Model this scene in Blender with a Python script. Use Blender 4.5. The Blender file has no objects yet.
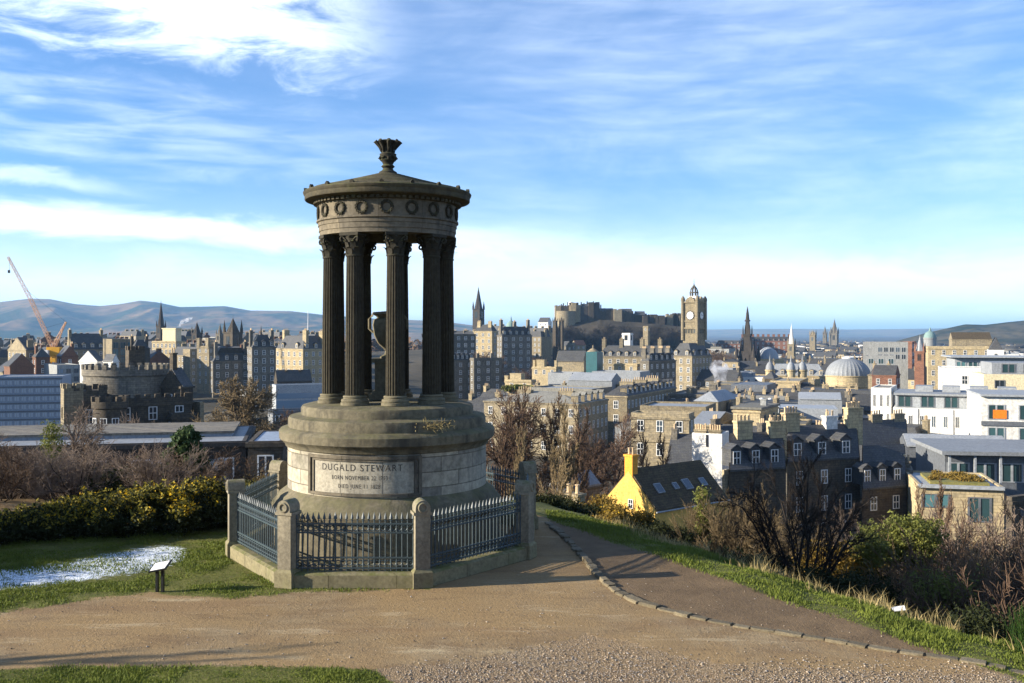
import bpy, math, random
import numpy as np
from mathutils import Vector, Matrix

# ------------------------------------------------------------------ camera, sky, sun, exposure
sc = bpy.context.scene
COL = sc.collection
R = math.radians
F = 1000.0            # focal length in pixels of the 1024 px wide picture
HX, HY = 512.0, 331.0 # the horizon's place in the picture
CZ = 5.3              # eye height above the monument's ground

cd = bpy.data.cameras.new('camera'); cam = bpy.data.objects.new('camera', cd); COL.objects.link(cam)
cam.location = (0, 0, CZ); cam.rotation_euler = (R(90), 0, 0)
cd.sensor_width = 36; cd.lens = 36 * F / 1024; cd.shift_y = -10.5 / 1024
cd.clip_start = 0.3; cd.clip_end = 80000
sc.camera = cam

SUN_EL = 18.0
SUN_DIR = Vector((-0.982, -0.19, 0)).normalized()      # horizontal direction towards the sun
sv = Vector((SUN_DIR.x * math.cos(R(SUN_EL)), SUN_DIR.y * math.cos(R(SUN_EL)), math.sin(R(SUN_EL))))
sd = bpy.data.lights.new('sun', 'SUN'); sun = bpy.data.objects.new('sun', sd); COL.objects.link(sun)
sd.energy = 5.0; sd.angle = R(0.5); sd.color = (1.0, 0.90, 0.74)
sun.rotation_euler = sv.to_track_quat('Z', 'Y').to_euler(); sun.location = (-60, -20, 60)

w = bpy.data.worlds.new('World'); sc.world = w; w.use_nodes = True
wt = w.node_tree; wt.nodes.clear()
def wn(t, **k):
    n = wt.nodes.new(t)
    for a, b in k.items(): setattr(n, a, b)
    return n
def wl(a, b): wt.links.new(a, b)
sky = wn('ShaderNodeTexSky', sky_type='NISHITA', sun_disc=False)
sky.sun_elevation = R(SUN_EL); sky.sun_rotation = math.atan2(SUN_DIR.x, SUN_DIR.y)
sky.altitude = 100; sky.air_density = 1.0; sky.dust_density = 0.25; sky.ozone_density = 2.5
tc = wn('ShaderNodeTexCoord'); sep = wn('ShaderNodeSeparateXYZ'); wl(tc.outputs['Generated'], sep.inputs[0])
def wm(op, a, b=None, c=None, clamp=False):
    n = wn('ShaderNodeMath', operation=op); n.use_clamp = clamp
    for i, v in enumerate((a, b, c)):
        if v is None: continue
        if hasattr(v, 'is_linked'): wl(v, n.inputs[i])
        else: n.inputs[i].default_value = v
    return n.outputs[0]
X, Y, Z = sep.outputs
hyp = wm('SQRT', wm('ADD', wm('MULTIPLY', X, X), wm('MULTIPLY', Y, Y)))
el = wm('ARCTAN2', Z, hyp)                 # elevation above the horizon
az = wm('ARCTAN2', X, Y)                   # bearing, 0 = straight ahead
zz = wm('MAXIMUM', Z, 0.012)
pl = wn('ShaderNodeCombineXYZ')            # the cloud deck: directions projected on a level layer
wl(wm('DIVIDE', X, zz), pl.inputs[0]); wl(wm('DIVIDE', Y, zz), pl.inputs[1])
def wnoise(vec, scale, detail, rough=0.55, dist=0.0, sx=1, sy=1, rot=0, off=(0, 0, 0)):
    mp = wn('ShaderNodeMapping'); mp.inputs['Scale'].default_value = (sx, sy, 1)
    mp.inputs['Rotation'].default_value = (0, 0, rot); mp.inputs['Location'].default_value = off
    wl(vec, mp.inputs[0])
    n = wn('ShaderNodeTexNoise'); n.inputs['Scale'].default_value = scale; n.inputs['Detail'].default_value = detail
    n.inputs['Roughness'].default_value = rough; n.inputs['Distortion'].default_value = dist
    wl(mp.outputs[0], n.inputs[0]); return n.outputs[0]
def wramp(v, lo, hi, a=0.0, b=1.0):
    n = wn('ShaderNodeMapRange', interpolation_type='SMOOTHSTEP')
    wl(v, n.inputs[0]); n.inputs[1].default_value = lo; n.inputs[2].default_value = hi
    n.inputs[3].default_value = a; n.inputs[4].default_value = b; return n.outputs[0]
ae = wn('ShaderNodeCombineXYZ'); wl(az, ae.inputs[0]); wl(wm('MULTIPLY', el, 3.2), ae.inputs[1])
big = wnoise(ae.outputs[0], 4.0, 6, 0.6, 0.4, off=(3.1, 1.7, 0))
mid = wnoise(ae.outputs[0], 9.0, 7, 0.62, 0.6, off=(0.4, 8.2, 0))
puff = wnoise(ae.outputs[0], 30.0, 4, 0.6, 0.3, off=(5, 2, 0))
fine = wnoise(ae.outputs[0], 17.0, 5, 0.50, 0.35, sx=0.6, sy=1.35, rot=0.30)
def px_az(px): return math.atan2(px - HX, F)
def px_el(py): return math.atan2(HY - py, F)
def band(y0, half, soft, slope=0.0, x0=512, amp=0.012, nz=None):
    """a long cloud bank at the picture height y0 (measured at column x0)"""
    e0 = px_el(y0)
    d = wm('SUBTRACT', wm('SUBTRACT', el, e0), wm('MULTIPLY', wm('SUBTRACT', az, px_az(x0)), slope))
    d = wm('ADD', d, wm('MULTIPLY', wm('SUBTRACT', nz if nz else mid, 0.5), amp * 2))
    return wramp(wm('ABSOLUTE', d), half / F, (half + soft) / F, 1.0, 0.0)
def mul(a, b): return wm('MULTIPLY', a, b)
def left_of(px, soft): return wramp(az, px_az(px - soft), px_az(px + soft), 1.0, 0.0)
def right_of(px, soft): return wramp(az, px_az(px - soft), px_az(px + soft), 0.0, 1.0)
c1 = mul(mul(band(15, 18, 52, slope=-0.03, x0=200, amp=0.07), left_of(355, 70)), wramp(mid, 0.28, 0.56))    # big cloud at the top
c2 = mul(mul(band(135, 8, 45, slope=-0.10, x0=60, amp=0.05), left_of(260, 260)), wramp(fine, 0.30, 0.75))
c3 = mul(mul(band(234, 5, 14, slope=-0.03, x0=150, amp=0.018), left_of(480, 130)), wramp(big, 0.25, 0.5))
c3b = mul(mul(band(195, 2, 12, slope=-0.05, x0=30, amp=0.02), left_of(110, 80)), wramp(big, 0.3, 0.6))
c4 = mul(band(293, 12, 30, amp=0.03), wramp(big, 0.18, 0.5))
c4b = mul(mul(band(258, 8, 32, slope=-0.09, x0=520, amp=0.03), right_of(430, 120)), wramp(mid, 0.25, 0.6))
c5 = mul(mul(wramp(el, px_el(300), px_el(150)), wramp(fine, 0.20, 0.95)), wramp(big, 0.25, 0.70))
c5 = mul(c5, right_of(420, 250))
c6 = mul(wramp(el, px_el(328), px_el(180), 0.60, 0.03), 1.0)
c7 = mul(mul(wramp(big, 0.30, 0.75, 0.03, 0.20), right_of(330, 300)), wramp(el, px_el(60), px_el(240), 0.55, 1.0))
def mx(*a):
    o = a[0]
    for q in a[1:]: o = wm('SUBTRACT', wm('ADD', o, q), wm('MULTIPLY', o, q))
    return o
cl = mx(mul(c1, 0.74), mul(c2, 0.42), mul(c3, 0.72), mul(c3b, 0.5), mul(c4, 0.36), mul(c4b, 0.45), mul(c5, 0.30), c7, c6)
cl = wm('MULTIPLY', cl, wramp(puff, 0.12, 0.55, 0.88, 1.0))
cl = wm('MULTIPLY', cl, wramp(el, 0.0, 0.02))
skyg = wn('ShaderNodeMix', data_type='RGBA', blend_type='MULTIPLY'); skyg.inputs[0].default_value = 1.0
wl(sky.outputs[0], skyg.inputs[6]); skyg.inputs[7].default_value = SKY_TINT = (0.62, 1.00, 1.46, 1)
cm = wn('ShaderNodeMix', data_type='RGBA'); wl(cl, cm.inputs[0]); wl(skyg.outputs[2], cm.inputs[6])
cm.inputs[7].default_value = (11.2, 12.3, 13.6, 1)
bg = wn('ShaderNodeBackground'); bg.inputs[1].default_value = 0.056
wl(cm.outputs[2], bg.inputs[0]); wo = wn('ShaderNodeOutputWorld'); wl(bg.outputs[0], wo.inputs[0])

sc.render.engine = 'CYCLES'
sc.view_settings.view_transform = 'Standard'; sc.view_settings.look = 'None'
sc.view_settings.exposure = 1.36; sc.view_settings.gamma = 1.0; sc.view_settings.use_curve_mapping = False
sc.cycles.use_denoising = True
sc.cycles.max_bounces = 6; sc.cycles.diffuse_bounces = 2; sc.cycles.glossy_bounces = 2
sc.cycles.transmission_bounces = 3; sc.cycles.volume_bounces = 1; sc.cycles.transparent_max_bounces = 6
sc.cycles.caustics_reflective = False; sc.cycles.caustics_refractive = False

# ------------------------------------------------------------------ helpers
rnd = random.Random(11)
def P(px, py, D):
    """the point seen at a picture position at distance D (metres ahead)"""
    return Vector(((px - HX) / F * D, D, CZ - (py - HY) / F * D))
def G(px, py, z=0.0):
    D = (CZ - z) / ((py - HY) / F); return Vector(((px - HX) / F * D, D, z))

class MB:
    """collects shapes, built as ONE mesh object"""
    def __init__(s): s.v = []; s.f = []; s.m = []; s.cur = 0; s.T = None
    def mat(s, i): s.cur = i; return s
    def add(s, vs, fs):
        o = len(s.v)
        if s.T is not None: vs = [tuple(s.T @ Vector(v)) for v in vs]
        s.v.extend(vs); s.f.extend([tuple(i + o for i in f) for f in fs]); s.m.extend([s.cur] * len(fs)); return s
    def box(s, x0, x1, y0, y1, z0, z1, top=True, bot=True):
        fs = [(0, 1, 5, 4), (1, 2, 6, 5), (2, 3, 7, 6), (3, 0, 4, 7)]
        if top: fs.append((4, 5, 6, 7))
        if bot: fs.append((3, 2, 1, 0))
        return s.add([(x0, y0, z0), (x1, y0, z0), (x1, y1, z0), (x0, y1, z0), (x0, y0, z1), (x1, y0, z1), (x1, y1, z1), (x0, y1, z1)], fs)
    def frustum(s, a, b):
        """a, b = (x0,x1,y0,y1,z): a tapered block"""
        vs = []
        for (x0, x1, y0, y1, z) in (a, b): vs += [(x0, y0, z), (x1, y0, z), (x1, y1, z), (x0, y1, z)]
        return s.add(vs, [(0, 1, 5, 4), (1, 2, 6, 5), (2, 3, 7, 6), (3, 0, 4, 7), (4, 5, 6, 7), (3, 2, 1, 0)])
    def prism(s, poly, axis, a, b):
        """poly of (u,z) extruded along x or y from a to b"""
        n = len(poly); vs = []
        for t in (a, b):
            for (u, z) in poly: vs.append((t, u, z) if axis == 'x' else (u, t, z))
        fs = [tuple(range(n)), tuple(range(2 * n - 1, n - 1, -1))] + [(i, i + n, (i + 1) % n + n, (i + 1) % n) for i in range(n)]
        return s.add(vs, fs)
    def lathe(s, prof, n=32, cx=0, cy=0, a0=0.0, a1=None, cap0=False, cap1=False, wob=None):
        full = a1 is None; a1 = a0 + 2 * math.pi if full else a1
        k = n if full else n + 1; vs = []
        for (r, z) in prof:
            for i in range(k):
                t = a0 + (a1 - a0) * i / n
                q = r * (wob(t, z) if wob else 1)
                vs.append((cx + q * math.sin(t), cy - q * math.cos(t), z))
        fs = []
        for j in range(len(prof) - 1):
            for i in range(n):
                i2 = (i + 1) % k
                fs.append((j * k + i, j * k + i2, (j + 1) * k + i2, (j + 1) * k + i))
        if cap0: fs.append(tuple(range(k - 1, -1, -1)))
        if cap1: fs.append(tuple(range((len(prof) - 1) * k, len(prof) * k)))
        return s.add(vs, fs)
    def tube(s, pts, rad, n=6):
        pts = [Vector(p) for p in pts]; vs = []
        if not hasattr(rad, '__len__'): rad = [rad] * len(pts)
        for i, p in enumerate(pts):
            d = (pts[min(i + 1, len(pts) - 1)] - pts[max(i - 1, 0)]).normalized()
            u = d.cross(Vector((0, 0, 1)) if abs(d.z) < 0.9 else Vector((1, 0, 0))).normalized(); q = d.cross(u)
            for k in range(n):
                t = 2 * math.pi * k / n; vs.append(tuple(p + (u * math.cos(t) + q * math.sin(t)) * rad[i]))
        fs = [(i * n + k, i * n + (k + 1) % n, (i + 1) * n + (k + 1) % n, (i + 1) * n + k) for i in range(len(pts) - 1) for k in range(n)]
        fs += [tuple(range(n - 1, -1, -1)), tuple(range((len(pts) - 1) * n, len(pts) * n))]
        return s.add(vs, fs)
    def torus(s, c, ax_u, ax_v, R0, r, n=20, k=6):
        c = Vector(c); u = Vector(ax_u); v = Vector(ax_v); nn = u.cross(v); vs = []
        for i in range(n):
            t = 2 * math.pi * i / n; rd = u * math.cos(t) + v * math.sin(t)
            for j in range(k):
                q = 2 * math.pi * j / k; vs.append(tuple(c + rd * (R0 + r * math.cos(q)) + nn * r * math.sin(q)))
        return s.add(vs, [(i * k + j, ((i + 1) % n) * k + j, ((i + 1) % n) * k + (j + 1) % k, i * k + (j + 1) % k) for i in range(n) for j in range(k)])
    def mesh(s, name, mats, smooth=False):
        me = bpy.data.meshes.new(name); me.from_pydata(s.v, [], s.f)
        for m in (mats if isinstance(mats, (list, tuple)) else [mats]): me.materials.append(m)
        if len(set(s.m)) > 1: me.polygons.foreach_set('material_index', s.m)
        if smooth:
            me.polygons.foreach_set('use_smooth', [True] * len(me.polygons))
            me.set_sharp_from_angle(angle=R(38))
        me.update(); return me
    def build(s, name, mats, parent=None, smooth=False, loc=(0, 0, 0), rz=0):
        return link(name, s.mesh(name, mats, smooth), parent, loc, rz)

def link(name, data, parent=None, loc=(0, 0, 0), rz=0, scale=None):
    o = bpy.data.objects.new(name, data); COL.objects.link(o)
    o.location = loc
    if rz: o.rotation_euler = (0, 0, rz)
    if scale: o.scale = scale
    if parent: o.parent = parent
    return o
def tag(o, label=None, cat=None, group=None, kind=None):
    if label: o['label'] = label
    if cat: o['category'] = cat
    if group: o['group'] = group
    if kind: o['kind'] = kind
    return o
def thing(name, label, cat, loc=(0, 0, 0), rz=0, group=None):
    o = bpy.data.objects.new(name, None); COL.objects.link(o); o.location = loc; o.rotation_euler = (0, 0, rz)
    o.empty_display_size = 0.3
    return tag(o, label, cat, group)
def dup(o, parent=None):
    c = o.copy(); COL.objects.link(c)
    if parent: c.parent = parent
    for ch in list(o.children): dup(ch, c)
    return c
def np_mesh(name, V, Fq, mats, mi=None, smooth=False):
    """mesh from arrays; Fq is an (n,3) or (n,4) index array"""
    me = bpy.data.meshes.new(name); k = Fq.shape[1]; n = len(Fq)
    me.vertices.add(len(V)); me.vertices.foreach_set('co', np.ascontiguousarray(V, np.float32).ravel())
    me.loops.add(n * k); me.loops.foreach_set('vertex_index', np.ascontiguousarray(Fq, np.int32).ravel())
    me.polygons.add(n); me.polygons.foreach_set('loop_start', np.arange(0, n * k, k, dtype=np.int32))
    for m in (mats if isinstance(mats, (list, tuple)) else [mats]): me.materials.append(m)
    if mi is not None: me.polygons.foreach_set('material_index', np.ascontiguousarray(mi, np.int32))
    if smooth: me.polygons.foreach_set('use_smooth', np.ones(n, bool))
    me.update(calc_edges=True); return me

# ------------------------------------------------------------------ materials
def new_mat(name):
    m = bpy.data.materials.new(name); m.use_nodes = True; t = m.node_tree
    b = t.nodes['Principled BSDF']; return m, t, b
class NT:
    def __init__(s, t): s.t = t
    def n(s, ty, **k):
        o = s.t.nodes.new(ty)
        for a, b in k.items(): setattr(o, a, b)
        return o
    def l(s, a, b): s.t.links.new(a, b)
    def math(s, op, a, b=None, clamp=False):
        o = s.n('ShaderNodeMath', operation=op); o.use_clamp = clamp
        for i, v in enumerate((a, b)):
            if v is None: continue
            if hasattr(v, 'is_linked'): s.l(v, o.inputs[i])
            else: o.inputs[i].default_value = v
        return o.outputs[0]
    def noise(s, vec, scale, detail=5, rough=0.6, dist=0.0):
        o = s.n('ShaderNodeTexNoise'); o.inputs['Scale'].default_value = scale; o.inputs['Detail'].default_value = detail
        o.inputs['Roughness'].default_value = rough; o.inputs['Distortion'].default_value = dist
        if vec is not None: s.l(vec, o.inputs['Vector'])
        return o.outputs[0]
    def ramp(s, v, lo, hi, a=0.0, b=1.0):
        o = s.n('ShaderNodeMapRange', interpolation_type='SMOOTHSTEP'); s.l(v, o.inputs[0])
        o.inputs[1].default_value = lo; o.inputs[2].default_value = hi; o.inputs[3].default_value = a; o.inputs[4].default_value = b
        return o.outputs[0]
    def mix(s, f, a, b, mode='MIX'):
        o = s.n('ShaderNodeMix', data_type='RGBA', blend_type=mode)
        if hasattr(f, 'is_linked'): s.l(f, o.inputs[0])
        else: o.inputs[0].default_value = f
        for i, v in ((6, a), (7, b)):
            if hasattr(v, 'is_linked'): s.l(v, o.inputs[i])
            else: o.inputs[i].default_value = (*v[:3], 1)
        return o.outputs[2]
    def mapping(s, vec, scale=(1, 1, 1)):
        o = s.n('ShaderNodeMapping'); o.inputs['Scale'].default_value = scale; s.l(vec, o.inputs[0]); return o.outputs[0]
    def bump(s, b, h, strength, dist=0.02):
        o = s.n('ShaderNodeBump'); o.inputs['Strength'].default_value = strength; o.inputs['Distance'].default_value = dist
        s.l(h, o.inputs['Height']); s.l(o.outputs[0], b.inputs['Normal']); return o
def M(name, c, c2=None, sc_=1.2, rough=0.85, bump=0.3, brick=None, metal=0.0, moss=0.0, moss_c=(0.10, 0.105, 0.03), streak=0.0, streak_c=(0.03, 0.028, 0.025),
      cyl=False, spec=0.25, vary=0.0, dist=0.02, bv=0.0):
    m, t, b = new_mat(name); N = NT(t)
    b.inputs['Roughness'].default_value = rough; b.inputs['Metallic'].default_value = metal; b.inputs['Specular IOR Level'].default_value = spec
    co = N.n('ShaderNodeTexCoord').outputs['Object']
    c2 = c2 or tuple(x * 0.65 for x in c)
    n1 = N.noise(co, sc_, 6, 0.65, 0.3); col = N.mix(N.ramp(n1, 0.32, 0.68), c2, c)
    n2 = N.noise(co, sc_ * 9, 4, 0.7)
    col = N.mix(0.55, col, N.mix(N.ramp(n2, 0.3, 0.7), tuple(x * 0.55 for x in c), tuple(min(1, x * 1.25) for x in c)))
    h = n2
    if brick:
        s = N.n('ShaderNodeSeparateXYZ'); N.l(co, s.inputs[0]); cv = N.n('ShaderNodeCombineXYZ')
        if cyl: N.l(N.math('MULTIPLY', N.math('ARCTAN2', s.outputs[0], N.math('MULTIPLY', s.outputs[1], -1.0)), cyl), cv.inputs[0])
        else: N.l(N.math('ADD', s.outputs[0], s.outputs[1]), cv.inputs[0])
        N.l(s.outputs[2], cv.inputs[1])
        br = N.n('ShaderNodeTexBrick'); N.l(cv.outputs[0], br.inputs['Vector']); br.inputs['Scale'].default_value = 1.0
        br.inputs['Brick Width'].default_value = brick[0]; br.inputs['Row Height'].default_value = brick[1]
        br.inputs['Mortar Size'].default_value = brick[2] if len(brick) > 2 else 0.012
        br.inputs['Color1'].default_value = (0.78 - bv, 0.78 - bv, 0.80 - bv, 1); br.inputs['Color2'].default_value = (1.12 + bv, 1.08 + bv, 1.0 + bv, 1); br.inputs['Mortar'].default_value = (0.5, 0.48, 0.45, 1)
        col = N.mix(1.0, col, br.outputs['Color'], 'MULTIPLY')
        h = N.math('SUBTRACT', N.math('MULTIPLY', n2, 0.5), br.outputs['Fac'])
    if streak:
        st = N.noise(N.mapping(co, (2.2, 2.2, 0.25)), 1.0, 5, 0.6)
        col = N.mix(N.math('MULTIPLY', N.ramp(st, 0.45, 0.72), streak), col, streak_c)
    if moss:
        g = N.n('ShaderNodeNewGeometry'); sg = N.n('ShaderNodeSeparateXYZ'); N.l(g.outputs['Normal'], sg.inputs[0])
        up = N.ramp(sg.outputs[2], 0.25, 0.85); pt = N.ramp(N.noise(co, 2.3, 5, 0.65), 0.38, 0.6)
        lo = N.math('MULTIPLY', N.ramp(N.noise(co, 1.4, 5, 0.7), 0.52, 0.75), 0.5)
        col = N.mix(N.math('MULTIPLY', N.math('MAXIMUM', N.math('MULTIPLY', up, pt), lo), moss), col, moss_c)
    if vary:
        oi = N.n('ShaderNodeObjectInfo'); hs = N.n('ShaderNodeHueSaturation'); N.l(col, hs.inputs['Color'])
        N.l(N.math('ADD', N.math('MULTIPLY', oi.outputs['Random'], vary), 1 - vary / 2), hs.inputs['Value']); col = hs.outputs[0]
    N.l(col, b.inputs['Base Color'])
    if bump: N.bump(b, h, bump, dist)
    return m
def glass_mat(name, c=(0.02, 0.028, 0.035), rough=0.06, spec=0.6):
    m, t, b = new_mat(name); N = NT(t)
    co = N.n('ShaderNodeTexCoord').outputs['Object']; oi = N.n('ShaderNodeObjectInfo')
    v = N.n('ShaderNodeCombineXYZ'); N.l(oi.outputs['Random'], v.inputs[0])
    col = N.mix(N.ramp(oi.outputs['Random'], 0.5, 1.0), c, tuple(x * 3.2 for x in c))
    N.l(col, b.inputs['Base Color']); b.inputs['Roughness'].default_value = rough; b.inputs['Specular IOR Level'].default_value = spec
    return m

MT = {}
def D_(k, *a, **q): MT[k] = M(k, *a, **q)
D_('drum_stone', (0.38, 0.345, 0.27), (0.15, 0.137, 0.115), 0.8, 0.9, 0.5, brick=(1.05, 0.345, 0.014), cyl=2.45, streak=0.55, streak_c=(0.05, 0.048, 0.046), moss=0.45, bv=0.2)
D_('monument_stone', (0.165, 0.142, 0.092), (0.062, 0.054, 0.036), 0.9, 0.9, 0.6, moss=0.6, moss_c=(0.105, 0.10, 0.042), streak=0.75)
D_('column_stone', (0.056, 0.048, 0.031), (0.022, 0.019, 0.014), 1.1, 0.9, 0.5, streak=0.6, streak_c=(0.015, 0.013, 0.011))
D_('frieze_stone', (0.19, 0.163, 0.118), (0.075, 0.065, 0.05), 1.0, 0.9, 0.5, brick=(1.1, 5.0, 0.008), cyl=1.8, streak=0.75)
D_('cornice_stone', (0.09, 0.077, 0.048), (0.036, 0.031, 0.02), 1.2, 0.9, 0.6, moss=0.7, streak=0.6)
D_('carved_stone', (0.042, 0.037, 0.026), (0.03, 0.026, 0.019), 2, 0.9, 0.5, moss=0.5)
D_('slab_stone', (0.40, 0.36, 0.275), (0.20, 0.182, 0.15), 1.6, 0.85, 0.25, streak=0.4)
D_('letter_black', (0.05, 0.043, 0.036), rough=0.8, bump=0)
D_('pier_stone', (0.27, 0.235, 0.165), (0.13, 0.112, 0.08), 1.6, 0.9, 0.5, moss=0.8, streak=0.4)
D_('plinth_stone', (0.25, 0.22, 0.13), (0.14, 0.125, 0.07), 1.3, 0.9, 0.6, brick=(1.4, 0.6, 0.012), moss=0.9)
D_('rail_paint', (0.045, 0.068, 0.078), (0.025, 0.04, 0.047), 4, 0.45, 0.1, spec=0.4)
D_('roof_scale', (0.13, 0.115, 0.075), (0.04, 0.036, 0.024), 3, 0.95, 1.0, brick=(0.30, 0.04, 0.012), cyl=1.2, moss=0.25, dist=0.05)
D_('edging_stone', (0.17, 0.14, 0.088), (0.10, 0.083, 0.055), 3, 0.95, 0.7, vary=0.5)
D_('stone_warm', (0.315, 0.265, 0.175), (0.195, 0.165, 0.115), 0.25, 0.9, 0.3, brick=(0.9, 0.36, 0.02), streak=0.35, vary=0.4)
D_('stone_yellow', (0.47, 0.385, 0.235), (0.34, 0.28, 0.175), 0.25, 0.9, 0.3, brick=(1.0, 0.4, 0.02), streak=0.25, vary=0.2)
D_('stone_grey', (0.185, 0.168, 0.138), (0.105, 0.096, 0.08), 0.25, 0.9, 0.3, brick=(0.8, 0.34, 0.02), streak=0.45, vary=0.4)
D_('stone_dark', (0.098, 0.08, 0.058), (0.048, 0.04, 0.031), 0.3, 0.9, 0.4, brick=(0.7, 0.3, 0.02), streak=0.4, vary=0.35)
D_('stone_black', (0.055, 0.047, 0.04), (0.03, 0.026, 0.024), 0.5, 0.9, 0.4, vary=0.3)
D_('white_render', (0.70, 0.68, 0.63), (0.55, 0.53, 0.485), 0.3, 0.85, 0.1, streak=0.22, streak_c=(0.3, 0.28, 0.24))
D_('cream_render', (0.66, 0.57, 0.37), (0.56, 0.48, 0.31), 0.3, 0.85, 0.1, streak=0.15, streak_c=(0.3, 0.26, 0.18))
D_('yellow_render', (0.64, 0.40, 0.10), (0.50, 0.31, 0.075), 0.5, 0.9, 0.2, streak=0.45, streak_c=(0.4, 0.24, 0.06))
D_('orange_render', (0.75, 0.33, 0.045), (0.58, 0.25, 0.035), 0.8, 0.85, 0.15)
D_('red_sandstone', (0.25, 0.125, 0.085), (0.16, 0.08, 0.055), 0.3, 0.9, 0.3, brick=(0.8, 0.34, 0.02), vary=0.3)
D_('brown_brick', (0.19, 0.10, 0.065), (0.12, 0.065, 0.045), 0.4, 0.9, 0.3, brick=(0.4, 0.15, 0.02), vary=0.3)
D_('slate', (0.075, 0.078, 0.085), (0.042, 0.043, 0.046), 0.5, 0.6, 0.5, brick=(0.45, 0.26, 0.02), vary=0.5, streak=0.25, streak_c=(0.1, 0.095, 0.06))
D_('slate_brown', (0.10, 0.075, 0.046), (0.042, 0.033, 0.023), 0.6, 0.95, 0.5, brick=(0.4, 0.22, 0.02), streak=0.5, streak_c=(0.11, 0.095, 0.045))
D_('lead_grey', (0.27, 0.285, 0.30), (0.19, 0.20, 0.21), 0.3, 0.6, 0.15, vary=0.35, streak=0.3, streak_c=(0.16, 0.16, 0.15))
D_('roof_felt', (0.22, 0.21, 0.18), (0.14, 0.135, 0.115), 0.25, 0.95, 0.25, vary=0.5, streak=0.3)
D_('metal_dark', (0.13, 0.14, 0.155), (0.10, 0.108, 0.12), 0.3, 0.5, 0.1, streak=0.15)
D_('metal_light', (0.33, 0.35, 0.365), (0.26, 0.275, 0.29), 0.3, 0.5, 0.1, streak=0.2, streak_c=(0.25, 0.25, 0.25))
D_('copper_green', (0.19, 0.28, 0.255), (0.13, 0.2, 0.185), 0.5, 0.7, 0.2)
D_('teal_panel', (0.025, 0.10, 0.11), (0.015, 0.065, 0.075), 0.3, 0.3, 0.05, spec=0.5)
D_('concrete', (0.28, 0.285, 0.275), (0.2, 0.2, 0.195), 0.3, 0.9, 0.15, streak=0.3)
D_('blue_panel', (0.27, 0.31, 0.37), (0.21, 0.25, 0.31), 0.4, 0.5, 0.05)
D_('white_paint', (0.78, 0.77, 0.74), (0.7, 0.69, 0.66), 2, 0.5, 0)
D_('clay_pot', (0.55, 0.41, 0.25), (0.4, 0.28, 0.16), 3, 0.85, 0.1, vary=0.5)
D_('crane_yellow', (0.72, 0.36, 0.02), (0.6, 0.3, 0.02), 2, 0.5, 0)
D_('crane_red', (0.62, 0.36, 0.20), (0.55, 0.30, 0.17), 2, 0.5, 0)
D_('red_paint', (0.36, 0.02, 0.02), rough=0.5, bump=0)
D_('orange_paint', (0.8, 0.22, 0.02), rough=0.5, bump=0)
D_('black_paint', (0.012, 0.014, 0.016), rough=0.45, bump=0)
D_('sedum_green', (0.22, 0.19, 0.06), (0.10, 0.12, 0.035), 0.5, 0.95, 0.6)
D_('bark', (0.075, 0.058, 0.043), (0.035, 0.028, 0.022), 3, 0.95, 0.6)
D_('bark_dark', (0.030, 0.023, 0.018), (0.018, 0.014, 0.012), 3, 0.95, 0.5)
D_('bark_birch', (0.5, 0.42, 0.37), (0.3, 0.24, 0.21), 4, 0.8, 0.3)
D_('twig_brown', (0.13, 0.083, 0.052), (0.085, 0.055, 0.038), 1, 0.95, 0, vary=0.35)
D_('twig_red', (0.155, 0.098, 0.064), (0.10, 0.063, 0.044), 1, 0.95, 0, vary=0.3)
D_('twig_tan', (0.21, 0.155, 0.082), (0.15, 0.105, 0.058), 1, 0.95, 0, vary=0.3)
D_('twig_grey', (0.20, 0.15, 0.115), (0.13, 0.10, 0.078), 1, 0.95, 0, vary=0.3)
MT['glass'] = glass_mat('glass'); MT['glass_blue'] = glass_mat('glass_blue', (0.05, 0.075, 0.10), 0.1)
D_('pale_blind', (0.42, 0.47, 0.53), (0.3, 0.34, 0.4), 3, 0.4, 0)
MT['glass_green'] = glass_mat('glass_green', (0.025, 0.055, 0.06), 0.08)
def leaf_mat(name, c, c2, yellow=None, spec=0.15):
    m, t, b = new_mat(name); N = NT(t); co = N.n('ShaderNodeTexCoord').outputs['Object']
    g = N.n('ShaderNodeNewGeometry')
    col = N.mix(N.ramp(N.noise(co, 1.6, 4, 0.6), 0.35, 0.65), c2, c)
    rv = N.n('ShaderNodeTexWhiteNoise'); N.l(N.mapping(co, (9, 9, 9)), rv.inputs['Vector'])
    col = N.mix(N.math('MULTIPLY', N.noise(co, 22, 2), 0.6), col, tuple(x * 1.6 for x in c))
    N.l(col, b.inputs['Base Color']); b.inputs['Roughness'].default_value = 0.7; b.inputs['Specular IOR Level'].default_value = spec
    tr = N.n('ShaderNodeBsdfTranslucent'); N.l(col, tr.inputs[0]); ms = N.n('ShaderNodeMixShader'); ms.inputs[0].default_value = 0.22
    N.l(b.outputs[0], ms.inputs[1]); N.l(tr.outputs[0], ms.inputs[2]); N.l(ms.outputs[0], t.nodes['Material Output'].inputs[0])
    return m
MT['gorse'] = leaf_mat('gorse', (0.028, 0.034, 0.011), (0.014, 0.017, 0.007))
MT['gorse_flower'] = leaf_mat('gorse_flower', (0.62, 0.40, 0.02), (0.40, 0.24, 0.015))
MT['gorse_top_lit'] = leaf_mat('gorse_top_lit', (0.24, 0.195, 0.028), (0.12, 0.11, 0.02))  # olive-yellow top growth; its pale colour also paints the hedge top as sunlit
MT['gorse_orange'] = leaf_mat('gorse_orange', (0.20, 0.13, 0.025), (0.10, 0.075, 0.02))  # tawny leaves, also carrying the orange sunlight on one path-edge bush
MT['ivy'] = leaf_mat('ivy', (0.145, 0.150, 0.034), (0.06, 0.075, 0.022))
MT['pine'] = leaf_mat('pine', (0.055, 0.085, 0.03), (0.03, 0.05, 0.022))
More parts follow.
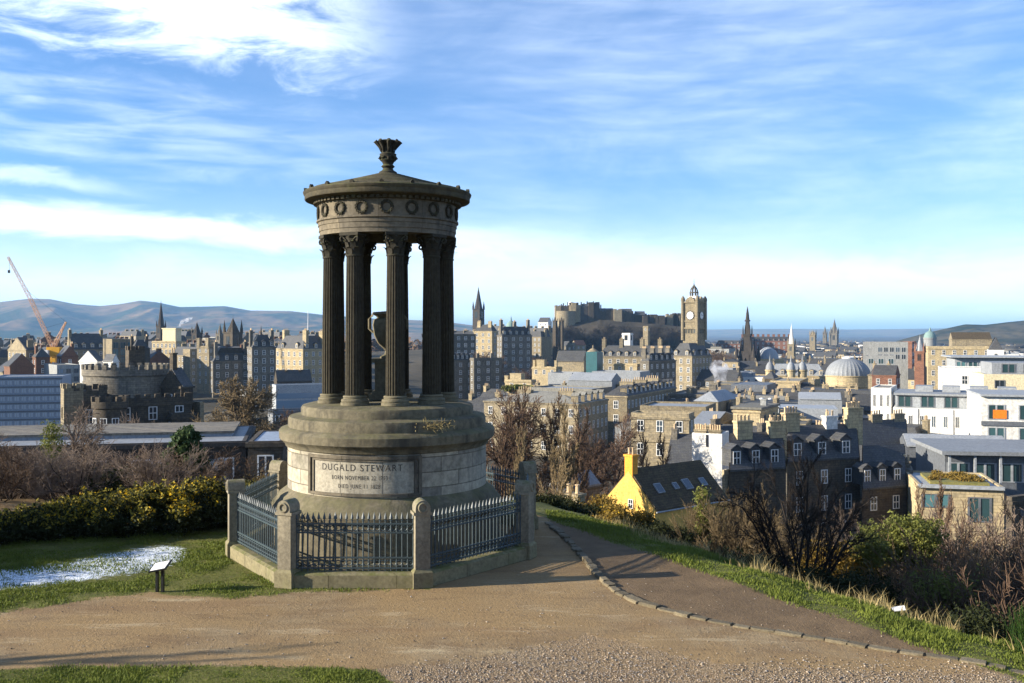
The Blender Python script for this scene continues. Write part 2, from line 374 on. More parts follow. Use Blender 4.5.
MT['grass_blade'] = leaf_mat('grass_blade', (0.130, 0.155, 0.026), (0.070, 0.095, 0.018))
MT['grass_dry'] = leaf_mat('grass_dry', (0.33, 0.26, 0.12), (0.2, 0.16, 0.07))
MT['broom'] = leaf_mat('broom', (0.05, 0.10, 0.02), (0.03, 0.06, 0.015))
# ------------------------------------------------------------------ terrain
nrng = np.random.default_rng(5)
def interp(x, pts):
    a = np.array(pts, float); return np.interp(x, a[:, 0], a[:, 1])
CITY = [(-150, 90, -11), (60, 95, -11), (150, 150, -13), (250, 140, -14), (20, 160, -15), (30, 330, -28), (-150, 330, -30), (150, 290, -27), (300, 330, -21),
        (100, 480, -24), (250, 480, -22), (0, 700, -22), (150, 800, -14), (300, 700, -16), (450, 500, -24), (470, 700, -14), (510, 900, -10), (570, 1000, -20),
        (550, 380, -25), (500, 250, -26), (600, 200, -24), (640, 110, -19), (560, 90, -17), (560, 600, -30), (690, 480, -29), (750, 680, -30), (690, 800, -32),
        (650, 300, -27), (750, 200, -24), (720, 130, -20), (800, 130, -19), (880, 120, -19), (980, 130, -20), (850, 400, -28), (950, 220, -25), (1100, 200, -24),
        (1000, 420, -28), (900, 900, -38), (1050, 900, -36), (750, 1300, -36), (600, 1400, -30), (400, 1300, -20), (100, 1300, -22), (1200, 130, -20), (-150, 1300, -26)]
CP = np.array([((p - HX) / F * d, d, z) for p, d, z in CITY])
def city_z(x, y):
    x = np.asarray(x, float); y = np.asarray(y, float)
    num = 0; den = 0
    for (cx, cy, cz) in CP:
        wgt = 1.0 / (((x - cx) ** 2 + (y - cy) ** 2) / (0.02 * (cx * cx + cy * cy)) + 0.02) ** 2
        num = num + wgt * cz; den = den + wgt
    z = num / den
    d = np.hypot(x, y); t = np.clip((d - 1300) / 1500, 0, 1)
    far = interp(d, [(0, -34), (1500, -36), (4000, -52), (9000, -72), (20000, -85), (60000, -95)])
    return z * (1 - t) + far * t
def edge_s(x, y): return (x - 4.0) * 0.888 + (y - 22.3) * 0.46
def ground_z(x, y):
    x = np.asarray(x, float); y = np.asarray(y, float)
    s = edge_s(x, y); back = y - 31.0 + 0.0 * x; lft = -x - 17.0
    q = np.maximum(np.maximum(s, back), np.where(y > 20, lft, -1))
    q = np.where(y > 4, q, np.minimum(q, 0))
    drop = interp(q, [(-5, 0), (0, 0), (1.2, -0.12), (2.7, -0.5), (5, -1.7), (12, -5.2), (30, -12.5), (60, -21), (90, -30), (200, -60)])
    und = 0.035 * np.sin(x * 0.9 + 1.3) * np.cos(y * 0.7) + 0.02 * np.sin(x * 2.1 - y * 1.3)
    hill = drop + und * np.clip(1.0 + q, 0.25, 1.0)
    up = interp(y, [(-40, 8), (-3, 4.2), (2, 3.55), (14, 0), (60, 0)])     # the slope the photographer stands on
    hill = hill + up * np.clip(1 - np.maximum(s, 0) / 25, 0, 1)
    d = np.hypot(x, y); c = city_z(x, y)
    c = np.where(d < 60, c - (60 - d) * 0.4, c)
    k = 1.5; h = np.clip(0.5 + 0.5 * (hill - c) / k, 0, 1)
    return c * (1 - h) + hill * h + k * h * (1 - h)
def gz(x, y): return float(ground_z(x, y))

KERB = [(546, 522), (560, 533), (575, 548), (590, 565), (600, 578), (617, 592), (640, 603), (690, 617), (740, 626), (800, 636), (860, 646), (930, 656), (1000, 667), (1060, 678)]
GRASS_L = [(-400, 640), (0, 612), (60, 604), (110, 597), (150, 593), (195, 596), (230, 599), (300, 592), (400, 589), (445, 588)]
GRASS_B = [(-400, 655), (0, 672), (60, 667), (250, 667), (340, 668), (375, 671), (420, 700)]
def masks(x, y):
    """which ground cover lies where (metres in, 0..1 out)"""
    yy = np.maximum(y, 4.0); px = HX + F * x / yy; py = HY + F * CZ / yy; s = edge_s(x, y)
    sm = lambda v, a, b: np.clip((v - a) / (b - a), 0, 1)
    kerb = interp(px, KERB)
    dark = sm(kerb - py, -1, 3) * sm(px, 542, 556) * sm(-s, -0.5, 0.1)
    g_l = sm(interp(px, GRASS_L) - py, -7, 7) * sm(445 - px, -5, 15) * (1 - sm(y, 26.8, 28) * sm(-x, 8, 9))
    g_b = sm(py - interp(px, GRASS_B), -6, 5) * sm(430 - px, 0, 60)
    g_r = sm(s, -0.25, 0.35)
    g_bk = sm(y, 28.5, 30.5) * sm(x, -8.5, -6.5)
    grass = np.maximum.reduce([g_l, g_b, g_r, g_bk])
    line = interp(px, [(-300, 602), (0, 580), (60, 574), (110, 565), (170, 555), (195, 553)])
    wd = interp(px, [(-300, 14), (0, 9), (60, 10), (120, 11), (165, 10), (190, 5), (205, 1)])
    frost = sm(1.5 - np.abs(py - line) / wd, 0, 0.8) * sm(200 - px, 0, 25)
    gravel = sm(py - interp(px, [(300, 690), (380, 668), (480, 658), (590, 634), (650, 648), (720, 662), (800, 668), (1024, 672)]), -10, 12)
    hollow = sm(np.hypot(x, y), 60, 110)
    return dark, grass * (1 - hollow), frost, gravel, hollow

rr = np.concatenate([np.arange(3.0, 12, 0.5), np.arange(12, 46, 0.115), np.geomspace(46.2, 60000, 150)])
aa = np.concatenate([np.arange(-180, -50, 10.0), np.arange(-50, 50.01, 0.3), np.arange(60, 180, 10.0)])
AA, RR = np.meshgrid(np.radians(aa), rr); gx = RR * np.sin(AA); gy = RR * np.cos(AA); gzv = ground_z(gx, gy)
na, nr = len(aa), len(rr)
V = np.stack([gx.ravel(), gy.ravel(), gzv.ravel()], 1)
V = np.concatenate([V, [[0, 0, gz(0, 0)]]]); ci = len(V) - 1
I, J = np.meshgrid(np.arange(nr - 1), np.arange(na), indexing='ij'); J2 = (J + 1) % na
quads = np.stack([I * na + J, (I + 1) * na + J, (I + 1) * na + J2, I * na + J2], -1).reshape(-1, 4)[:, ::-1]
capf = np.stack([np.arange(na), (np.arange(na) + 1) % na, np.full(na, ci), np.full(na, ci)], 1)
me = np_mesh('ground', V, quads, [], smooth=True)
mk = masks(V[:, 0], V[:, 1])
for nm, arr in zip(('dark_path', 'grass', 'frost', 'gravel', 'town'), mk):
    at = me.attributes.new(nm, 'FLOAT', 'POINT'); at.data.foreach_set('value', np.ascontiguousarray(arr, np.float32))
m, t, b = new_mat('ground'); N = NT(t); co = N.n('ShaderNodeTexCoord').outputs['Object']
def attr(nm): return N.n('ShaderNodeAttribute', attribute_name=nm).outputs['Fac']
n_big = N.noise(co, 0.35, 5, 0.6); n_mid = N.noise(co, 1.5, 6, 0.65); n_fin = N.noise(co, 12, 5, 0.7); n_grit = N.noise(co, 38, 3, 0.7)
def edge(a, amp=0.55, lo=0.42, hi=0.58):
    v = N.math('ADD', a, N.math('MULTIPLY', N.math('SUBTRACT', N.noise(co, 2.6, 6, 0.7), 0.5), amp * 2)); return N.ramp(v, lo, hi)
tan = N.mix(N.ramp(n_mid, 0.3, 0.7), (0.180, 0.122, 0.066), (0.295, 0.225, 0.130))
tan = N.mix(N.ramp(n_big, 0.35, 0.6), tan, (0.28, 0.19, 0.09))
wear = N.noise(N.mapping(co, (0.12, 0.7, 1)), 1.0, 5, 0.6)
tan = N.mix(N.math('MULTIPLY', N.ramp(wear, 0.5, 0.66), 0.55), tan, (0.20, 0.125, 0.065))
tan = N.mix(N.math('MULTIPLY', N.ramp(n_fin, 0.35, 0.75), 0.45), tan, (0.18, 0.12, 0.065))
tan = N.mix(N.ramp(n_grit, 0.58, 0.75), tan, (0.46, 0.36, 0.24))
damp = N.noise(N.mapping(co, (0.35, 1.3, 1)), 1.1, 7, 0.72)
tan = N.mix(N.math('MULTIPLY', N.ramp(damp, 0.52, 0.68), 0.6), tan, (0.155, 0.10, 0.055)); tan = N.mix(N.math('MULTIPLY', N.ramp(damp, 0.46, 0.30), 0.55), tan, (0.46, 0.375, 0.235))
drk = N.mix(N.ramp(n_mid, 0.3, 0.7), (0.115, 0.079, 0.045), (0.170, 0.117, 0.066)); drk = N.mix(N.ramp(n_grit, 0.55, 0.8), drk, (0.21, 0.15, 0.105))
vor = N.n('ShaderNodeTexVoronoi'); N.l(co, vor.inputs['Vector']); vor.inputs['Scale'].default_value = 40
grv = N.mix(vor.outputs['Color'], (0.09, 0.065, 0.042), (0.42, 0.33, 0.235)); grv = N.mix(0.6, grv, tan)
grs = N.mix(N.ramp(n_mid, 0.3, 0.7), (0.070, 0.080, 0.020), (0.150, 0.150, 0.036)); grs = N.mix(N.ramp(n_fin, 0.45, 0.75), grs, (0.15, 0.115, 0.05))
frs = N.mix(N.ramp(n_fin, 0.3, 0.6), (0.30, 0.34, 0.36), (0.82, 0.86, 0.92))
twn = N.mix(N.ramp(N.noise(co, 0.02, 6, 0.7), 0.35, 0.65), (0.045, 0.040, 0.028), (0.10, 0.085, 0.06))
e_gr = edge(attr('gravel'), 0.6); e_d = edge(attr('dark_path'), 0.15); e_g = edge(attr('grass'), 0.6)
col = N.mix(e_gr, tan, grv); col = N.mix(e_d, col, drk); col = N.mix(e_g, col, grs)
e_f = N.math('MULTIPLY', N.ramp(N.math('ADD', attr('frost'), N.math('MULTIPLY', N.math('SUBTRACT', N.noise(N.mapping(co, (1.0, 2.2, 1)), 2.6, 8, 0.8), 0.5), 2.4)), 0.40, 0.85), N.ramp(attr('frost'), 0.05, 0.3))
col = N.mix(e_f, col, frs); col = N.mix(attr('town'), col, twn)
N.l(col, b.inputs['Base Color']); b.inputs['Roughness'].default_value = 0.95; b.inputs['Specular IOR Level'].default_value = 0.15
hgt = N.math('ADD', N.math('MULTIPLY', n_fin, 0.7), N.math('ADD', N.math('MULTIPLY', n_grit, 0.4), N.math('MULTIPLY', N.math('MULTIPLY', vor.outputs['Distance'], e_gr), -0.6)))
N.bump(b, hgt, 0.75, 0.05)
me.materials.append(m); ground = link('ground', me); tag(ground, kind='structure')

def noise2(x, y, seed, octs=6, lac=2.0, gain=0.5):
    """small value noise"""
    r = np.random.default_rng(seed); T = r.random((64, 64)); o = 0; a = 1.0; tot = 0
    for k in range(octs):
        xf = np.floor(x); yf = np.floor(y); u = x - xf; v = y - yf; u = u * u * (3 - 2 * u); v = v * v * (3 - 2 * v)
        i = xf.astype(int) % 64; j = yf.astype(int) % 64; i2 = (i + 1) % 64; j2 = (j + 1) % 64
        o = o + a * ((T[i, j] * (1 - u) + T[i2, j] * u) * (1 - v) + (T[i, j2] * (1 - u) + T[i2, j2] * u) * v); tot += a
        x = x * lac + 7.3; y = y * lac + 3.1; a *= gain
    return o / tot
def hill_range(name, sky, y0, y1, c1, c2, c3, seed, nsc, base=-80, nx=340, ny=90, rough=0.45, nsc_col=0.0016):
    """hills standing between distances y0 and y1 whose crest follows sky (picture column, picture row)"""
    pxs = np.linspace(sky[0][0], sky[-1][0], nx); ts = np.linspace(0, 1, ny); PX, TT = np.meshgrid(pxs, ts)
    Y_ = y0 + (y1 - y0) * TT; X_ = (PX - HX) / F * Y_
    crest = CZ + (HY - interp(PX, sky)) / F * (y0 + (y1 - y0) * 0.72)
    prof = np.where(TT < 0.72, np.clip(TT / 0.72, 0, 1) ** 1.25, 1 - (TT - 0.72) / 0.28 * 0.7)
    n = noise2(X_ * nsc, Y_ * nsc * 0.7, seed, 6, 2.0, rough) - 0.5
    rid = 1 - np.abs(noise2(X_ * nsc * 1.4, Y_ * nsc * 0.5, seed + 9, 5) - 0.5) * 2.2
    Z_ = base + (crest - base) * prof * (1 + n * 0.9 * (1 - prof) + (rid - 0.75) * 0.6 * np.sin(np.pi * np.clip(TT / 0.72, 0, 1)))
    Z_ = np.where(TT == 1, base, Z_)
    V = np.stack([X_.ravel(), Y_.ravel(), Z_.ravel()], 1); I, J = np.meshgrid(np.arange(ny - 1), np.arange(nx - 1), indexing='ij')
    q = np.stack([I * nx + J, I * nx + J + 1, (I + 1) * nx + J + 1, (I + 1) * nx + J], -1).reshape(-1, 4)
    m, t, b = new_mat(name); N = NT(t); co = N.n('ShaderNodeTexCoord').outputs['Object']
    a = N.noise(co, nsc_col, 6, 0.6, 0.6); a2 = N.noise(co, nsc_col * 5, 6, 0.65)
    col = N.mix(N.ramp(a, 0.40, 0.58), c1, c2); col = N.mix(N.ramp(a2, 0.48, 0.7), col, c3)
    N.l(col, b.inputs['Base Color']); b.inputs['Roughness'].default_value = 1; b.inputs['Specular IOR Level'].default_value = 0
    return tag(link(name, np_mesh(name, V, q, m, smooth=True)), kind='structure')
hill_range('hills', [(-260, 305), (-120, 304), (0, 302), (30, 298.5), (50, 299), (75, 304), (100, 306), (120, 304), (140, 300.5), (156, 302), (180, 307), (205, 306.5), (225, 306),
           (250, 310.5), (290, 311), (325, 315), (380, 319), (440, 321), (470, 325), (520, 330), (560, 334)], 5200, 9800,
           (0.028, 0.042, 0.022), (0.20, 0.125, 0.06), (0.055, 0.065, 0.028), 3, 0.0014)
hill_range('hills', [(640, 331), (700, 329.6), (745, 329), (800, 328.8), (850, 329.4), (900, 329), (960, 328), (1060, 327.5), (1200, 328)], 11000, 15000,
           (0.10, 0.105, 0.07), (0.19, 0.16, 0.10), (0.14, 0.13, 0.08), 8, 0.0006, base=-95, nx=160, ny=30)
hill_range('hills', [(860, 352), (900, 340), (925, 333), (945, 328.5), (965, 324), (985, 324.5), (1010, 321.5), (1035, 319), (1080, 317), (1140, 318), (1250, 330)], 2600, 4100,
           (0.018, 0.026, 0.012), (0.085, 0.07, 0.04), (0.04, 0.038, 0.02), 21, 0.007, base=-55, nx=200, ny=70, nsc_col=0.004)
# castle crag
xs = np.linspace(-40, 330, 130); ys = np.linspace(1060, 1420, 60); XX, YY = np.meshgrid(xs, ys)
pxc = HX + F * XX / YY
top = interp(pxc, [(520, -34), (538, -18), (548, 2), (556, 11), (575, 15), (600, 18), (640, 15.5), (660, 13), (684, 11), (702, -6), (730, -34)])
fr = np.clip((YY - 1075) / 75, 0, 1); bk = np.clip((1420 - YY) / 120, 0, 1)
ZZ = -34 + (top + 34) * (fr ** 0.8) * bk ** 0.7; ZZ = ZZ + (noise2(XX * 0.05, YY * 0.05, 4) - 0.5) * 22 * np.clip((ZZ + 34) / 20, 0, 1) * (1 - fr * 0.75)
I, J = np.meshgrid(np.arange(59), np.arange(129), indexing='ij'); q = np.stack([I * 130 + J, I * 130 + J + 1, (I + 1) * 130 + J + 1, (I + 1) * 130 + J], -1).reshape(-1, 4)
tag(link('castle_hill', np_mesh('castle_hill', np.stack([XX.ravel(), YY.ravel(), ZZ.ravel()], 1), q, M('crag_rock', (0.060, 0.048, 0.033), (0.022, 0.021, 0.014), 0.05, 1, 0))), kind='structure')

# the winter air over the town
hz = MB().box(-16000, 16000, -400, 18500, -140, 460).mesh('haze', [])
m = bpy.data.materials.new('haze'); m.use_nodes = True; t = m.node_tree; t.nodes.clear()
pv = t.nodes.new('ShaderNodeVolumePrincipled'); pv.inputs['Density'].default_value = HAZE = 5.2e-5; pv.inputs['Color'].default_value = (0.34, 0.62, 1.0, 1)
pv.inputs['Anisotropy'].default_value = 0.1
t.links.new(pv.outputs[0], t.nodes.new('ShaderNodeOutputMaterial').inputs['Volume'])
hz.materials.append(m); tag(link('haze', hz), kind='stuff')
# ------------------------------------------------------------------ the monument
CX, CY = -3.10, 25.0
mon = thing('monument', 'round open temple monument with nine fluted columns behind the blue railings', 'monument', (CX, CY, 0))
S1 = MT['monument_stone']
MB().lathe([(3.0, -0.3), (3.0, 0.12), (2.78, 0.14), (2.76, 0.95), (2.82, 1.0), (2.84, 1.12), (2.78, 1.2), (2.70, 1.28), (2.66, 1.36), (2.52, 1.46), (2.45, 1.52)], 96).build('base', S1, mon, True)
drum = MB().lathe([(2.45, 1.52), (2.45, 2.50)], 120).build('drum', MT['drum_stone'], mon, True)
prof = [(2.45, 2.50), (2.50, 2.52), (2.52, 2.58), (2.58, 2.64), (2.65, 2.70), (2.66, 2.88), (2.62, 2.93), (2.47, 2.97), (2.44, 2.98), (2.44, 3.16), (2.41, 3.22), (2.16, 3.26), (2.13, 3.27), (2.13, 3.42), (2.09, 3.48), (1.9, 3.53), (0.01, 3.60)]
MB().lathe(prof, 110).build('stepped_top', S1, mon, True)
# inscribed panel, on the drum
A0, A1 = R(-40), R(25); Rp = 2.455
fr = MB()
for (a, b_, z0, z1, r) in ((A0, A1, 2.40, 2.47, 0.045), (A0, A1, 1.56, 1.62, 0.045), (A0, A0 + R(1.7), 1.62, 2.40, 0.045), (A1 - R(1.7), A1, 1.62, 2.40, 0.045),
                           (A0 + R(3), A1 - R(3), 2.345, 2.385, 0.03), (A0 + R(3), A0 + R(4), 1.63, 2.345, 0.03), (A1 - R(4), A1 - R(3), 1.63, 2.345, 0.03)):
    n = max(2, int((b_ - a) * 30)); fr.lathe([(Rp, z0), (Rp + r, z0), (Rp + r, z1), (Rp, z1)], n, a0=a, a1=b_)
    for t in (a, b_):
        c, s = math.cos(t), math.sin(t); fr.add([(q * s, -q * c, z) for q, z in ((Rp, z0), (Rp + r, z0), (Rp + r, z1), (Rp, z1))], [(0, 1, 2, 3)])
panel = MB().lathe([(2.45, 1.625), (2.459, 1.625), (2.459, 2.34), (2.45, 2.34)], 40, a0=A0 + R(4.2), a1=A1 - R(4.2)).build('inscription_panel', MT['slab_stone'], mon, True)
fr.build('panel_frame', MT['frieze_stone'], panel)
pj = MB()
for t in (-19, 4):
    pj.lathe([(2.4595, 1.63), (2.4605, 1.63), (2.4605, 2.335), (2.4595, 2.335)], 1, a0=R(t), a1=R(t + 0.25))
pj.build('joint', MT['letter_black'], panel)
def letter_row(txt, size, z, mid, width, name):
    cu = bpy.data.curves.new(name, 'FONT'); cu.body = txt; cu.size = size; cu.align_x = 'CENTER'; cu.space_character = 1.25; cu.extrude = 0.0; cu.offset = 0.0
    o = bpy.data.objects.new(name, cu); COL.objects.link(o); dg = bpy.context.evaluated_depsgraph_get(); dg.update()
    me = bpy.data.meshes.new_from_object(o.evaluated_get(dg)); bpy.data.objects.remove(o); bpy.data.curves.remove(cu)
    import bmesh
    bm = bmesh.new(); bm.from_mesh(me)
    bmesh.ops.triangulate(bm, faces=bm.faces[:])
    w0 = max(v.co.x for v in bm.verts) - min(v.co.x for v in bm.verts); k = width / w0
    for v in bm.verts:
        a = mid + v.co.x * k / Rp; rq = 2.463; v.co = Vector((rq * math.sin(a), -rq * math.cos(a), z + v.co.y))
    bm.to_mesh(me); bm.free(); me.materials.clear(); me.materials.append(MT['letter_black']); return link(name, me, panel)
letter_row('DUGALD STEWART', 0.215, 2.135, R(-7.8), 1.92, 'inscription')
letter_row('BORN NOVEMBER 22 1753', 0.135, 1.935, R(-8.5), 1.32, 'inscription')
letter_row('DIED JUNE 11 1828', 0.135, 1.745, R(-8.5), 0.98, 'inscription')
# columns
RC = 1.43
def flute(t, z): return 1 - 0.105 * max(0.0, math.cos(20 * t)) ** 0.7
zs = [3.76 + (7.08 - 3.76) * i / 6 for i in range(7)]
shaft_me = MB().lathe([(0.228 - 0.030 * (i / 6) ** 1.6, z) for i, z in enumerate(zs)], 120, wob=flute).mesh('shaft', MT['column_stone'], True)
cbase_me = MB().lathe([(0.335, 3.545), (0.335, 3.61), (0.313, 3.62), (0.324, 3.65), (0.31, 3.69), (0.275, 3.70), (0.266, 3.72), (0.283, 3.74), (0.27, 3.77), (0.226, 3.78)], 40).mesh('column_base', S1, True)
cp = MB().lathe([(0.232, 7.06), (0.25, 7.07), (0.25, 7.10), (0.225, 7.11), (0.225, 7.35), (0.27, 7.52), (0.30, 7.55)], 24)
for row, (z0, hh, off, r0) in enumerate(((7.11, 0.17, 0, 0.235), (7.12, 0.31, math.pi / 8, 0.225))):
    for k in range(8):
        a = k * math.pi / 4 + off; ca, sa = math.cos(a), math.sin(a)
        vs = []; pr = ((0.0, r0), (0.55, r0 + 0.015), (0.88, r0 + 0.055), (1.0, r0 + 0.105), (0.93, r0 + 0.13))
        for j, (u, r) in enumerate(pr):
            hw = (0.075, 0.085, 0.07, 0.04, 0.02)[j]
            for sgn in (-1, 1): vs.append((r * sa + sgn * hw * ca, -r * ca + sgn * hw * sa, z0 + hh * u))
        cp.add(vs, [(2 * j, 2 * j + 1, 2 * j + 3, 2 * j + 2) for j in range(4)])
ab = [(0.37 + (0.055 if k % 6 in (0,) else -0.055 * math.sin(math.pi * ((k % 6)) / 6)), math.pi / 4 + k * math.pi / 12) for k in range(24)]
cp.add([(r * math.sin(a), -r * math.cos(a), z) for z in (7.55, 7.625) for r, a in ab], [tuple(range(23, -1, -1)), tuple(range(24, 48))] + [(i, (i + 1) % 24, 24 + (i + 1) % 24, 24 + i) for i in range(24)])
for k in range(4):
    a = math.pi / 4 + k * math.pi / 2; rd = Vector((math.sin(a), -math.cos(a), 0)); cp.torus(rd * 0.345 + Vector((0, 0, 7.475)), rd, (0, 0, 1), 0.048, 0.03, 10, 5)
    a2 = k * math.pi / 2; r2 = Vector((math.sin(a2), -math.cos(a2), 0)); cp.torus(r2 * 0.285 + Vector((0, 0, 7.55)), r2.cross(Vector((0, 0, 1))), (0, 0, 1), 0.03, 0.025, 8, 5)
    for sg in (-1, 1):
        a3 = a + sg * 0.35; r3 = Vector((math.sin(a3), -math.cos(a3), 0)); cp.tube([r3 * 0.24 + Vector((0, 0, 7.33)), r3 * 0.275 + Vector((0, 0, 7.44)), rd * 0.335 + Vector((0, 0, 7.53))], [0.02, 0.024, 0.03], 5)
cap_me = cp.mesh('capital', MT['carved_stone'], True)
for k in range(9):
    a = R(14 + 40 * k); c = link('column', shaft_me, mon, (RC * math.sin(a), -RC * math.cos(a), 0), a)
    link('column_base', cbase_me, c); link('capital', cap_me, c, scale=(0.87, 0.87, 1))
# entablature
def ring(prof, n=110): return MB().lathe(prof + [prof[0]], n)
ring([(1.16, 7.625), (1.68, 7.625), (1.68, 7.73), (1.70, 7.735), (1.70, 7.86), (1.72, 7.865), (1.72, 7.95), (1.76, 7.97), (1.76, 8.01), (1.16, 8.01)]).build('architrave', MT['frieze_stone'], mon, True)
fz = ring([(1.2, 8.01), (1.705, 8.01), (1.705, 8.40), (1.2, 8.40)]).build('frieze', MT['frieze_stone'], mon, True)
wr = MB().torus((0, -1.715, 8.205), (1, 0, 0), (0, 0, 1), 0.125, 0.032, 22, 6)
for k in range(13):
    t = 2 * math.pi * (k + 0.5) / 13
    for sg in (1, -1): wr.tube([(0.125 * math.cos(t), -1.735, 8.205 + 0.125 * math.sin(t)), (0.165 * math.cos(t + 0.2 * sg), -1.74, 8.205 + 0.165 * math.sin(t + 0.2 * sg))], [0.018, 0.008], 4)
wr.tube([(-0.03, -1.73, 8.09), (-0.07, -1.735, 8.03)], [0.018, 0.01], 4).tube([(0.03, -1.73, 8.09), (0.07, -1.735, 8.03)], [0.018, 0.01], 4)
wme = wr.mesh('wreath', MT['carved_stone'])
for k in range(18): link('wreath', wme, fz, (0, 0, 0), R(20 * k + 6))
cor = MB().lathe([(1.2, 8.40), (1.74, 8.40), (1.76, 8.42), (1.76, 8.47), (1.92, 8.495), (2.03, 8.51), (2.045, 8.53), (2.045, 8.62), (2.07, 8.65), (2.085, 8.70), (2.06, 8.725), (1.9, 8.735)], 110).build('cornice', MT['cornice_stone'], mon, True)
dn = MB()
for k in range(76):
    a = 2 * math.pi * k / 76; dn.T = Matrix.Rotation(a, 4, 'Z'); dn.box(-0.045, 0.045, -1.83, -1.74, 8.405, 8.475)
dn.build('dentils', MT['cornice_stone'], cor)
MB().lathe([(0.01, 7.9), (1.4, 7.9)], 48).build('ceiling', MT['column_stone'], mon)
rf = MB()
rp = [(2.04, 8.73)]
for i in range(14):
    u = (i + 1) / 14; r = 2.0 * (1 - u) + 0.22 * u; z = 8.745 + 0.47 * u ** 1.1; rp += [(r + 0.03, z), (r, z + 0.025)]
rf.lathe(rp + [(0.01, 9.28)], 72).build('roof', MT['roof_scale'], mon)
af = MB().prism([(-0.04, 0), (0.04, 0), (0.05, 0.06), (0, 0.11), (-0.05, 0.06)], 'y', -0.04, 0.04)
afm = af.mesh('antefix', MT['carved_stone'])
for k in range(18):
    a = R(20 * k + 3); link('antefix', afm, mon, (2.02 * math.sin(a), -2.02 * math.cos(a), 8.70), a)
fin = MB().lathe([(0.24, 9.2), (0.22, 9.27), (0.15, 9.31), (0.12, 9.36), (0.17, 9.41), (0.12, 9.46), (0.15, 9.52), (0.20, 9.56), (0.17, 9.60), (0.20, 9.66), (0.21, 9.72), (0.16, 9.74), (0.15, 9.80), (0.16, 9.92), (0.22, 9.98), (0.26, 10.03), (0.2, 10.06), (0.02, 10.05)], 28)
for k in range(8):
    a = k * math.pi / 4 + 0.2; d = Vector((math.sin(a), -math.cos(a), 0))
    fin.tube([d * 0.15 + Vector((0, 0, 9.76)), d * 0.20 + Vector((0, 0, 9.9)), d * 0.31 + Vector((0, 0, 10.03)), d * 0.34 + Vector((0, 0, 9.99))], [0.03, 0.05, 0.055, 0.03], 6)
    fin.tube([d * 0.15 + Vector((0, 0, 9.56)), d * 0.22 + Vector((0, 0, 9.64)), d * 0.235 + Vector((0, 0, 9.60))], [0.03, 0.045, 0.02], 5)
fin.build('finial', MT['carved_stone'], mon, True)
# weeds in the step joint
wd = MB()
for k in range(90):
    a = R(33 + rnd.gauss(0, 4.5)); r = 2.44 + rnd.random() * 0.2; p = Vector((r * math.sin(a), -r * math.cos(a), 3.2 - rnd.random() * 0.15)); d = Vector((rnd.gauss(0, 1), -abs(rnd.gauss(0, 1)), rnd.gauss(0.3, 0.7))).normalized() * (0.05 + 0.16 * rnd.random())
    wd.tube([p, p + d * 0.6 + Vector((0, 0, 0.02)), p + d], [0.004, 0.008, 0.002], 3)
tag(wd.build('weeds', MT['grass_dry'], None, loc=(CX, CY, 0)), 'dry tuft of weeds growing from the monument steps', 'weeds')
# urn on its pedestal
urn = thing('urn', 'stone urn with loop handles on a square pedestal between the columns', 'urn', (CX, CY, 3.6))
MB().box(-0.42, 0.42, -0.42, 0.42, 0, 0.14).box(-0.36, 0.36, -0.36, 0.36, 0.14, 0.22).box(-0.29, 0.29, -0.29, 0.29, 0.22, 0.92).box(-0.36, 0.36, -0.36, 0.36, 0.92, 1.02).build('pedestal', MT['monument_stone'], urn)
ub = MB().lathe([(0.2, 1.02), (0.2, 1.06), (0.09, 1.12), (0.07, 1.2), (0.12, 1.26), (0.26, 1.4), (0.35, 1.6), (0.385, 1.85), (0.36, 1.98), (0.27, 2.03), (0.30, 2.07), (0.40, 2.12), (0.38, 2.17), (0.02, 2.2)], 40).build('body', MT['monument_stone'], urn, True)
for sg in (-1, 1):
    MB().tube([(sg * 0.36, 0, 1.66), (sg * 0.47, 0, 1.76), (sg * 0.47, 0, 2.0), (sg * 0.38, 0, 2.1)], 0.035, 6).build('handle', MT['monument_stone'], urn, True)

# ------------------------------------------------------------------ the railing round it
PIERS = [(-4.64, 20.75), (-1.88, 20.75), (0.30, 23.4), (0.42, 26.8), (-1.5, 29.3), (-4.7, 29.3), (-6.28, 26.9), (-6.52, 23.6)]
PL = ['stone pier with wreath roundel at the near left corner of the railings', 'stone pier with mossy foot at the near right corner of the railings',
      'stone pier in the monument shadow beside the dark path', 'dark stone pier behind the shaded one beside the dark path', None, None,
      'stone pier with rounded top between the hedge and the monument drum', 'narrow pale stone pier beside the gorse hedge at the left of the railings']
pm = MB().box(-0.205, 0.205, -0.215, 0.215, -0.4, 0.32).frustum((-0.205, 0.205, -0.215, 0.215, 0.32), (-0.16, 0.16, -0.17, 0.17, 0.38)).mesh('pier_foot', MT['plinth_stone'])
ps = MB().box(-0.155, 0.155, -0.165, 0.165, 0.38, 1.50).mesh('shaft', MT['pier_stone'])
pc = MB().box(-0.195, 0.195, -0.195, 0.195, 1.50, 1.56)
arc = [(0.155 * math.cos(t), 1.57 + 0.07 + 0.17 * math.sin(t)) for t in [math.pi * i / 14 for i in range(15)]]
pc.prism([(0.155, 1.56)] + arc + [(-0.155, 1.56)], 'y', -0.195, 0.195); pcm = pc.mesh('pier_cap', MT['pier_stone'])
wm_ = MB().torus((0, -0.2, 1.66), (1, 0, 0), (0, 0, 1), 0.085, 0.025, 18, 6).mesh('wreath', MT['pier_stone'], True)
for i, (x, y) in enumerate(PIERS):
    a = math.atan2(x - CX, -(y - 25.0)); 
    if PL[i] is None: continue
    t = thing('stone_pier', PL[i], 'pier', (x, y, min(gz(x, y), 0.02)), a, 'stone piers of the railings')
    f = link('pier_foot', pm, t); link('shaft', ps, t); c = link('pier_cap', pcm, t); link('wreath', wm_, c)
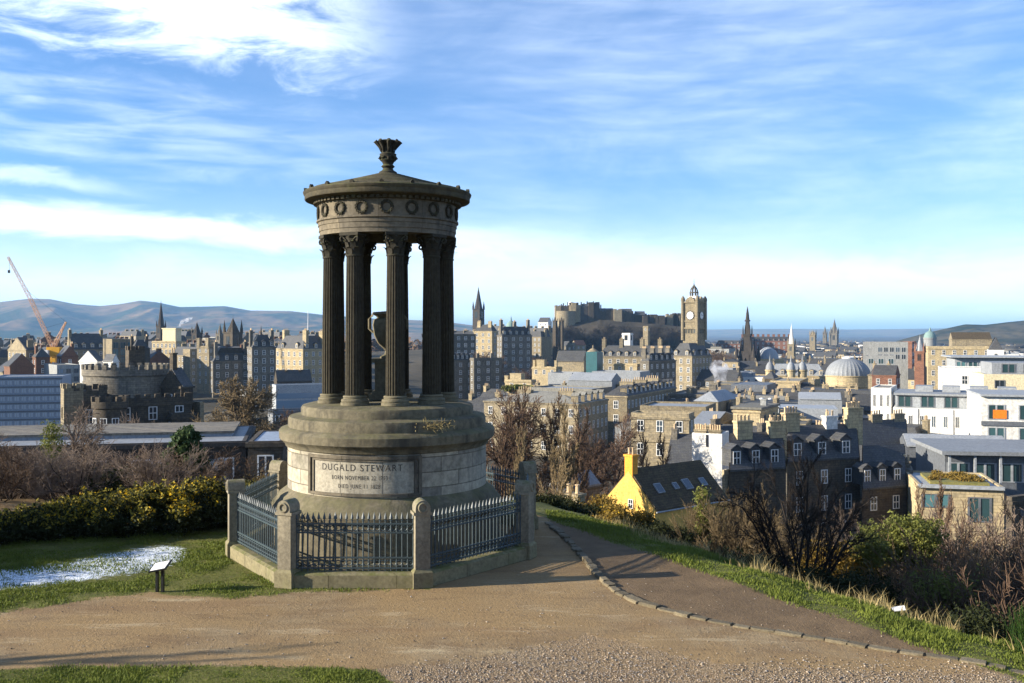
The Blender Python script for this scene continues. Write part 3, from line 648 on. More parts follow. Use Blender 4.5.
RLB = ['front railing panel with spear tops facing the path below the inscription', 'railing panel in the monument shadow between the near right and right piers', 'short railing panel in shade beside the dark path',
       'rear railing panel on the right with sunlit grass seen through it', None, 'rear railing panel behind the monument on the hedge side', 'side railing panel crossing behind the near left railing', 'sunlit pale blue railing panel on the left beside the grass']
bar = MB().tube([(0, 0, 0.33), (0, 0, 1.36)], 0.0145, 6)
bar.lathe([(0.014, 1.355), (0.03, 1.365), (0.014, 1.375), (0.013, 1.39), (0.034, 1.41), (0.026, 1.45), (0.002, 1.545)], 6)
barm = bar.mesh('bar', MT['rail_paint'])
for i in range(8):
    (x0, y0), (x1, y1) = PIERS[i], PIERS[(i + 1) % 8]
    if RLB[i] is None: continue
    L = math.hypot(x1 - x0, y1 - y0); t = thing('iron_railing', RLB[i], 'railing', ((x0 + x1) / 2, (y0 + y1) / 2, min(gz((x0 + x1) / 2, (y0 + y1) / 2), 0)), math.atan2(y1 - y0, x1 - x0), 'iron railing panels round the monument')
    h = L / 2 - 0.17
    MB().box(-h - 0.1, h + 0.1, -0.19, 0.19, -0.5, 0.27).frustum((-h - 0.1, h + 0.1, -0.19, 0.19, 0.27), (-h - 0.1, h + 0.1, -0.12, 0.12, 0.31)).build('plinth', MT['plinth_stone'], t)
    for z in (0.385, 0.60, 1.12, 1.30): MB().box(-h, h, -0.02, 0.02, z - 0.016, z + 0.016).build('rail', MT['rail_paint'], t)
    nb = int(round(2 * h / 0.118)); og = MB()
    for k in range(nb + 1):
        xb = -h + 2 * h * k / nb; link('bar', barm, t, (xb, 0, 0), scale=(1.25, 1.25, 1) if k % 5 == 2 else None)
        if k < nb:
            xm = xb + h / nb
            for z in (0.49, 1.21): og.torus((xm, 0, z), (1, 0, 0), (0, 0, 1), 0.055, 0.012, 8, 4)
    og.build('ring_ornament', MT['rail_paint'], t)

# ------------------------------------------------------------------ small things by the path
p = G(160, 592); sg = thing('information_sign', 'small black information lectern with pale sloping panel on the grass', 'sign', (p.x, p.y, gz(p.x, p.y)), R(-8))
MB().box(-0.085, -0.035, -0.03, 0.03, -0.1, 0.50).build('post', MT['black_paint'], sg); MB().box(0.035, 0.085, -0.03, 0.03, -0.1, 0.50).build('post', MT['black_paint'], sg)
pn = MB(); pn.T = Matrix.Translation((0, 0, 0.53)) @ Matrix.Rotation(R(24), 4, 'X') @ Matrix.Rotation(R(-14), 4, 'Y')
pn.box(-0.2, 0.2, -0.15, 0.15, -0.025, 0.0).build('panel', MT['black_paint'], sg)
pf = MB(); pf.T = pn.T; pf.box(-0.17, 0.17, -0.125, 0.125, 0.001, 0.006).build('panel_face', MT['white_paint'], sg)
pts = [G(*q) for q in KERB]; cum = [0]
for a, b_ in zip(pts, pts[1:]): cum.append(cum[-1] + (b_ - a).length)
def along(sv_):
    for k in range(len(pts) - 1):
        if sv_ <= cum[k + 1]:
            u = (sv_ - cum[k]) / (cum[k + 1] - cum[k]); return pts[k].lerp(pts[k + 1], u), (pts[k + 1] - pts[k])
    return pts[-1], pts[-1] - pts[-2]
srng = random.Random(4); s_ = 0.2
while s_ < cum[-1] - 0.4:
    L = srng.uniform(0.24, 0.52); q, d = along(s_ + L / 2); fade = max(0.35, min(1, 1.25 - s_ / cum[-1] * 0.9))
    hh = 0.065 * fade * srng.uniform(0.6, 1.25); ww = srng.uniform(0.07, 0.115); l2 = L / 2 - srng.uniform(0.004, 0.03)
    mb = MB(); vs = []
    for z, k in ((-0.12, 1.0), (hh * 0.6, 1.0), (hh, 0.8)):
        for (sx, sy) in ((-1, -1), (-0.3, -1.1), (0.4, -1.05), (1, -0.9), (1, 0.9), (0.35, 1.1), (-0.3, 1.0), (-1, 0.95)):
            vs.append((sx * l2 * (0.9 + 0.1 * k) * srng.uniform(0.95, 1.03), sy * ww * k * srng.uniform(0.85, 1.1), z * srng.uniform(0.9, 1.1) if z > 0 else z))
    fs = [(j * 8 + i, j * 8 + (i + 1) % 8, (j + 1) * 8 + (i + 1) % 8, (j + 1) * 8 + i) for j in range(2) for i in range(8)] + [tuple(range(16, 24))]
    mb.add(vs, fs); o = mb.build('edging_stone', MT['edging_stone'], None, False, (q.x, q.y, gz(q.x, q.y)), math.atan2(d.y, d.x) + srng.gauss(0, 0.05))
    tag(o, 'rough sandstone edging stone in the curving row between the two paths', 'edging stone', 'edging stones between the paths'); s_ += L
# pebbles, too many to count
prg = np.random.default_rng(9); n = 52000
px = prg.uniform(-60, 1080, n); py = prg.uniform(578, 705, n); dens = np.clip((py - np.interp(px, [300, 400, 480, 590, 650, 720, 1024], [680, 662, 650, 632, 644, 655, 655])) / 26, 0.02, 1)
k = prg.random(n) < dens; px = px[k]; py = py[k]; yy = F * CZ / (py - HY); xx = (px - HX) / F * yy
dk, gr, fr_, gv, _ = masks(xx, yy); k = (gr < 0.3); xx = xx[k]; yy = yy[k]; zz_ = ground_z(xx, yy); n = len(xx)
ico = np.array([(0, 0, 1), (0.9, 0, 0.3), (0.28, 0.85, 0.3), (-0.72, 0.52, 0.35), (-0.72, -0.52, 0.25), (0.28, -0.85, 0.3), (0, 0, -0.6)])
fi = np.array([(0, 1, 2), (0, 2, 3), (0, 3, 4), (0, 4, 5), (0, 5, 1), (6, 2, 1), (6, 3, 2), (6, 4, 3), (6, 5, 4), (6, 1, 5)])
sz = prg.uniform(0.008, 0.021, n) * np.where(prg.random(n) < 0.05, 1.7, 1); an = prg.uniform(0, 6.28, n); jit = prg.uniform(0.7, 1.3, (n, 7, 3))
Vp = ico[None] * jit * sz[:, None, None] * np.array([1, 0.8, 0.65]); ca, sa = np.cos(an)[:, None], np.sin(an)[:, None]
Vp = np.stack([Vp[..., 0] * ca - Vp[..., 1] * sa + xx[:, None], Vp[..., 0] * sa + Vp[..., 1] * ca + yy[:, None], Vp[..., 2] + zz_[:, None] + 0.004], -1)
D_('pebble_pale', (0.42, 0.34, 0.25), rough=0.9, bump=0); D_('pebble_dark', (0.17, 0.125, 0.09), rough=0.9, bump=0); D_('pebble_grey', (0.30, 0.27, 0.24), rough=0.9, bump=0)
tag(link('gravel', np_mesh('gravel', Vp.reshape(-1, 3), (fi[None] + (np.arange(n) * 7)[:, None, None]).reshape(-1, 3), [MT['pebble_pale'], MT['pebble_dark'], MT['pebble_grey']], np.repeat(prg.integers(0, 3, n), 10))), 'loose pale and brown gravel on the path', kind='stuff')
# ------------------------------------------------------------------ trees and shrubs
def tubes(segs, n):
    """segs: rows of p0(3) p1(3) r0 r1 -> vertex and quad arrays of n-sided tubes"""
    S = np.array(segs, float); p0, p1 = S[:, 0:3], S[:, 3:6]; d = p1 - p0; d /= np.maximum(np.linalg.norm(d, axis=1, keepdims=True), 1e-9)
    ref = np.where(np.abs(d[:, 2:3]) < 0.9, np.array([[0, 0, 1.0]]), np.array([[1.0, 0, 0]])); u = np.cross(d, ref); u /= np.linalg.norm(u, axis=1, keepdims=True); v = np.cross(d, u)
    t = np.arange(n) * 2 * np.pi / n; rg = u[:, None] * np.cos(t)[None, :, None] + v[:, None] * np.sin(t)[None, :, None]
    V = np.concatenate([p0[:, None] + rg * S[:, 6][:, None, None], p1[:, None] + rg * S[:, 7][:, None, None]], 1)
    k = np.arange(n); q = np.stack([k, (k + 1) % n, (k + 1) % n + n, k + n], 1)
    Q = (q[None] + (np.arange(len(S)) * 2 * n)[:, None, None]).reshape(-1, 4); return V.reshape(-1, 3), Q
def grow(rg, p, d, L, r, lvl, pr, segs):
    k = max(2, int(pr['steps'] - lvl * 0.5)); sl = L / k; rr_ = r
    for i in range(k):
        d = (d + Vector((rg.gauss(0, 1), rg.gauss(0, 1), rg.gauss(0, 1))) * pr['wob'] + Vector((0, 0, pr['up'])) * (0.5 if lvl else 0.2)).normalized()
        q = p + d * sl; r2 = max(pr['rmin'], rr_ * (1 - pr['taper'] / k)); segs.append((*p, *q, rr_, r2)); p = q; rr_ = r2
        if lvl < pr['lv'] and (i >= pr['first'] or lvl > 0):
            for _ in range(pr['kids'][min(lvl, len(pr['kids']) - 1)]):
                ax = Vector((rg.gauss(0, 1), rg.gauss(0, 1), rg.gauss(0, 0.6))); ax = (ax - d * ax.dot(d)).normalized()
                a = rg.uniform(*pr['ang']); nd = (d * math.cos(a) + ax * math.sin(a)).normalized()
                grow(rg, p, nd, L * pr['len'] * rg.uniform(0.65, 1.15) * (1 - 0.35 * i / k), max(pr['rmin'], rr_ * pr['thin']), lvl + 1, pr, segs)
BASE = dict(steps=5, wob=0.13, up=0.06, taper=0.55, lv=3, first=1, kids=(2, 2, 2), ang=(0.45, 0.95), len=0.62, thin=0.6, rmin=0.006)
def proto(seed, stems=1, lean=0.0, spread=0.0, trunk_r=0.03, **k):
    rg = random.Random(seed); pr = dict(BASE); pr.update(k); segs = []
    for s in range(stems):
        a = 2 * math.pi * (s + rg.random() * 0.7) / stems; l = lean * rg.uniform(0.3, 1.2)
        grow(rg, Vector((math.cos(a) * spread * rg.random(), math.sin(a) * spread * rg.random(), -0.04)), Vector((math.cos(a) * l, math.sin(a) * l, 1)).normalized(), pr.get('L0', 0.6) * rg.uniform(0.8, 1.1), trunk_r * rg.uniform(0.6, 1.1), 0, pr, segs)
    S = np.array(segs); zmax = np.percentile(S[:, 5], 99.5); S = S / zmax; S[:, 6:8] = np.maximum(S[:, 6:8], pr['rmin'] * 0.8)
    th = S[:, 6] > max(pr.get('cut', 0.010), pr['rmin'] * 1.4)
    return tubes(S[th], 6), tubes(S[~th], 3)
PROTO = {
    'round': proto(2, trunk_r=0.034, kids=(3, 2, 2, 2), lv=4, steps=5, ang=(0.4, 0.9), up=0.04, len=0.66, rmin=0.0014, L0=0.5),
    'dense': proto(2, trunk_r=0.034, kids=(3, 3, 2, 2), lv=4, steps=5, ang=(0.4, 1.0), up=0.03, len=0.66, rmin=0.0022, L0=0.42),
    'round2': proto(7, trunk_r=0.034, kids=(3, 2, 2, 1), lv=4, steps=5, ang=(0.4, 1.0), up=0.05, len=0.62, rmin=0.0014, L0=0.6),
    'tall': proto(12, trunk_r=0.022, kids=(2, 2, 2), lv=3, steps=8, ang=(0.35, 0.75), up=0.12, len=0.42, rmin=0.0016, L0=0.95, first=2),
    'tall2': proto(23, trunk_r=0.022, kids=(2, 3, 2), lv=3, steps=8, ang=(0.3, 0.7), up=0.16, len=0.40, rmin=0.0016, L0=0.95, first=1, wob=0.16),
    'multi': proto(31, stems=10, lean=0.62, spread=0.05, trunk_r=0.0145, kids=(1, 2, 3), lv=3, steps=6, ang=(0.25, 0.75), up=0.05, len=0.5, rmin=0.0010, L0=0.85, wob=0.11, first=1, cut=0.0065),
    'thicket': proto(41, stems=26, lean=0.8, spread=0.22, trunk_r=0.010, kids=(2, 2), lv=2, steps=6, ang=(0.25, 0.8), up=0.05, len=0.5, rmin=0.0022, L0=0.8, wob=0.16, cut=0.006),
    'thicket2': proto(43, stems=30, lean=1.1, spread=0.4, trunk_r=0.009, kids=(2, 2), lv=2, steps=6, ang=(0.3, 0.9), up=0.02, len=0.5, rmin=0.0022, L0=0.8, wob=0.2, cut=0.006),
    'bush': proto(47, stems=34, lean=0.95, spread=0.12, trunk_r=0.012, kids=(2, 2, 1), lv=3, steps=5, ang=(0.2, 0.6), up=0.07, len=0.5, rmin=0.0020, L0=0.75, wob=0.13, cut=0.006),
}
TMESH = {}
def tree_mesh(kind, bark, twig):
    key = (kind, bark, twig)
    if key not in TMESH:
        (v1, q1), (v2, q2) = PROTO[kind]; TMESH[key] = (np_mesh('trunk', v1, q1, MT[bark], smooth=True), np_mesh('crown', v2, q2, MT[twig]))
    return TMESH[key]
def tree(kind, label, px, ytop, D, bark='bark', twig='twig_brown', wide=1.0, rz=None, name='bare_tree', cat='tree', group=None, dz=0.0, h=None):
    x = (px - HX) / F * D; zg = gz(x, D) + dz; hh = h or (CZ - (ytop - HY) / F * D - zg)
    t = thing(name, label, cat, (x, D, zg), rnd.uniform(0, 6.28) if rz is None else rz, group)
    a, b_ = tree_mesh(kind, bark, twig); t.scale = (hh * wide, hh * wide, hh)
    link('trunk' if name != 'bare_bush' else 'stem', a, t); link('crown', b_, t); return t
def leaf_cloud(seed, blobs, n, size, flat=0.0):
    """leaf-sized quads through the volume of several blobs (cx,cy,cz,rx,ry,rz), ragged at the edge"""
    rg = np.random.default_rng(seed); B = np.array(blobs, float); vol = B[:, 3] * B[:, 4] * B[:, 5]; w_ = vol ** 0.67 / (vol ** 0.67).sum()
    bi = rg.choice(len(B), n, p=w_); d = rg.normal(size=(n, 3)); d /= np.linalg.norm(d, axis=1, keepdims=True)
    lump = 0.78 + 0.30 * np.sin(d[:, 0] * 5 + bi) * np.cos(d[:, 1] * 6 + bi * 2) + 0.16 * np.sin(d[:, 2] * 11 + d[:, 0] * 9)
    rad = (1 - rg.random(n) ** 2.2 * 0.6) * lump * rg.uniform(0.9, 1.1, n)
    c = B[bi, :3] + d * rad[:, None] * B[bi, 3:6]; c[:, 2] = np.maximum(c[:, 2], 0.02)
    u = rg.normal(size=(n, 3)); u[:, 2] *= 1 - flat; u /= np.linalg.norm(u, axis=1, keepdims=True); v = np.cross(u, rg.normal(size=(n, 3))); v /= np.linalg.norm(v, axis=1, keepdims=True)
    s = size * rg.uniform(0.6, 1.4, (n, 1)); a = u * s; b_ = v * s * 0.42
    V = np.stack([c - a, c + b_, c + a, c - b_], 1).reshape(-1, 3); return V, np.arange(n * 4).reshape(-1, 4), c
def shrub(name, label, blobs, n, size, mat, loc, seed, cat='shrub', group=None, flowers=0, fmat='gorse_flower', fsize=0.035, fside=(-0.6, -0.3, 0.75), stem='bark', fcut=0.35, sprigs=0):
    t = thing(name, label, cat, loc, 0, group); V, Q, c = leaf_cloud(seed, blobs, n, size); link('foliage', np_mesh('foliage', V, Q, MT[mat]), t)
    st = MB(); rg = random.Random(seed)
    for (x, y, z, rx, ry, rz_) in blobs[:6]: st.tube([(x * 0.3, y * 0.3, -0.2), (x * 0.7, y * 0.7, z * 0.6), (x, y, z + rz_ * 0.3)], [0.03, 0.025, 0.01], 5)
    st.build('stem', MT[stem], t)
    for flowers, fmat, fsize, lo_, nm_ in ((flowers, fmat, fsize, 0.46, 'flowers'), (sprigs, 'gorse_top_lit', 0.05, 0.2, 'sprigs')):
        if not flowers: continue
        V2, Q2, c2 = leaf_cloud(seed + 1 + len(nm_), [(x, y, z, rx * 1.05, ry * 1.05, rz_ * 1.07) for x, y, z, rx, ry, rz_ in blobs], flowers, fsize)
        cc = np.array([b_[:3] for b_ in blobs]); dirv = np.array(fside) / np.linalg.norm(fside)
        near = c2[:, None] - cc[None]; k = np.argmin(np.linalg.norm(near, axis=2), 1); o = near[np.arange(len(c2)), k]
        o = o / np.linalg.norm(o, axis=1, keepdims=True); nz = noise2(c2[:, 0] * 2.2 + 9, c2[:, 1] * 2.2 + c2[:, 2] * 2.7, seed, 3)
        keep = (o @ dirv > fcut) & (nz > lo_); link(nm_, np_mesh(nm_, V2.reshape(-1, 4, 3)[keep].reshape(-1, 3), np.arange(keep.sum() * 4).reshape(-1, 4), MT[fmat]), t)
    return t
def blobset(seed, n, sx, sy, h, r0=0.5):
    rg = random.Random(seed); out = []
    for _ in range(n):
        r = r0 * rg.uniform(0.7, 1.2); x = rg.uniform(-sx, sx); y = rg.uniform(-sy, sy); out.append((x, y, max(r * 0.6, (h - r) * rg.uniform(0.45, 1.0)), r * 1.15, r * 1.15, r))
    return out
# the gorse hedge at the left
HG = [(-36, 24.9, 1.0, 0, 'gorse bush at the far left end of the dark hedge, hardly in flower'), (22, 25.5, 1.12, 120, 'gorse bush with few flowers below the bare tree with an ivied trunk'),
      (62, 25.9, 1.28, 500, 'gorse bush with scattered yellow flowers, second from the left in the hedge'), (104, 26.1, 1.45, 1100, 'gorse bush with yellow flower tips in the middle of the hedge behind the frost'),
      (148, 26.4, 1.62, 2400, 'bright yellow flowering gorse bush left of the pine'), (188, 26.7, 1.75, 2600, 'bright golden flowering gorse bush directly below the pine'), (222, 27.2, 1.5, 300, 'dull olive gorse bush at the hedge end beside the pale stone pier')]
for i, (px, D, h, fl, lb) in enumerate(HG):
    h *= 0.83; x = (px - HX) / F * D; bl = [(0, 0, h * 0.42, 0.85, 1.15, h * 0.5)] + blobset(60 + i, 9, 0.62, 0.9, h, 0.42)
    shrub('gorse_bush', lb, bl, 21000, 0.045, 'gorse', (x, D, gz(x, D) - 0.05), 100 + i, 'gorse', 'gorse hedge behind the frost', flowers=fl * 5, fside=(-0.2, -0.25, 1.0), fcut=0.34, sprigs=9000)
for i, (x, y, h) in enumerate([(-14.8, 24.0, 2.4), (-16.2, 23.2, 2.6), (-15.0, 22.6, 2.3), (-17.4, 22.2, 2.6), (-15.6, 21.2, 2.2), (-16.8, 20.3, 2.3), (-18.5, 21.2, 2.7)]):  # unseen bushes, added to throw shade on the frost and hedge front
    shrub('gorse_bush', 'unseen gorse bush added left of the view to shade the frost', blobset(80 + i, 9, 0.8, 0.9, h, 0.5) + [(0, 0, h * 0.42, 1.1, 1.2, h * 0.5)], 6000, 0.07, 'gorse', (x, y, gz(x, y) - 0.05), 130 + i, 'gorse', 'unseen gorse bushes added for shade')
# behind the hedge
for i_, (x_, y_, h_) in enumerate(((-20.5, 13.4, 5.6),)):
    tree('tall', 'bare tree outside the left edge throwing thin shadows over the path', (x_ / y_) * F + HX, 0, y_, 'bark_dark', 'bark_dark', 0.8, group='bare trees outside the view', h=h_)
for i_, px_ in enumerate((-20, 12, 40, 74, 108, 160, 196)):
    tree(('thicket2', 'bush', 'thicket')[i_ % 3], 'low brown scrub on the slope right behind the gorse hedge', px_, 0, 31 + (i_ * 7 % 5), 'bark_dark', ('twig_brown', 'twig_grey')[i_ % 2], 1.2, name='bare_bush', cat='bush', group='scrub behind the gorse hedge', h=1.75)
tree('round', 'dark bare tree with leaning limbs at the far left above the gorse', 8, 432, 40, 'bark_dark', 'twig_grey', 0.75)
tree('round2', 'bare tree with an ivied trunk left of the castle-like house', 52, 412, 44, 'bark_dark', 'twig_grey', 0.8, 1.0)
tree('multi', 'bare twiggy tree in front of the low dark terrace building', 104, 452, 40, 'bark_dark', 'twig_brown', 0.75)
tree('thicket', 'grey bare bush between the gorse and the low dark building', 78, 472, 36, 'bark_dark', 'twig_grey', 1.0, name='bare_bush', cat='bush')
tree('thicket2', 'tangled brown bare bush rising behind the yellow gorse', 128, 470, 38, 'bark_dark', 'twig_tan', 0.9, name='bare_bush', cat='bush')
tree('thicket', 'bare bush with grey twigs at the left edge above the gorse', 26, 470, 34, 'bark_dark', 'twig_grey', 0.9, name='bare_bush', cat='bush')
tree('thicket2', 'low grey-brown bare bush between the pine and the stone pier', 222, 468, 44, 'bark', 'twig_tan', 0.8, name='bare_bush', cat='bush')
x = (52 - HX) / F * 42.5
shrub('ivy', 'bright green ivy clump on the trunk above the gorse hedge', [(0, 0, 4.0 + k * 0.5, 0.5, 0.5, 0.5) for k in range(5)], 2600, 0.06, 'ivy', (x, 42.5, gz(x, 42.5)), 8, 'ivy')
for px, D, yt, lb in ((262, 47, 470, 'green and gold shrub beside the stone pier behind the left railing'), (138, 33, 476, 'olive green shrub left of the pine behind the gorse')):
    x = (px - HX) / F * D; zg = gz(x, D); h = CZ - (yt - HY) / F * D - zg
    shrub('shrub', lb, blobset(px, 10, 1.1, 0.9, h, 0.75), 9000, 0.07, 'gorse_orange' if px > 200 else 'gorse', (x, D, zg), px)
# pine
x = (186 - HX) / F * 33; zg = gz(x, 33); ph = CZ - (431 - HY) / F * 33 - zg
pine = thing('pine_tree', 'small pine tree with clumped needles standing behind the golden gorse', 'pine', (x, 33, zg)); prs = random.Random(3)
MB().tube([(0, 0, -0.2), (0.05, 0, ph * 0.5), (0, 0, ph * 0.98)], [0.13, 0.09, 0.02], 7).build('trunk', MT['bark'], pine)
brn = MB(); bls = []
for k in range(30):
    u = 0.12 + 0.86 * k / 29; a = k * 2.4 + prs.random(); L = (1.0 - u) * 0.95 + 0.16; L *= prs.uniform(0.7, 1.1); z = ph * u; d = Vector((math.cos(a), math.sin(a), 0))
    e = d * L + Vector((0, 0, z + 0.22 * L)); brn.tube([(0, 0, z), d * L * 0.5 + Vector((0, 0, z + 0.05)), e], [0.03, 0.022, 0.01], 4)
    bls += [(e.x, e.y, e.z, 0.25, 0.25, 0.18), (e.x * 0.6, e.y * 0.6, z + 0.12 * L, 0.26, 0.26, 0.16)]
brn.build('branch', MT['bark'], pine); V, Q, _ = leaf_cloud(17, bls, 15000, 0.075); link('crown', np_mesh('crown', V, Q, MT['pine']), pine)

tree('dense', 'broad round-crowned bare tree behind the terrace roof left of the columns', 244, 379, 142, 'bark', 'twig_tan', 1.0, 0.4)
tree('round2', 'smaller brown bare tree right of the round-crowned one', 287, 408, 150, 'bark', 'twig_brown', 0.8)
tree('round2', 'brown bare tree on the slope beside the monument steps', 312, 422, 135, 'bark', 'twig_brown', 0.9)
for px, yt, D, k, lb in ((70, 425, 118, 'round', 'grey bare tree in front of the square castellated tower'), (40, 428, 120, 'round2', 'grey bare tree in front of the blue office block'), (12, 430, 118, 'round', 'leftmost grey bare tree in front of the office block'), (122, 418, 133, 'thicket', 'bare grey sapling against the bay of the castellated house')):
    tree(k, lb, px, yt, D, 'bark', 'twig_grey', 0.95)
# copse right of the monument
CP_ = [(500, 395, 95, 'round', 'twig_red', 'reddish bare tree nearest the monument drum on its right'), (522, 398, 104, 'tall', 'twig_brown', 'tall brown bare tree second from the monument'), (540, 388, 100, 'tall2', 'twig_brown', 'slender upright bare tree before the left end of the grey terrace'),
       (553, 402, 88, 'tall', 'twig_tan', 'pale slender bare tree before the grey terrace front'), (566, 396, 96, 'tall2', 'twig_brown', 'bare tree before the middle of the grey terrace'), (578, 404, 90, 'tall', 'twig_brown', 'bare tree at the corner of the grey terrace'),
       (512, 420, 78, 'tall2', 'twig_brown', 'lower bare tree in front of the reddish one by the drum'), (532, 428, 74, 'tall', 'twig_tan', 'pale bare tree standing above the rear stone piers'), (548, 448, 62, 'tall2', 'twig_tan', 'tangle of pale bare stems right of the stone piers'),
       (596, 424, 130, 'round', 'twig_red', 'reddish bare tree under the shaded terrace side'), (613, 416, 140, 'round2', 'twig_red', 'reddish bare tree between the shaded terrace and the beige villa'), (600, 448, 150, 'round2', 'twig_red', 'low reddish bare tree left of the orange chimney'),
       (580, 452, 112, 'tall', 'twig_brown', 'brown bare tree left of the yellow gable'), (640, 425, 150, 'tall', 'bark_dark', 'dark slim bare tree against the beige villa front'), (662, 432, 150, 'tall2', 'bark_dark', 'second dark slim bare tree against the beige villa front'),
       (564, 458, 70, 'tall', 'twig_brown', 'brown bare sapling above the little pink chimney'), (524, 462, 58, 'tall2', 'twig_tan', 'pale tangled sapling behind the rear stone piers')]
for px, yt, D, k, tw, lb in CP_: tree(k, lb, px, yt, D, 'bark_dark' if tw != 'twig_tan' else 'bark', tw, 0.62 if k.startswith('tall') else 0.75)
# bushes at the edge of the dark path
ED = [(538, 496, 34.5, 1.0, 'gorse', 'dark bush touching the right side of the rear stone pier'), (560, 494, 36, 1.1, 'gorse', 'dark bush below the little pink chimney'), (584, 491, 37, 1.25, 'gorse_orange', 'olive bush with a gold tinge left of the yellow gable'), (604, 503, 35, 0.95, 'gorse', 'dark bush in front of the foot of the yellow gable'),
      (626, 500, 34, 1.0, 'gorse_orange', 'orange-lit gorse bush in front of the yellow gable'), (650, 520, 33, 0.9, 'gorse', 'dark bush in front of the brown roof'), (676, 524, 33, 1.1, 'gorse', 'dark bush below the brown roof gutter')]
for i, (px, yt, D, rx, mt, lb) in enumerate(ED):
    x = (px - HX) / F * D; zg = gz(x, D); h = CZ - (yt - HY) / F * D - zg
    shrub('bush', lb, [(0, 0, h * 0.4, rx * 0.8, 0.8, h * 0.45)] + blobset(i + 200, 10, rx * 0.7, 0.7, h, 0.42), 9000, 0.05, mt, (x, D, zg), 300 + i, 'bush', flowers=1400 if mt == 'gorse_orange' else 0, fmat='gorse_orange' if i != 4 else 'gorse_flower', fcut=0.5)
tree('bush', 'round twiggy tan bush beside the tall dark multi-stemmed tree', 735, 495, 33, 'bark', 'twig_tan', 0.85, name='bare_bush', cat='bush')
tree('thicket', 'thin tan bush between the brown roof and the round twiggy bush', 708, 505, 34, 'bark', 'twig_tan', 0.7, name='bare_bush', cat='bush')
tree('multi', 'tall dark multi-stemmed bare tree at the grass edge', 802, 444, 28.5, 'bark_dark', 'bark_dark', 0.78, 0.6)
x = (702 - HX) / F * 33.5
shrub('ivy', 'yellow-green ivied stump between the brown roof and the twiggy bush', [(0, 0, 0.6 + k * 0.5, 0.3, 0.3, 0.4) for k in range(5)], 2200, 0.05, 'ivy', (x, 33.5, gz(x, 33.5)), 9, 'ivy')
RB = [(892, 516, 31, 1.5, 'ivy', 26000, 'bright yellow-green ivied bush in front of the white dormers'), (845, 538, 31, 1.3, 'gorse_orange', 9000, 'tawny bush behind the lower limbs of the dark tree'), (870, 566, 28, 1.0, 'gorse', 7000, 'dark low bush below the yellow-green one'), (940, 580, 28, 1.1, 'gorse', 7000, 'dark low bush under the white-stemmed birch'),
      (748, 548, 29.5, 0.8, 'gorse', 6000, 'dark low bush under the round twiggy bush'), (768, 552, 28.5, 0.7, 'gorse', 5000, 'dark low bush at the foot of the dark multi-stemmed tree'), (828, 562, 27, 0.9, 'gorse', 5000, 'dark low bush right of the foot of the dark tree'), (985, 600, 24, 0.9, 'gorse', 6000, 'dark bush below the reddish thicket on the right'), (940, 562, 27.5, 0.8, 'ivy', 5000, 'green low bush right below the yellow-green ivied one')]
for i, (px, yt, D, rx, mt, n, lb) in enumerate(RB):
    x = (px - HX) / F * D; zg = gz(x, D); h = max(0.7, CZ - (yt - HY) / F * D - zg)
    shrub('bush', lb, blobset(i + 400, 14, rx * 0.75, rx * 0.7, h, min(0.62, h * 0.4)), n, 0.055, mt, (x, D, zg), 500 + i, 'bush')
tree('tall', 'white-stemmed birch with reddish twigs, left one of a pair', 928, 486, 40, 'bark_birch', 'twig_red', 0.5, 0.3, name='birch_tree')
tree('tall2', 'white-stemmed birch with reddish twigs, right one of a pair', 941, 484, 40.5, 'bark_birch', 'twig_red', 0.5, 1.3, name='birch_tree')
for px, yt, D, k, tw, wd_, lb in ((968, 520, 33, 'thicket', 'twig_brown', 0.8, 'brown bare thicket right of the birches'), (1000, 512, 34, 'bush', 'twig_grey', 0.9, 'grey-brown bare bush below the dark stone wing'), (1030, 500, 33, 'multi', 'bark_dark', 0.7, 'dark bare tree leaning in at the right edge'), (955, 545, 30, 'thicket2', 'twig_tan', 0.8, 'tan bare bush in front of the birches'),
                                (995, 550, 28, 'thicket2', 'twig_brown', 0.9, 'brown bare bush in front of the grey-brown one'), (1022, 545, 26.5, 'thicket', 'twig_red', 0.8, 'reddish bare thicket at the right edge'), (852, 552, 34, 'thicket2', 'twig_tan', 0.6, 'tan bare bush left of the yellow-green ivied bush'), (922, 572, 31, 'thicket', 'twig_tan', 0.6, 'pale bare bush between the ivied bush and the birches'), (858, 510, 42, 'multi', 'twig_grey', 0.7, 'pale arching bare tree in front of the white dormers'), (780, 520, 38, 'thicket', 'twig_tan', 0.8, 'pale bare bush seen through the dark tree')):
    tree(k, lb, px, yt, D, 'bark' if tw != 'bark_dark' else 'bark_dark', tw, wd_, name='bare_bush' if k in ('thicket', 'thicket2', 'bush') else 'bare_tree', cat='bush' if k in ('thicket', 'thicket2', 'bush') else 'tree')
# broom at the right edge: upright green rods
p = G(1020, 640); bx_, by_ = 9.1, 17.4; segs = []; brg = random.Random(2)
for k in range(420):
    a = brg.uniform(0, 6.28); l = abs(brg.gauss(0, 0.35)); b0 = Vector((brg.gauss(0, 0.12), brg.gauss(0, 0.12), 0)); d = Vector((math.cos(a) * l, math.sin(a) * l, 1)).normalized(); L = brg.uniform(0.5, 1.0); q = b0 + d * L * 0.5; e = q + (d + Vector((0, 0, 0.3))).normalized() * L * 0.5
    segs += [(*b0, *q, 0.007, 0.006), (*q, *e, 0.006, 0.003)]
V, Q = tubes(segs, 3); tag(link('broom', np_mesh('broom', V, Q, MT['broom']), None, (bx_, by_, gz(bx_, by_))), 'green broom shrub with upright rods at the right edge of the grass', 'shrub')
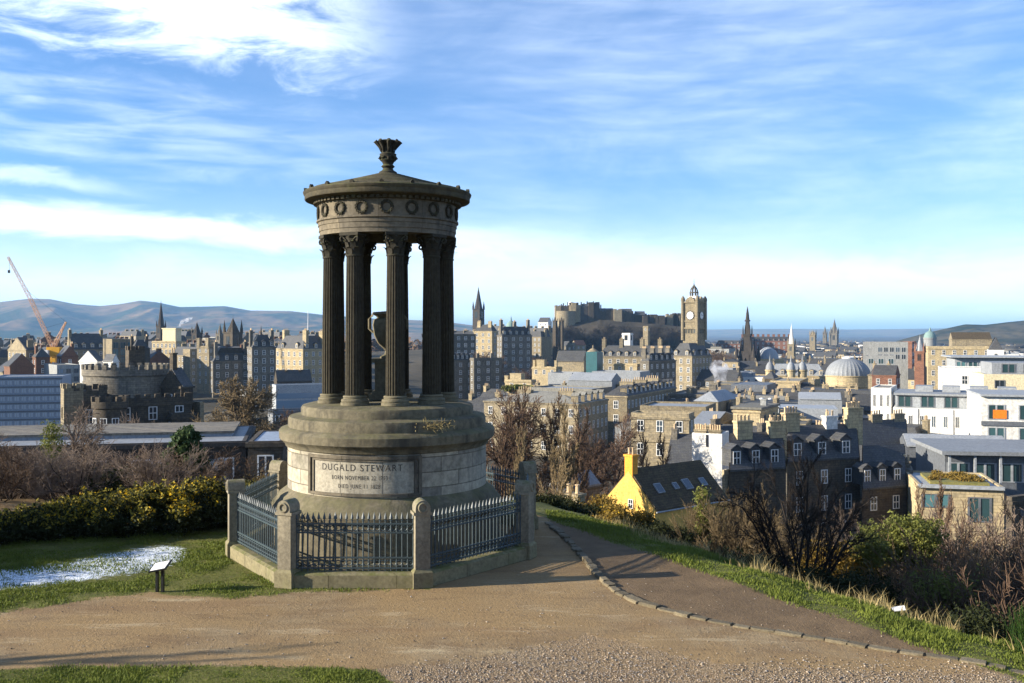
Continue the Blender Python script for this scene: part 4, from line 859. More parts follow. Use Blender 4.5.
# grass, too many blades to count
def blades(seed, n, xr, yr, keep, hgt, wid, matn, name, lab):
    rg = np.random.default_rng(seed); x = rg.uniform(*xr, n); y = rg.uniform(*yr, n); k = keep(x, y, rg.random(n)); x = x[k]; y = y[k]; n = len(x); z = ground_z(x, y) - 0.01
    tuft = noise2(x * 1.3, y * 1.3, seed + 5, 4); h = hgt * rg.uniform(0.5, 1.4, n) * np.clip(0.35 + (tuft - 0.35) * 2.6, 0.3, 1.9); a = rg.uniform(0, 6.28, n); l = rg.normal(0, 0.4, (n, 2)) * h[:, None]
    b_ = np.stack([x, y, z], 1); sd_ = np.stack([np.cos(a) * wid, np.sin(a) * wid, 0 * a], 1); mid_ = b_ + np.stack([l[:, 0] * 0.35, l[:, 1] * 0.35, h * 0.6], 1); tip = b_ + np.stack([l[:, 0], l[:, 1], h], 1)
    V = np.stack([b_ - sd_, b_ + sd_, mid_ + sd_ * 0.7, tip, mid_ - sd_ * 0.7], 1).reshape(-1, 3); o = np.arange(n)[:, None] * 5
    q = np.concatenate([o + np.array([[0, 1, 2, 4]]), o + np.array([[4, 2, 3, 3]])]); tri = np.concatenate([o + np.array([[0, 1, 2]]), o + np.array([[0, 2, 4]]), o + np.array([[4, 2, 3]])])
    tag(link(name, np_mesh(name, V, tri, MT[matn])), lab, kind='stuff')
def kp(r0):
    def f(x, y, u):
        d, g, fr, gv, _ = masks(x, y); return (g - fr * 0.4 > 0.35 + 0.6 * u) & (np.hypot(x - CX, y - 25) > 3.9)
    return f
blades(1, 150000, (-13, -1), (18.2, 26.5), kp(0), 0.055, 0.010, 'grass_blade', 'grass', 'short green turf beside the railings')
blades(2, 60000, (-10, -1), (14, 16.2), kp(0), 0.06, 0.008, 'grass_blade', 'grass', 'green turf at the lower left of the path')
blades(3, 190000, (1, 14), (12, 30), lambda x, y, u: (edge_s(x, y) > -0.15 + 0.35 * u) & (edge_s(x, y) < 4.5), 0.085, 0.010, 'grass_blade', 'grass', 'lush green grass on the bank right of the dark path')
blades(4, 60000, (1, 15), (10, 30), lambda x, y, u: (edge_s(x, y) > 1.6 + 1.0 * u) & (edge_s(x, y) < 5.0) & (noise2(x * 1.1, y * 1.1, 77, 3) > 0.47), 0.30, 0.007, 'grass_dry', 'dry_grass', 'pale dry tall grass along the edge of the bank')
p = G(899, 612, -0.3); lt = MB(); lt.add([(-0.12, -0.06, 0.05), (0.10, -0.08, 0.08), (0.13, 0.06, 0.13), (-0.02, 0.09, 0.10), (-0.14, 0.05, 0.09)], [(0, 1, 2), (0, 2, 3), (0, 3, 4)]).add([(-0.12, -0.06, 0.04), (0.10, -0.08, 0.07), (0.13, 0.06, 0.12), (-0.02, 0.09, 0.09), (-0.14, 0.05, 0.08)], [(2, 1, 0), (3, 2, 0), (4, 3, 0)])
tag(lt.build('litter', MT['white_paint'], None, loc=(p.x, p.y, gz(p.x, p.y) + 0.05)), 'crumpled white paper lying in the grass of the bank', 'litter')
# ------------------------------------------------------------------ the town: kit
def window_mesh(kind, frame, glass):
    """a unit window facing -y: x -0.5..0.5, z 0..1, standing proud of the wall"""
    mb = MB(); mb.mat(1).add([(-0.46, -0.02, 0.03), (0.46, -0.02, 0.03), (0.46, -0.02, 0.97), (-0.46, -0.02, 0.97)], [(0, 1, 2, 3)]).mat(0)
    bars = [(-0.5, -0.41, 0, 1), (0.41, 0.5, 0, 1), (-0.41, 0.41, 0, 0.05), (-0.41, 0.41, 0.95, 1)]
    if kind == 'sash': bars += [(-0.41, 0.41, 0.48, 0.53), (-0.03, 0.03, 0.05, 0.95)]
    if kind == 'multi': bars += [(-0.41, 0.41, 0.49, 0.53), (-0.16, -0.12, 0.05, 0.95), (0.12, 0.16, 0.05, 0.95), (-0.41, 0.41, 0.25, 0.28), (-0.41, 0.41, 0.74, 0.77)]
    if kind == 'pair': bars += [(-0.05, 0.05, 0.05, 0.95)]
    for (x0, x1, z0, z1) in bars: mb.box(x0, x1, -0.09, 0.0, z0, z1)
    return mb.mesh('window', [MT[frame], MT[glass]])
WM = {}
def wmesh(kind, frame='white_paint', glass='glass'):
    k = (kind, frame, glass)
    if k not in WM: WM[k] = window_mesh(*k)
    return WM[k]
POT = MB().lathe([(0.13, 0), (0.15, 0.03), (0.12, 0.12), (0.115, 0.62), (0.15, 0.66), (0.15, 0.74), (0.10, 0.75)], 8, cap1=True).mesh('pot', MT['clay_pot'])
DEFWIN = ('sash', 3.0, 3.5, 4)
class Bld: pass
def chimney(t, x, y, z0, z1, w, d, pots=0, mat='stone_warm', near=False, name='chimney'):
    mb = MB().box(-w / 2, w / 2, -d / 2, d / 2, z0, z1 - 0.22).box(-w / 2 - 0.1, w / 2 + 0.1, -d / 2 - 0.1, d / 2 + 0.1, z1 - 0.22, z1)
    c = mb.build(name, MT[mat], t, loc=(x, y, 0))
    if pots:
        along = 'x' if w > d else 'y'; L = max(w, d)
        if near:
            for i in range(pots):
                u = (i + 0.5) / pots * L - L / 2; link('pot', POT, c, ((u, 0, z1) if along == 'x' else (0, u, z1)), scale=(1, 1, 0.85 + 0.3 * rnd.random()))
        else:
            pm_ = MB()
            for i in range(pots):
                u = (i + 0.5) / pots * L - L / 2; a = (u, 0) if along == 'x' else (0, u); pm_.lathe([(0.15, z1), (0.13, z1 + 0.7 + 0.2 * rnd.random())], 6, a[0], a[1], cap1=True)
            pm_.build('pots', MT['clay_pot'], c)
    return c
def put_windows(t, axis, L, off, ztop, zb, win, wall_gap=0.8, zsh=0.0):
    """rows of windows on a wall: axis f(ront) r(ight) l(eft); L = its length, off = distance of the wall from the centre"""
    kind, sp, sh, rows = win[:4]; ww = win[4] if len(win) > 4 else 1.15; wh = win[5] if len(win) > 5 else min(2.0, sh * 0.56); fr = win[6] if len(win) > 6 else 'white_paint'; gl = win[7] if len(win) > 7 else 'glass'
    n = max(1, int((L - 0.6) / sp)); me = wmesh(kind, fr, gl); rz = {'f': 0, 'r': R(90), 'l': R(-90)}[axis]; k = 0
    for r in range(rows):
        z = ztop - wall_gap - zsh - sh * r - wh
        if z < zb + 0.5: break
        for i in range(n):
            if k >= 98: return
            u = (i - (n - 1) / 2) * (L / n); p = {'f': (u, -off, z), 'r': (off, u, z), 'l': (-off, u, z)}[axis]
            link('window', me, t, p, rz, (ww, 1, wh * (1.0 if rows < 2 or r else 0.92))); k += 1
def bld(name, label, pxl, pxc, pxr, D, yt, r=30, dep=12, zb=None, wall='stone_warm', roof='flat', rmat=None, rh=3.0, win=DEFWIN, wr=None, wf=True, wl_=False, chim=(), par=0.5, dorm=None, dormr=None, group=None, cat='building', cor=True, over=0.25, cmat=None, sink=2.0, wmin=None):
    u = (pxl - HX) / F
    if u < 0: r = min(r, math.degrees(math.atan(-1 / u)) - 11)
    ra = R(r); cr, sr = math.cos(ra), math.sin(ra); v = ((pxr if pxr is not None else 0) - HX) / F; Xc = (pxc - HX) / F * D
    W = (Xc - u * D) / (cr + u * sr); Dp = dep if pxr is None else (v * D - Xc) / (sr - v * cr)
    if not (0.5 < W < 200) and not wmin: print('BAD W', label, W)
    if not (0.5 < Dp < 120): print('BAD Dp', label, Dp); Dp = dep
    if wmin: W = wmin
    ztop = CZ - (yt - HY) / F * D
    ox = W / 2 * cr - Dp / 2 * sr * 1.0; oy = -W / 2 * sr - Dp / 2 * cr     # corner offset in the world = Rz(-r) @ (W/2, -Dp/2)
    cx, cy = Xc - ox, D - oy
    zg = min(gz(cx, cy), gz(Xc, D), gz(Xc - W * cr, D + W * sr)) if zb is None else zb
    t = thing(name, label, cat, (cx, cy, zg), -ra, group); H = ztop - zg; near = D < 175
    if roof in ('gx', 'gy') and r >= 40 and pxr is not None: roof = 'gy' if Dp > W else roof
    b = Bld(); b.kk = 0.0; b.t = t; b.W = W; b.D = Dp; b.H = H; b.near = near
    hw, hd = W / 2, Dp / 2; mb = MB()
    if roof == 'gx': mb.prism([(-hd, -sink), (hd, -sink), (hd, H), (0, H + rh), (-hd, H)], 'x', -hw, hw)
    elif roof == 'gy': mb.prism([(-hw, -sink), (hw, -sink), (hw, H), (0, H + rh), (-hw, H)], 'y', -hd, hd)
    elif roof == 'flat':
        mb.box(-hw, hw, -hd, hd, -sink, H - par)
        th = 0.35
        if par > 0:
            mb.box(-hw, hw, -hd, -hd + th, H - par, H).box(-hw, hw, hd - th, hd, H - par, H).box(-hw, -hw + th, -hd + th, hd - th, H - par, H).box(hw - th, hw, -hd + th, hd - th, H - par, H)
    else: mb.box(-hw, hw, -hd, hd, -sink, H)
    b.wall = mb.build('wall', MT[wall], t); rmat = rmat or ('roof_felt' if roof == 'flat' else 'slate')
    e = over
    if roof == 'flat': b.roof = MB().box(-hw + 0.36, hw - 0.36, -hd + 0.36, hd - 0.36, H - par, H - par + 0.06).build('roof', MT[rmat], t)
    elif roof in ('gx', 'gy'):
        A, L = (hd, hw) if roof == 'gx' else (hw, hd); th = 0.22; k = rh / A; rb = MB()
        for s in (-1, 1): rb.prism([(s * (A + e), H - e * k + 0.03), (0, H + rh + 0.03), (0, H + rh + th + 0.03), (s * (A + e), H - e * k + th + 0.03)], 'x' if roof == 'gx' else 'y', -L + 0.15, L - 0.15)
        b.roof = rb.build('roof', MT[rmat], t)
    elif roof == 'hip':
        q = min(hw, hd) * 0.95; b.roof = MB().frustum((-hw - e, hw + e, -hd - e, hd + e, H + 0.02), (-max(0.05, hw - q), max(0.05, hw - q), -max(0.05, hd - q), max(0.05, hd - q), H + rh)).build('roof', MT[rmat], t)
    elif roof == 'mansard':
        q = rh * 0.55; b.roof = MB().frustum((-hw + 0.3, hw - 0.3, -hd + 0.3, hd - 0.3, H + 0.02), (-hw + 0.3 + q, hw - 0.3 - q, -hd + 0.3 + q, hd - 0.3 - q, H + rh)).build('roof', MT[rmat], t)
    if wmin:      # an oblique party wall: the plot is a parallelogram
        uc = Xc / D; dx, dy = uc * cr - sr, uc * sr + cr; kk = b.kk = dy / abs(dx)
        for o_ in (b.wall, b.roof):
            for v_ in o_.data.vertices: v_.co.y += kk * (hw - v_.co.x)
    if cor:
        zc = H - (par + 0.35 if roof == 'flat' else 0.42); p_ = 0.22
        MB().box(-hw - p_, hw + p_, -hd - p_, -hd - 0.003, zc, zc + 0.38).box(-hw - p_, hw + p_, hd + 0.003, hd + p_, zc, zc + 0.38).box(-hw - p_, -hw - 0.003, -hd - 0.003, hd + 0.003, zc, zc + 0.38).box(hw + 0.003, hw + p_, -hd - 0.003, hd + 0.003, zc, zc + 0.38).build('cornice', MT[wall], t)
    if win and wf: put_windows(t, 'f', W, hd, H, -0.5, win, 1.2)
    w2 = wr if wr is not None else win
    if w2 and (pxr is not None): put_windows(t, 'r', Dp, hw, H, -0.5, w2, 1.2)
    if win and wl_: put_windows(t, 'l', Dp, hw, H, -0.5, win, 1.2)
    for (cu, cv, w_, d_, h_, np_) in chim:
        x, y = (cu - 0.5) * W, (cv - 0.5) * Dp; y += b.kk * (hw - x); chimney(t, x, y, H - 1.2, H + h_, w_, d_, np_, cmat or wall, near)
    def dormers(axis, n, L, off):
        for i in range(n):
            u = (i - (n - 1) / 2) * (L / n); rz = {'f': 0, 'r': R(90)}[axis]; dw, dh = min(1.7, L / n * 0.55), min(rh * 0.72, 2.0)
            mbd = MB().prism([(-dw / 2, 0), (dw / 2, 0), (dw / 2, dh), (0, dh + dw * 0.35), (-dw / 2, dh)], 'y', 0, min(off * 0.9, 1.9))
            p = (u, -off + 0.45, H + 0.25) if axis == 'f' else (off - 0.45, u, H + 0.25)
            d = mbd.build('dormer', MT['slate' if near or wall.startswith('white') else wall], t, loc=p, rz=rz); link('window', wmesh('sash'), d, (0, 0, 0.25), 0, (dw * 0.7, 1, dh * 0.8))
            MB().prism([(-dw / 2 - 0.15, dh - 0.02), (0, dh + dw * 0.35 + 0.04), (dw / 2 + 0.15, dh - 0.02), (dw / 2 + 0.15, dh + 0.12), (0, dh + dw * 0.35 + 0.2), (-dw / 2 - 0.15, dh + 0.12)], 'y', -0.12, min(off * 0.9, 1.9)).build('dormer_roof', MT[rmat], d)
    if dorm: dormers('f', dorm, W, hd)
    if dormr: dormers('r', dormr, Dp, hw)
    return b
def crenel(b, z, x0, x1, y0, y1, mat, mw=0.9, hh=0.8, th=0.4):
    mb = MB()
    for (a0, a1, fx) in ((x0, x1, 'f'), (x0, x1, 'b'), (y0, y1, 'l'), (y0, y1, 'r')):
        n = max(2, int((a1 - a0) / (mw * 1.8)))
        for i in range(n):
            c = a0 + (a1 - a0) * (i + 0.5) / n; w_ = mw / 2
            if fx == 'f': mb.box(c - w_, c + w_, y0 - 0.1, y0 + th, z, z + hh)
            elif fx == 'b': mb.box(c - w_, c + w_, y1 - th, y1 + 0.1, z, z + hh)
            elif fx == 'l': mb.box(x0 - 0.1, x0 + th, c - w_, c + w_, z, z + hh)
            else: mb.box(x1 - th, x1 + 0.1, c - w_, c + w_, z, z + hh)
    return mb.build('battlement', MT[mat], b)
def spire(name, label, px, D, ytip, ytow, ybase, wpx, mat='stone_black', cat='church', group=None, pin=True, smat=None, n=8):
    """a church tower with a spire: square tower, four corner pinnacles, broach spire, cross"""
    x = (px - HX) / F * D; zt, zw, zb = (CZ - (q - HY) / F * D for q in (ytip, ytow, ybase)); w_ = wpx / F * D / 2; t = thing(name, label, cat, (x, D, zb), R(-32), group); Ht, Hw = zt - zb, zw - zb
    MB().box(-w_, w_, -w_, w_, -8, Hw).box(-w_ * 1.12, w_ * 1.12, -w_ * 1.12, w_ * 1.12, Hw - 0.5, Hw).build('tower', MT[mat], t)
    MB().lathe([(w_ * 0.98, Hw), (w_ * 0.62, Hw + (Ht - Hw) * 0.36), (0.08, Ht)], n, cap1=True).tube([(0, 0, Ht - 0.3), (0, 0, Ht + w_ * 0.4)], 0.08, 4).build('spire', MT[smat or mat], t)
    if pin:
        for sx in (-1, 1):
            for sy in (-1, 1): MB().box(sx * w_ * 0.9 - w_ * 0.16, sx * w_ * 0.9 + w_ * 0.16, sy * w_ * 0.9 - w_ * 0.16, sy * w_ * 0.9 + w_ * 0.16, Hw, Hw + w_ * 0.6).lathe([(w_ * 0.2, Hw + w_ * 0.6), (0.03, Hw + w_ * 1.9)], 6, sx * w_ * 0.9, sy * w_ * 0.9).build('pinnacle', MT[mat], t)
    for rz, ax in ((0, 'f'), (R(90), 'r')):
        link('window', wmesh('pair', mat, 'glass'), t, (0, -w_, Hw - w_ * 2.2) if ax == 'f' else (w_, 0, Hw - w_ * 2.2), rz, (w_ * 0.8, 1, w_ * 1.6))
    return t

# ------------------------------------------------------------------ the terrace building below the hill, left
b = bld('terrace_building', 'long low dark flat-roofed building with pale rooftop parapet behind the gorse', -60, 246, None, 88, 441, -12, dep=15, wall='stone_black', roof='flat', rmat='lead_grey', win=('pair', 3.4, 3.9, 2, 1.5, 2.5), par=0.12, zb=-13.5)
MB().box(-b.W / 2 + 1, b.W / 2 - 1.5, -b.D / 2 + 5, b.D / 2 - 0.5, b.H - 0.4, b.H + 0.25).build('rooftop_parapet', MT['blue_panel'], b.t)
MB().box(-b.W / 2 + 0.8, b.W / 2 - 1.3, -b.D / 2 + 4.8, b.D / 2 - 0.3, b.H + 0.25, b.H + 0.45).build('coping', MT['stone_grey'], b.t)
for k in range(2): MB().box(-b.W / 2 + 11.2 * 0 + b.W - 8.2 + 3.6 * k - 0, b.W / 2 - 5.2 + 3.6 * k, -b.D / 2 - 0.14, -b.D / 2 - 0.004, b.H - 3.2, b.H - 1.5).build('blind', MT['metal_light'], b.t)
b = bld('pavilion', 'small flat-roofed pavilion with blue-grey roof at the end of the low dark building', 248, 283, None, 88, 441, -8, dep=10, wall='stone_dark', rmat='blue_panel', win=('pair', 2.2, 3.2, 1, 1.4, 2.2), par=0.15, zb=-13)

# ------------------------------------------------------------------ the castle-like house
b = bld('castellated_house', 'brown castle-like stone house with round towers and battlements', 94, 112, 192, 150, 399, 66, wall='stone_dark', roof='flat', rmat='roof_felt', win=('sash', 3.6, 4.2, 3, 1.3, 2.2), par=0.9, zb=-14, cor=True)
t = b.t; hw, hd = b.W / 2, b.D / 2
crenel(t, b.H, -hw, hw, -hd, hd, 'stone_dark', 0.8, 0.55)
rx = lambda px: 0
def at_local(b_, px, D):      # local position of a picture column at distance D
    inv = Matrix.Rotation(-b_.t.rotation_euler.z, 4, 'Z'); w_ = Vector(((px - HX) / F * D - b_.t.location.x, D - b_.t.location.y, 0)); return inv @ w_
def ztopl(b_, py, D): return CZ - (py - HY) / F * D - b_.t.location.z
def round_tower(b_, px, D, Rr, ytop, mat, nw=3, name='round_tower', wz=(3.0,)):
    p = at_local(b_, px, D); z = ztopl(b_, ytop, D); T = MB().lathe([(Rr, -3), (Rr, z - 1.9), (Rr + 0.22, z - 1.7), (Rr + 0.22, z - 0.75), (Rr - 0.15, z - 0.75), (Rr - 0.15, z - 1.2), (0.01, z - 1.2)], 40).build(name, MT[mat], b_.t, True, loc=p)
    n = max(7, int(2 * math.pi * Rr / 1.35)); cm_ = MB()
    for k in range(n):
        cm_.T = Matrix.Rotation(2 * math.pi * k / n, 4, 'Z'); cm_.box(-0.38, 0.38, -Rr - 0.25, -Rr + 0.2, z - 0.75, z)
    cm_.build('battlement', MT[mat], T); rz0 = b_.t.rotation_euler.z
    for k in range(nw):
        for wz_ in wz:
            a = R(-60 + 120 * (k + 0.5) / nw) - rz0; q = Vector((math.sin(a), -math.cos(a), 0)) * (Rr - 0.02); link('window', wmesh('sash'), T, (q.x, q.y, z - wz_ - 2.0), a, (1.0, 1, 1.9))
    return T
round_tower(b, 110, 148, 2.35, 396, 'stone_dark', 3, wz=(3.0, 7.2))
round_tower(b, 127, 163, 6.6, 364, 'stone_grey', 6, wz=(6.0, 9.0))
p = at_local(b, 135, 172)
tw = MB().box(-1.3, 1.3, -1.3, 1.3, -2, ztopl(b, 350, 172)).build('watch_tower', MT['stone_dark'], t, loc=p); crenel(tw, ztopl(b, 350, 172), -1.3, 1.3, -1.3, 1.3, 'stone_dark', 0.7, 0.7)
p = at_local(b, 86, 152); zt = ztopl(b, 390, 152)
tw = MB().box(-2.3, 2.3, -2.6, 2.6, -2, zt).build('square_tower', MT['stone_dark'], t, loc=p); crenel(tw, zt, -2.3, 2.3, -2.6, 2.6, 'stone_dark', 0.8, 0.8); link('window', wmesh('sash'), tw, (0, -2.6, zt - 5), 0, (1.1, 1, 2.2)); link('window', wmesh('sash'), tw, (2.3, 0, zt - 5), R(90), (1.1, 1, 2.2)); link('window', wmesh('sash'), tw, (2.3, 0, zt - 9), R(90), (1.1, 1, 2.0))
p = at_local(b, 72, 150); zt = ztopl(b, 388, 150)
tw = MB().box(-1.35, 1.35, -1.35, 1.35, -2, zt).build('stair_turret', MT['stone_warm'], t, loc=p); crenel(tw, zt, -1.35, 1.35, -1.35, 1.35, 'stone_warm', 0.7, 0.7); link('window', wmesh('pair', 'stone_warm'), tw, (0, -1.35, zt - 4.5), 0, (0.6, 1, 1.7))
b2 = bld('chapel_house', 'dark gabled stone house with tall window bay between the castle-like house and the round-crowned tree', 160, 181, 193, 158, 386, 35, wall='stone_dark', roof='gy', rh=2.6, win=('sash', 2.6, 3.4, 3, 1.0, 2.0), zb=-14, chim=((0.5, 0.25, 0.8, 0.8, 5.2, 2),))
b2 = bld('gatehouse', 'low dark stone wing with two pale windows at the right end of the castle-like house', 168, 172, 196, 152, 414, 66, wall='stone_dark', roof='flat', win=('sash', 2.8, 3.6, 2, 1.2, 1.9), zb=-15)
b2 = bld('turret', 'small round stone turret with battlements beside the round-crowned bare tree', 193, 200, 204, 158, 402, 45, wall='stone_warm', roof='flat', win=None, zb=-14, cat='turret', cor=False)

# ------------------------------------------------------------------ the council offices and the crane
b = bld('office_block', 'pale blue office block with six even rows of windows at the left edge', -8, 62, None, 322, 376, -14, dep=16, wall='blue_panel', rmat='lead_grey', win=('pair', 1.9, 2.6, 6, 1.55, 1.45, 'metal_light', 'pale_blind'), par=0.4, cor=False, zb=-29)
for k in range(7): MB().box(-b.W / 2 - 0.1, b.W / 2 + 0.1, -b.D / 2 - 0.12, -b.D / 2 - 0.004, b.H - 1.05 - 2.6 * k, b.H - 0.55 - 2.6 * k).build('floor_band', MT['metal_dark'], b.t)
MB().box(-b.W / 2, b.W / 2, -b.D / 2 - 0.25, -b.D / 2 - 0.003, b.H - 17.6, b.H - 16.4).build('fascia', MT['red_paint'], b.t)
b = bld('lift_tower', 'pale concrete box with dark glazed side rising above the blue office block', 44, 57, 80, 338, 365, 62, wall='concrete', win=None, wr=('pair', 2.0, 2.8, 3, 1.6, 1.6, 'metal_dark', 'glass_blue'), zb=-29, cor=False, par=0.3)
D = 440; x0 = (53 - HX) / F * D
cr_ = thing('tower_crane', 'orange and yellow tower crane with a raised red lattice jib', 'crane', (x0, D, gz(x0, D)))
def pz(py, D_=440): return CZ - (py - HY) / F * D_ - cr_.location.z
def lattice(mb, a, b_, w0, w1, n, r):
    a, b_ = Vector(a), Vector(b_); d = (b_ - a).normalized(); u = d.cross(Vector((0, 1, 0))).normalized(); v = Vector((0, 1, 0)); pr = None
    for i in range(n + 1):
        f = i / n; c = a.lerp(b_, f); w_ = w0 + (w1 - w0) * f; q = [c + u * w_ + v * w_, c - u * w_ + v * w_, c - u * w_ - v * w_, c + u * w_ - v * w_]
        if pr:
            for k in range(4): mb.tube([pr[k], q[k]], r, 4); mb.tube([pr[k], q[(k + 1) % 4]], r * 0.6, 3); mb.tube([q[k], q[(k + 1) % 4]], r * 0.6, 3)
        pr = q
mb = MB(); lattice(mb, (0, 0, 0), (0, 0, pz(362)), 1.1, 1.1, 12, 0.16); mb.build('mast', MT['crane_yellow'], cr_)
MB().box(-1.7, 1.7, -1.5, 1.5, pz(362), pz(358)).lathe([(1.5, pz(358)), (1.5, pz(355))], 12).box(-2.4, 3.4, -1.3, 1.3, pz(355), pz(347)).box(1.5, 6, -0.9, 0.9, pz(352), pz(349)).build('slewing_platform', MT['crane_yellow'], cr_)
MB().box(-2.6, -1.0, -2.9, -1.35, pz(355), pz(350)).build('cab', MT['white_paint'], cr_)
J = lambda px, py: ((px - 53) / F * D, 0, pz(py))
mb = MB(); lattice(mb, J(53, 348), J(31, 300), 0.6, 0.65, 9, 0.10); lattice(mb, J(31, 300), J(8, 257), 0.65, 0.35, 9, 0.09); mb.build('jib', MT['crane_red'], cr_)
mb = MB(); lattice(mb, J(54, 346), J(66, 322), 0.6, 0.25, 5, 0.12); mb.tube([J(66, 322), J(57, 346)], 0.14, 4); mb.build('a_frame', MT['crane_red'], cr_)
MB().tube([J(66, 322), J(24, 288)], 0.05, 3).tube([J(66, 322), J(45, 328)], 0.05, 3).build('stay', MT['black_paint'], cr_)
MB().tube([J(9, 258), J(9.5, 270)], 0.06, 3).box(J(9, 0)[0] - 0.4, J(9, 0)[0] + 0.4, -0.3, 0.3, pz(273), pz(270)).build('hook', MT['black_paint'], cr_)
MB().box(4.2, 6.2, -0.8, 0.8, pz(357), pz(352.5)).build('counterweight', MT['metal_dark'], cr_)

# ------------------------------------------------------------------ old town, left of the monument
SW = ('sash', 3.2, 3.4, 5, 1.2, 1.9); FW = ('sash', 4.0, 4.0, 4, 1.6, 2.2)
def B(*a, **k): return bld(*a, **k)
B('tenement', 'tan stepped-gable tenement with lit face left of the crane', 8, 26, 36, 410, 350, 42, wall='stone_warm', roof='gy', rh=5, win=SW, chim=((0.1, 0.5, 1, 3, 4, 4), (0.9, 0.6, 1, 2.4, 4, 3)))
B('tenement', 'brown flat-fronted tenement just left of the crane mast', 31, 36, 50, 405, 357, 62, wall='brown_brick', roof='hip', rh=3.5, win=SW, chim=((0.5, 0.2, 2, 1, 4.5, 4),))
B('tenement', 'brown gabled tenement right of the crane cab', 57, 62, 78, 410, 356, 64, wall='brown_brick', roof='gx', rh=4, win=SW, chim=((0.2, 0.9, 2, 1, 5, 3),))
B('slate_house', 'dark pitched-roof house with three little dormers in front of the crane at the far left', -6, 3, 30, 380, 372, 64, wall='stone_warm', roof='gx', rh=3.5, win=SW)
B('long_hall', 'long hall with big dark slate roof and pale dormers right of the crane', 66, 72, 105, 470, 349, 63, wall='stone_warm', roof='gx', rh=7, win=SW, chim=((0.5, 0.02, 3, 1.2, 9, 4), (0.5, 0.98, 3, 1.2, 9, 4)), dormr=4)
B('gabled_house', 'white gabled house above the round tower of the castle-like house', 79, 97, 104, 398, 361, 22, wall='white_render', roof='gy', rh=4.0, win=SW)
B('gabled_house', 'second white house with slate roof right of the white gabled house', 103, 113, 119, 395, 361, 25, wall='white_render', roof='gx', rh=2.5, win=SW)
B('glass_block', 'dark glass block with a teal top storey and a pale end wall', 103, 112, 134, 432, 339, 60, wall='stone_warm', roof='flat', win=None, wr=('pair', 2.4, 3.2, 5, 2.2, 2.8, 'metal_dark', 'glass_green'), cor=False)
B('tenement', 'dark tenement right of the glass block', 129, 133, 150, 425, 348, 62, wall='stone_dark', roof='mansard', rh=3.5, win=SW, chim=((0.3, 0.1, 2, 1, 5, 4), (0.6, 0.9, 2, 1, 5, 4)))
b = B('tower_block', 'tall cream stone block with long lines of windows and a raised top stage', 152, 176, 185, 500, 341, 22, wall='stone_yellow', roof='flat', win=('sash', 2.4, 3.2, 7, 1.0, 2.2), wr=('sash', 3, 3.2, 6), zb=-24)
MB().box(-b.W * 0.12, b.W * 0.42, -b.D * 0.35, b.D * 0.3, b.H - 0.5, b.H + 6).box(-b.W * 0.15, b.W * 0.45, -b.D * 0.38, b.D * 0.33, b.H + 6, b.H + 6.5).build('top_stage', MT['cream_render'], b.t)
B('slab_block', 'narrow block with tan end wall and red-brown side right of the tall cream block', 183, 190, 197, 448, 349, 33, wall='stone_warm', roof='flat', win=None, wr=('pair', 3, 3, 6, 1.2, 1.4), cor=False)
B('stone_tower_house', 'narrow tall tan house with lit corner towers right of the slab block', 197, 209, 213, 440, 346, 25, wall='stone_warm', roof='flat', win=('sash', 3, 3.4, 5, 0.9, 1.7), chim=((0.12, 0.2, 1.6, 1.6, 3.5, 0), (0.85, 0.2, 1.6, 1.6, 3.5, 0)))
B('low_block', 'low cream flat-roofed block below the tall cream one', 146, 170, 178, 300, 369, 24, wall='stone_warm', roof='flat', win=None, cor=True)
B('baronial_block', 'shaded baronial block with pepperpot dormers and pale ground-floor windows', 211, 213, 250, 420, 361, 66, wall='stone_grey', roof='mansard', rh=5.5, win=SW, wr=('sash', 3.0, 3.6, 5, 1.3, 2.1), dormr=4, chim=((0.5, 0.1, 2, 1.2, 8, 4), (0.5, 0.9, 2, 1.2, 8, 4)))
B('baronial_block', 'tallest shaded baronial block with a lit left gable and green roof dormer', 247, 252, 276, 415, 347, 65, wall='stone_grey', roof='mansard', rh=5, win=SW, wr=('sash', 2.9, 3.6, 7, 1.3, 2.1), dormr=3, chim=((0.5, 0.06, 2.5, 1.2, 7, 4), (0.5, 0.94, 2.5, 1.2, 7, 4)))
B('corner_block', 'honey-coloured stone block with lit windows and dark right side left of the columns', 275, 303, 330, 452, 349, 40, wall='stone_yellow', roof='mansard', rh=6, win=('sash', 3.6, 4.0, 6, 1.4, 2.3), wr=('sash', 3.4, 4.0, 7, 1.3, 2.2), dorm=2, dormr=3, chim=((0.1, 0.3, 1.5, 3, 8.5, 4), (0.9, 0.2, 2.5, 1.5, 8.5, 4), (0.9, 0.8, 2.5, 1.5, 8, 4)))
B('slate_house', 'dark low slate-roofed house row below the honey-coloured block', 274, 277, 312, 395, 381, 66, wall='stone_dark', roof='gx', rh=4, win=SW, chim=((0.5, 0.3, 1.5, 1, 4, 3), (0.5, 0.7, 1.5, 1, 4, 3)))
b = B('station_roof', 'long pale blue-white flat roof with glazed bands left of the columns', 272, 276, 333, 300, 385, 72, wall='metal_light', roof='flat', rmat='metal_light', win=None, wr=None, par=0.3, cor=False, zb=-24)
MB().box(-b.W / 2 - 0.1, b.W / 2 + 0.05, -b.D / 2, b.D / 2, b.H - 4.2, b.H - 2.6).box(b.W / 2 + 0.003, b.W / 2 + 0.12, -b.D / 2, b.D / 2, b.H - 7, b.H - 4.8).build('glazed_band', MT['glass_blue'], b.t)
B('station_shed', 'dark blue low shed under the pale station roof', 268, 273, 333, 262, 411, 70, wall='metal_dark', roof='flat', rmat='metal_dark', win=('pair', 3, 3, 1, 2.2, 1.6), zb=-27, cor=False)
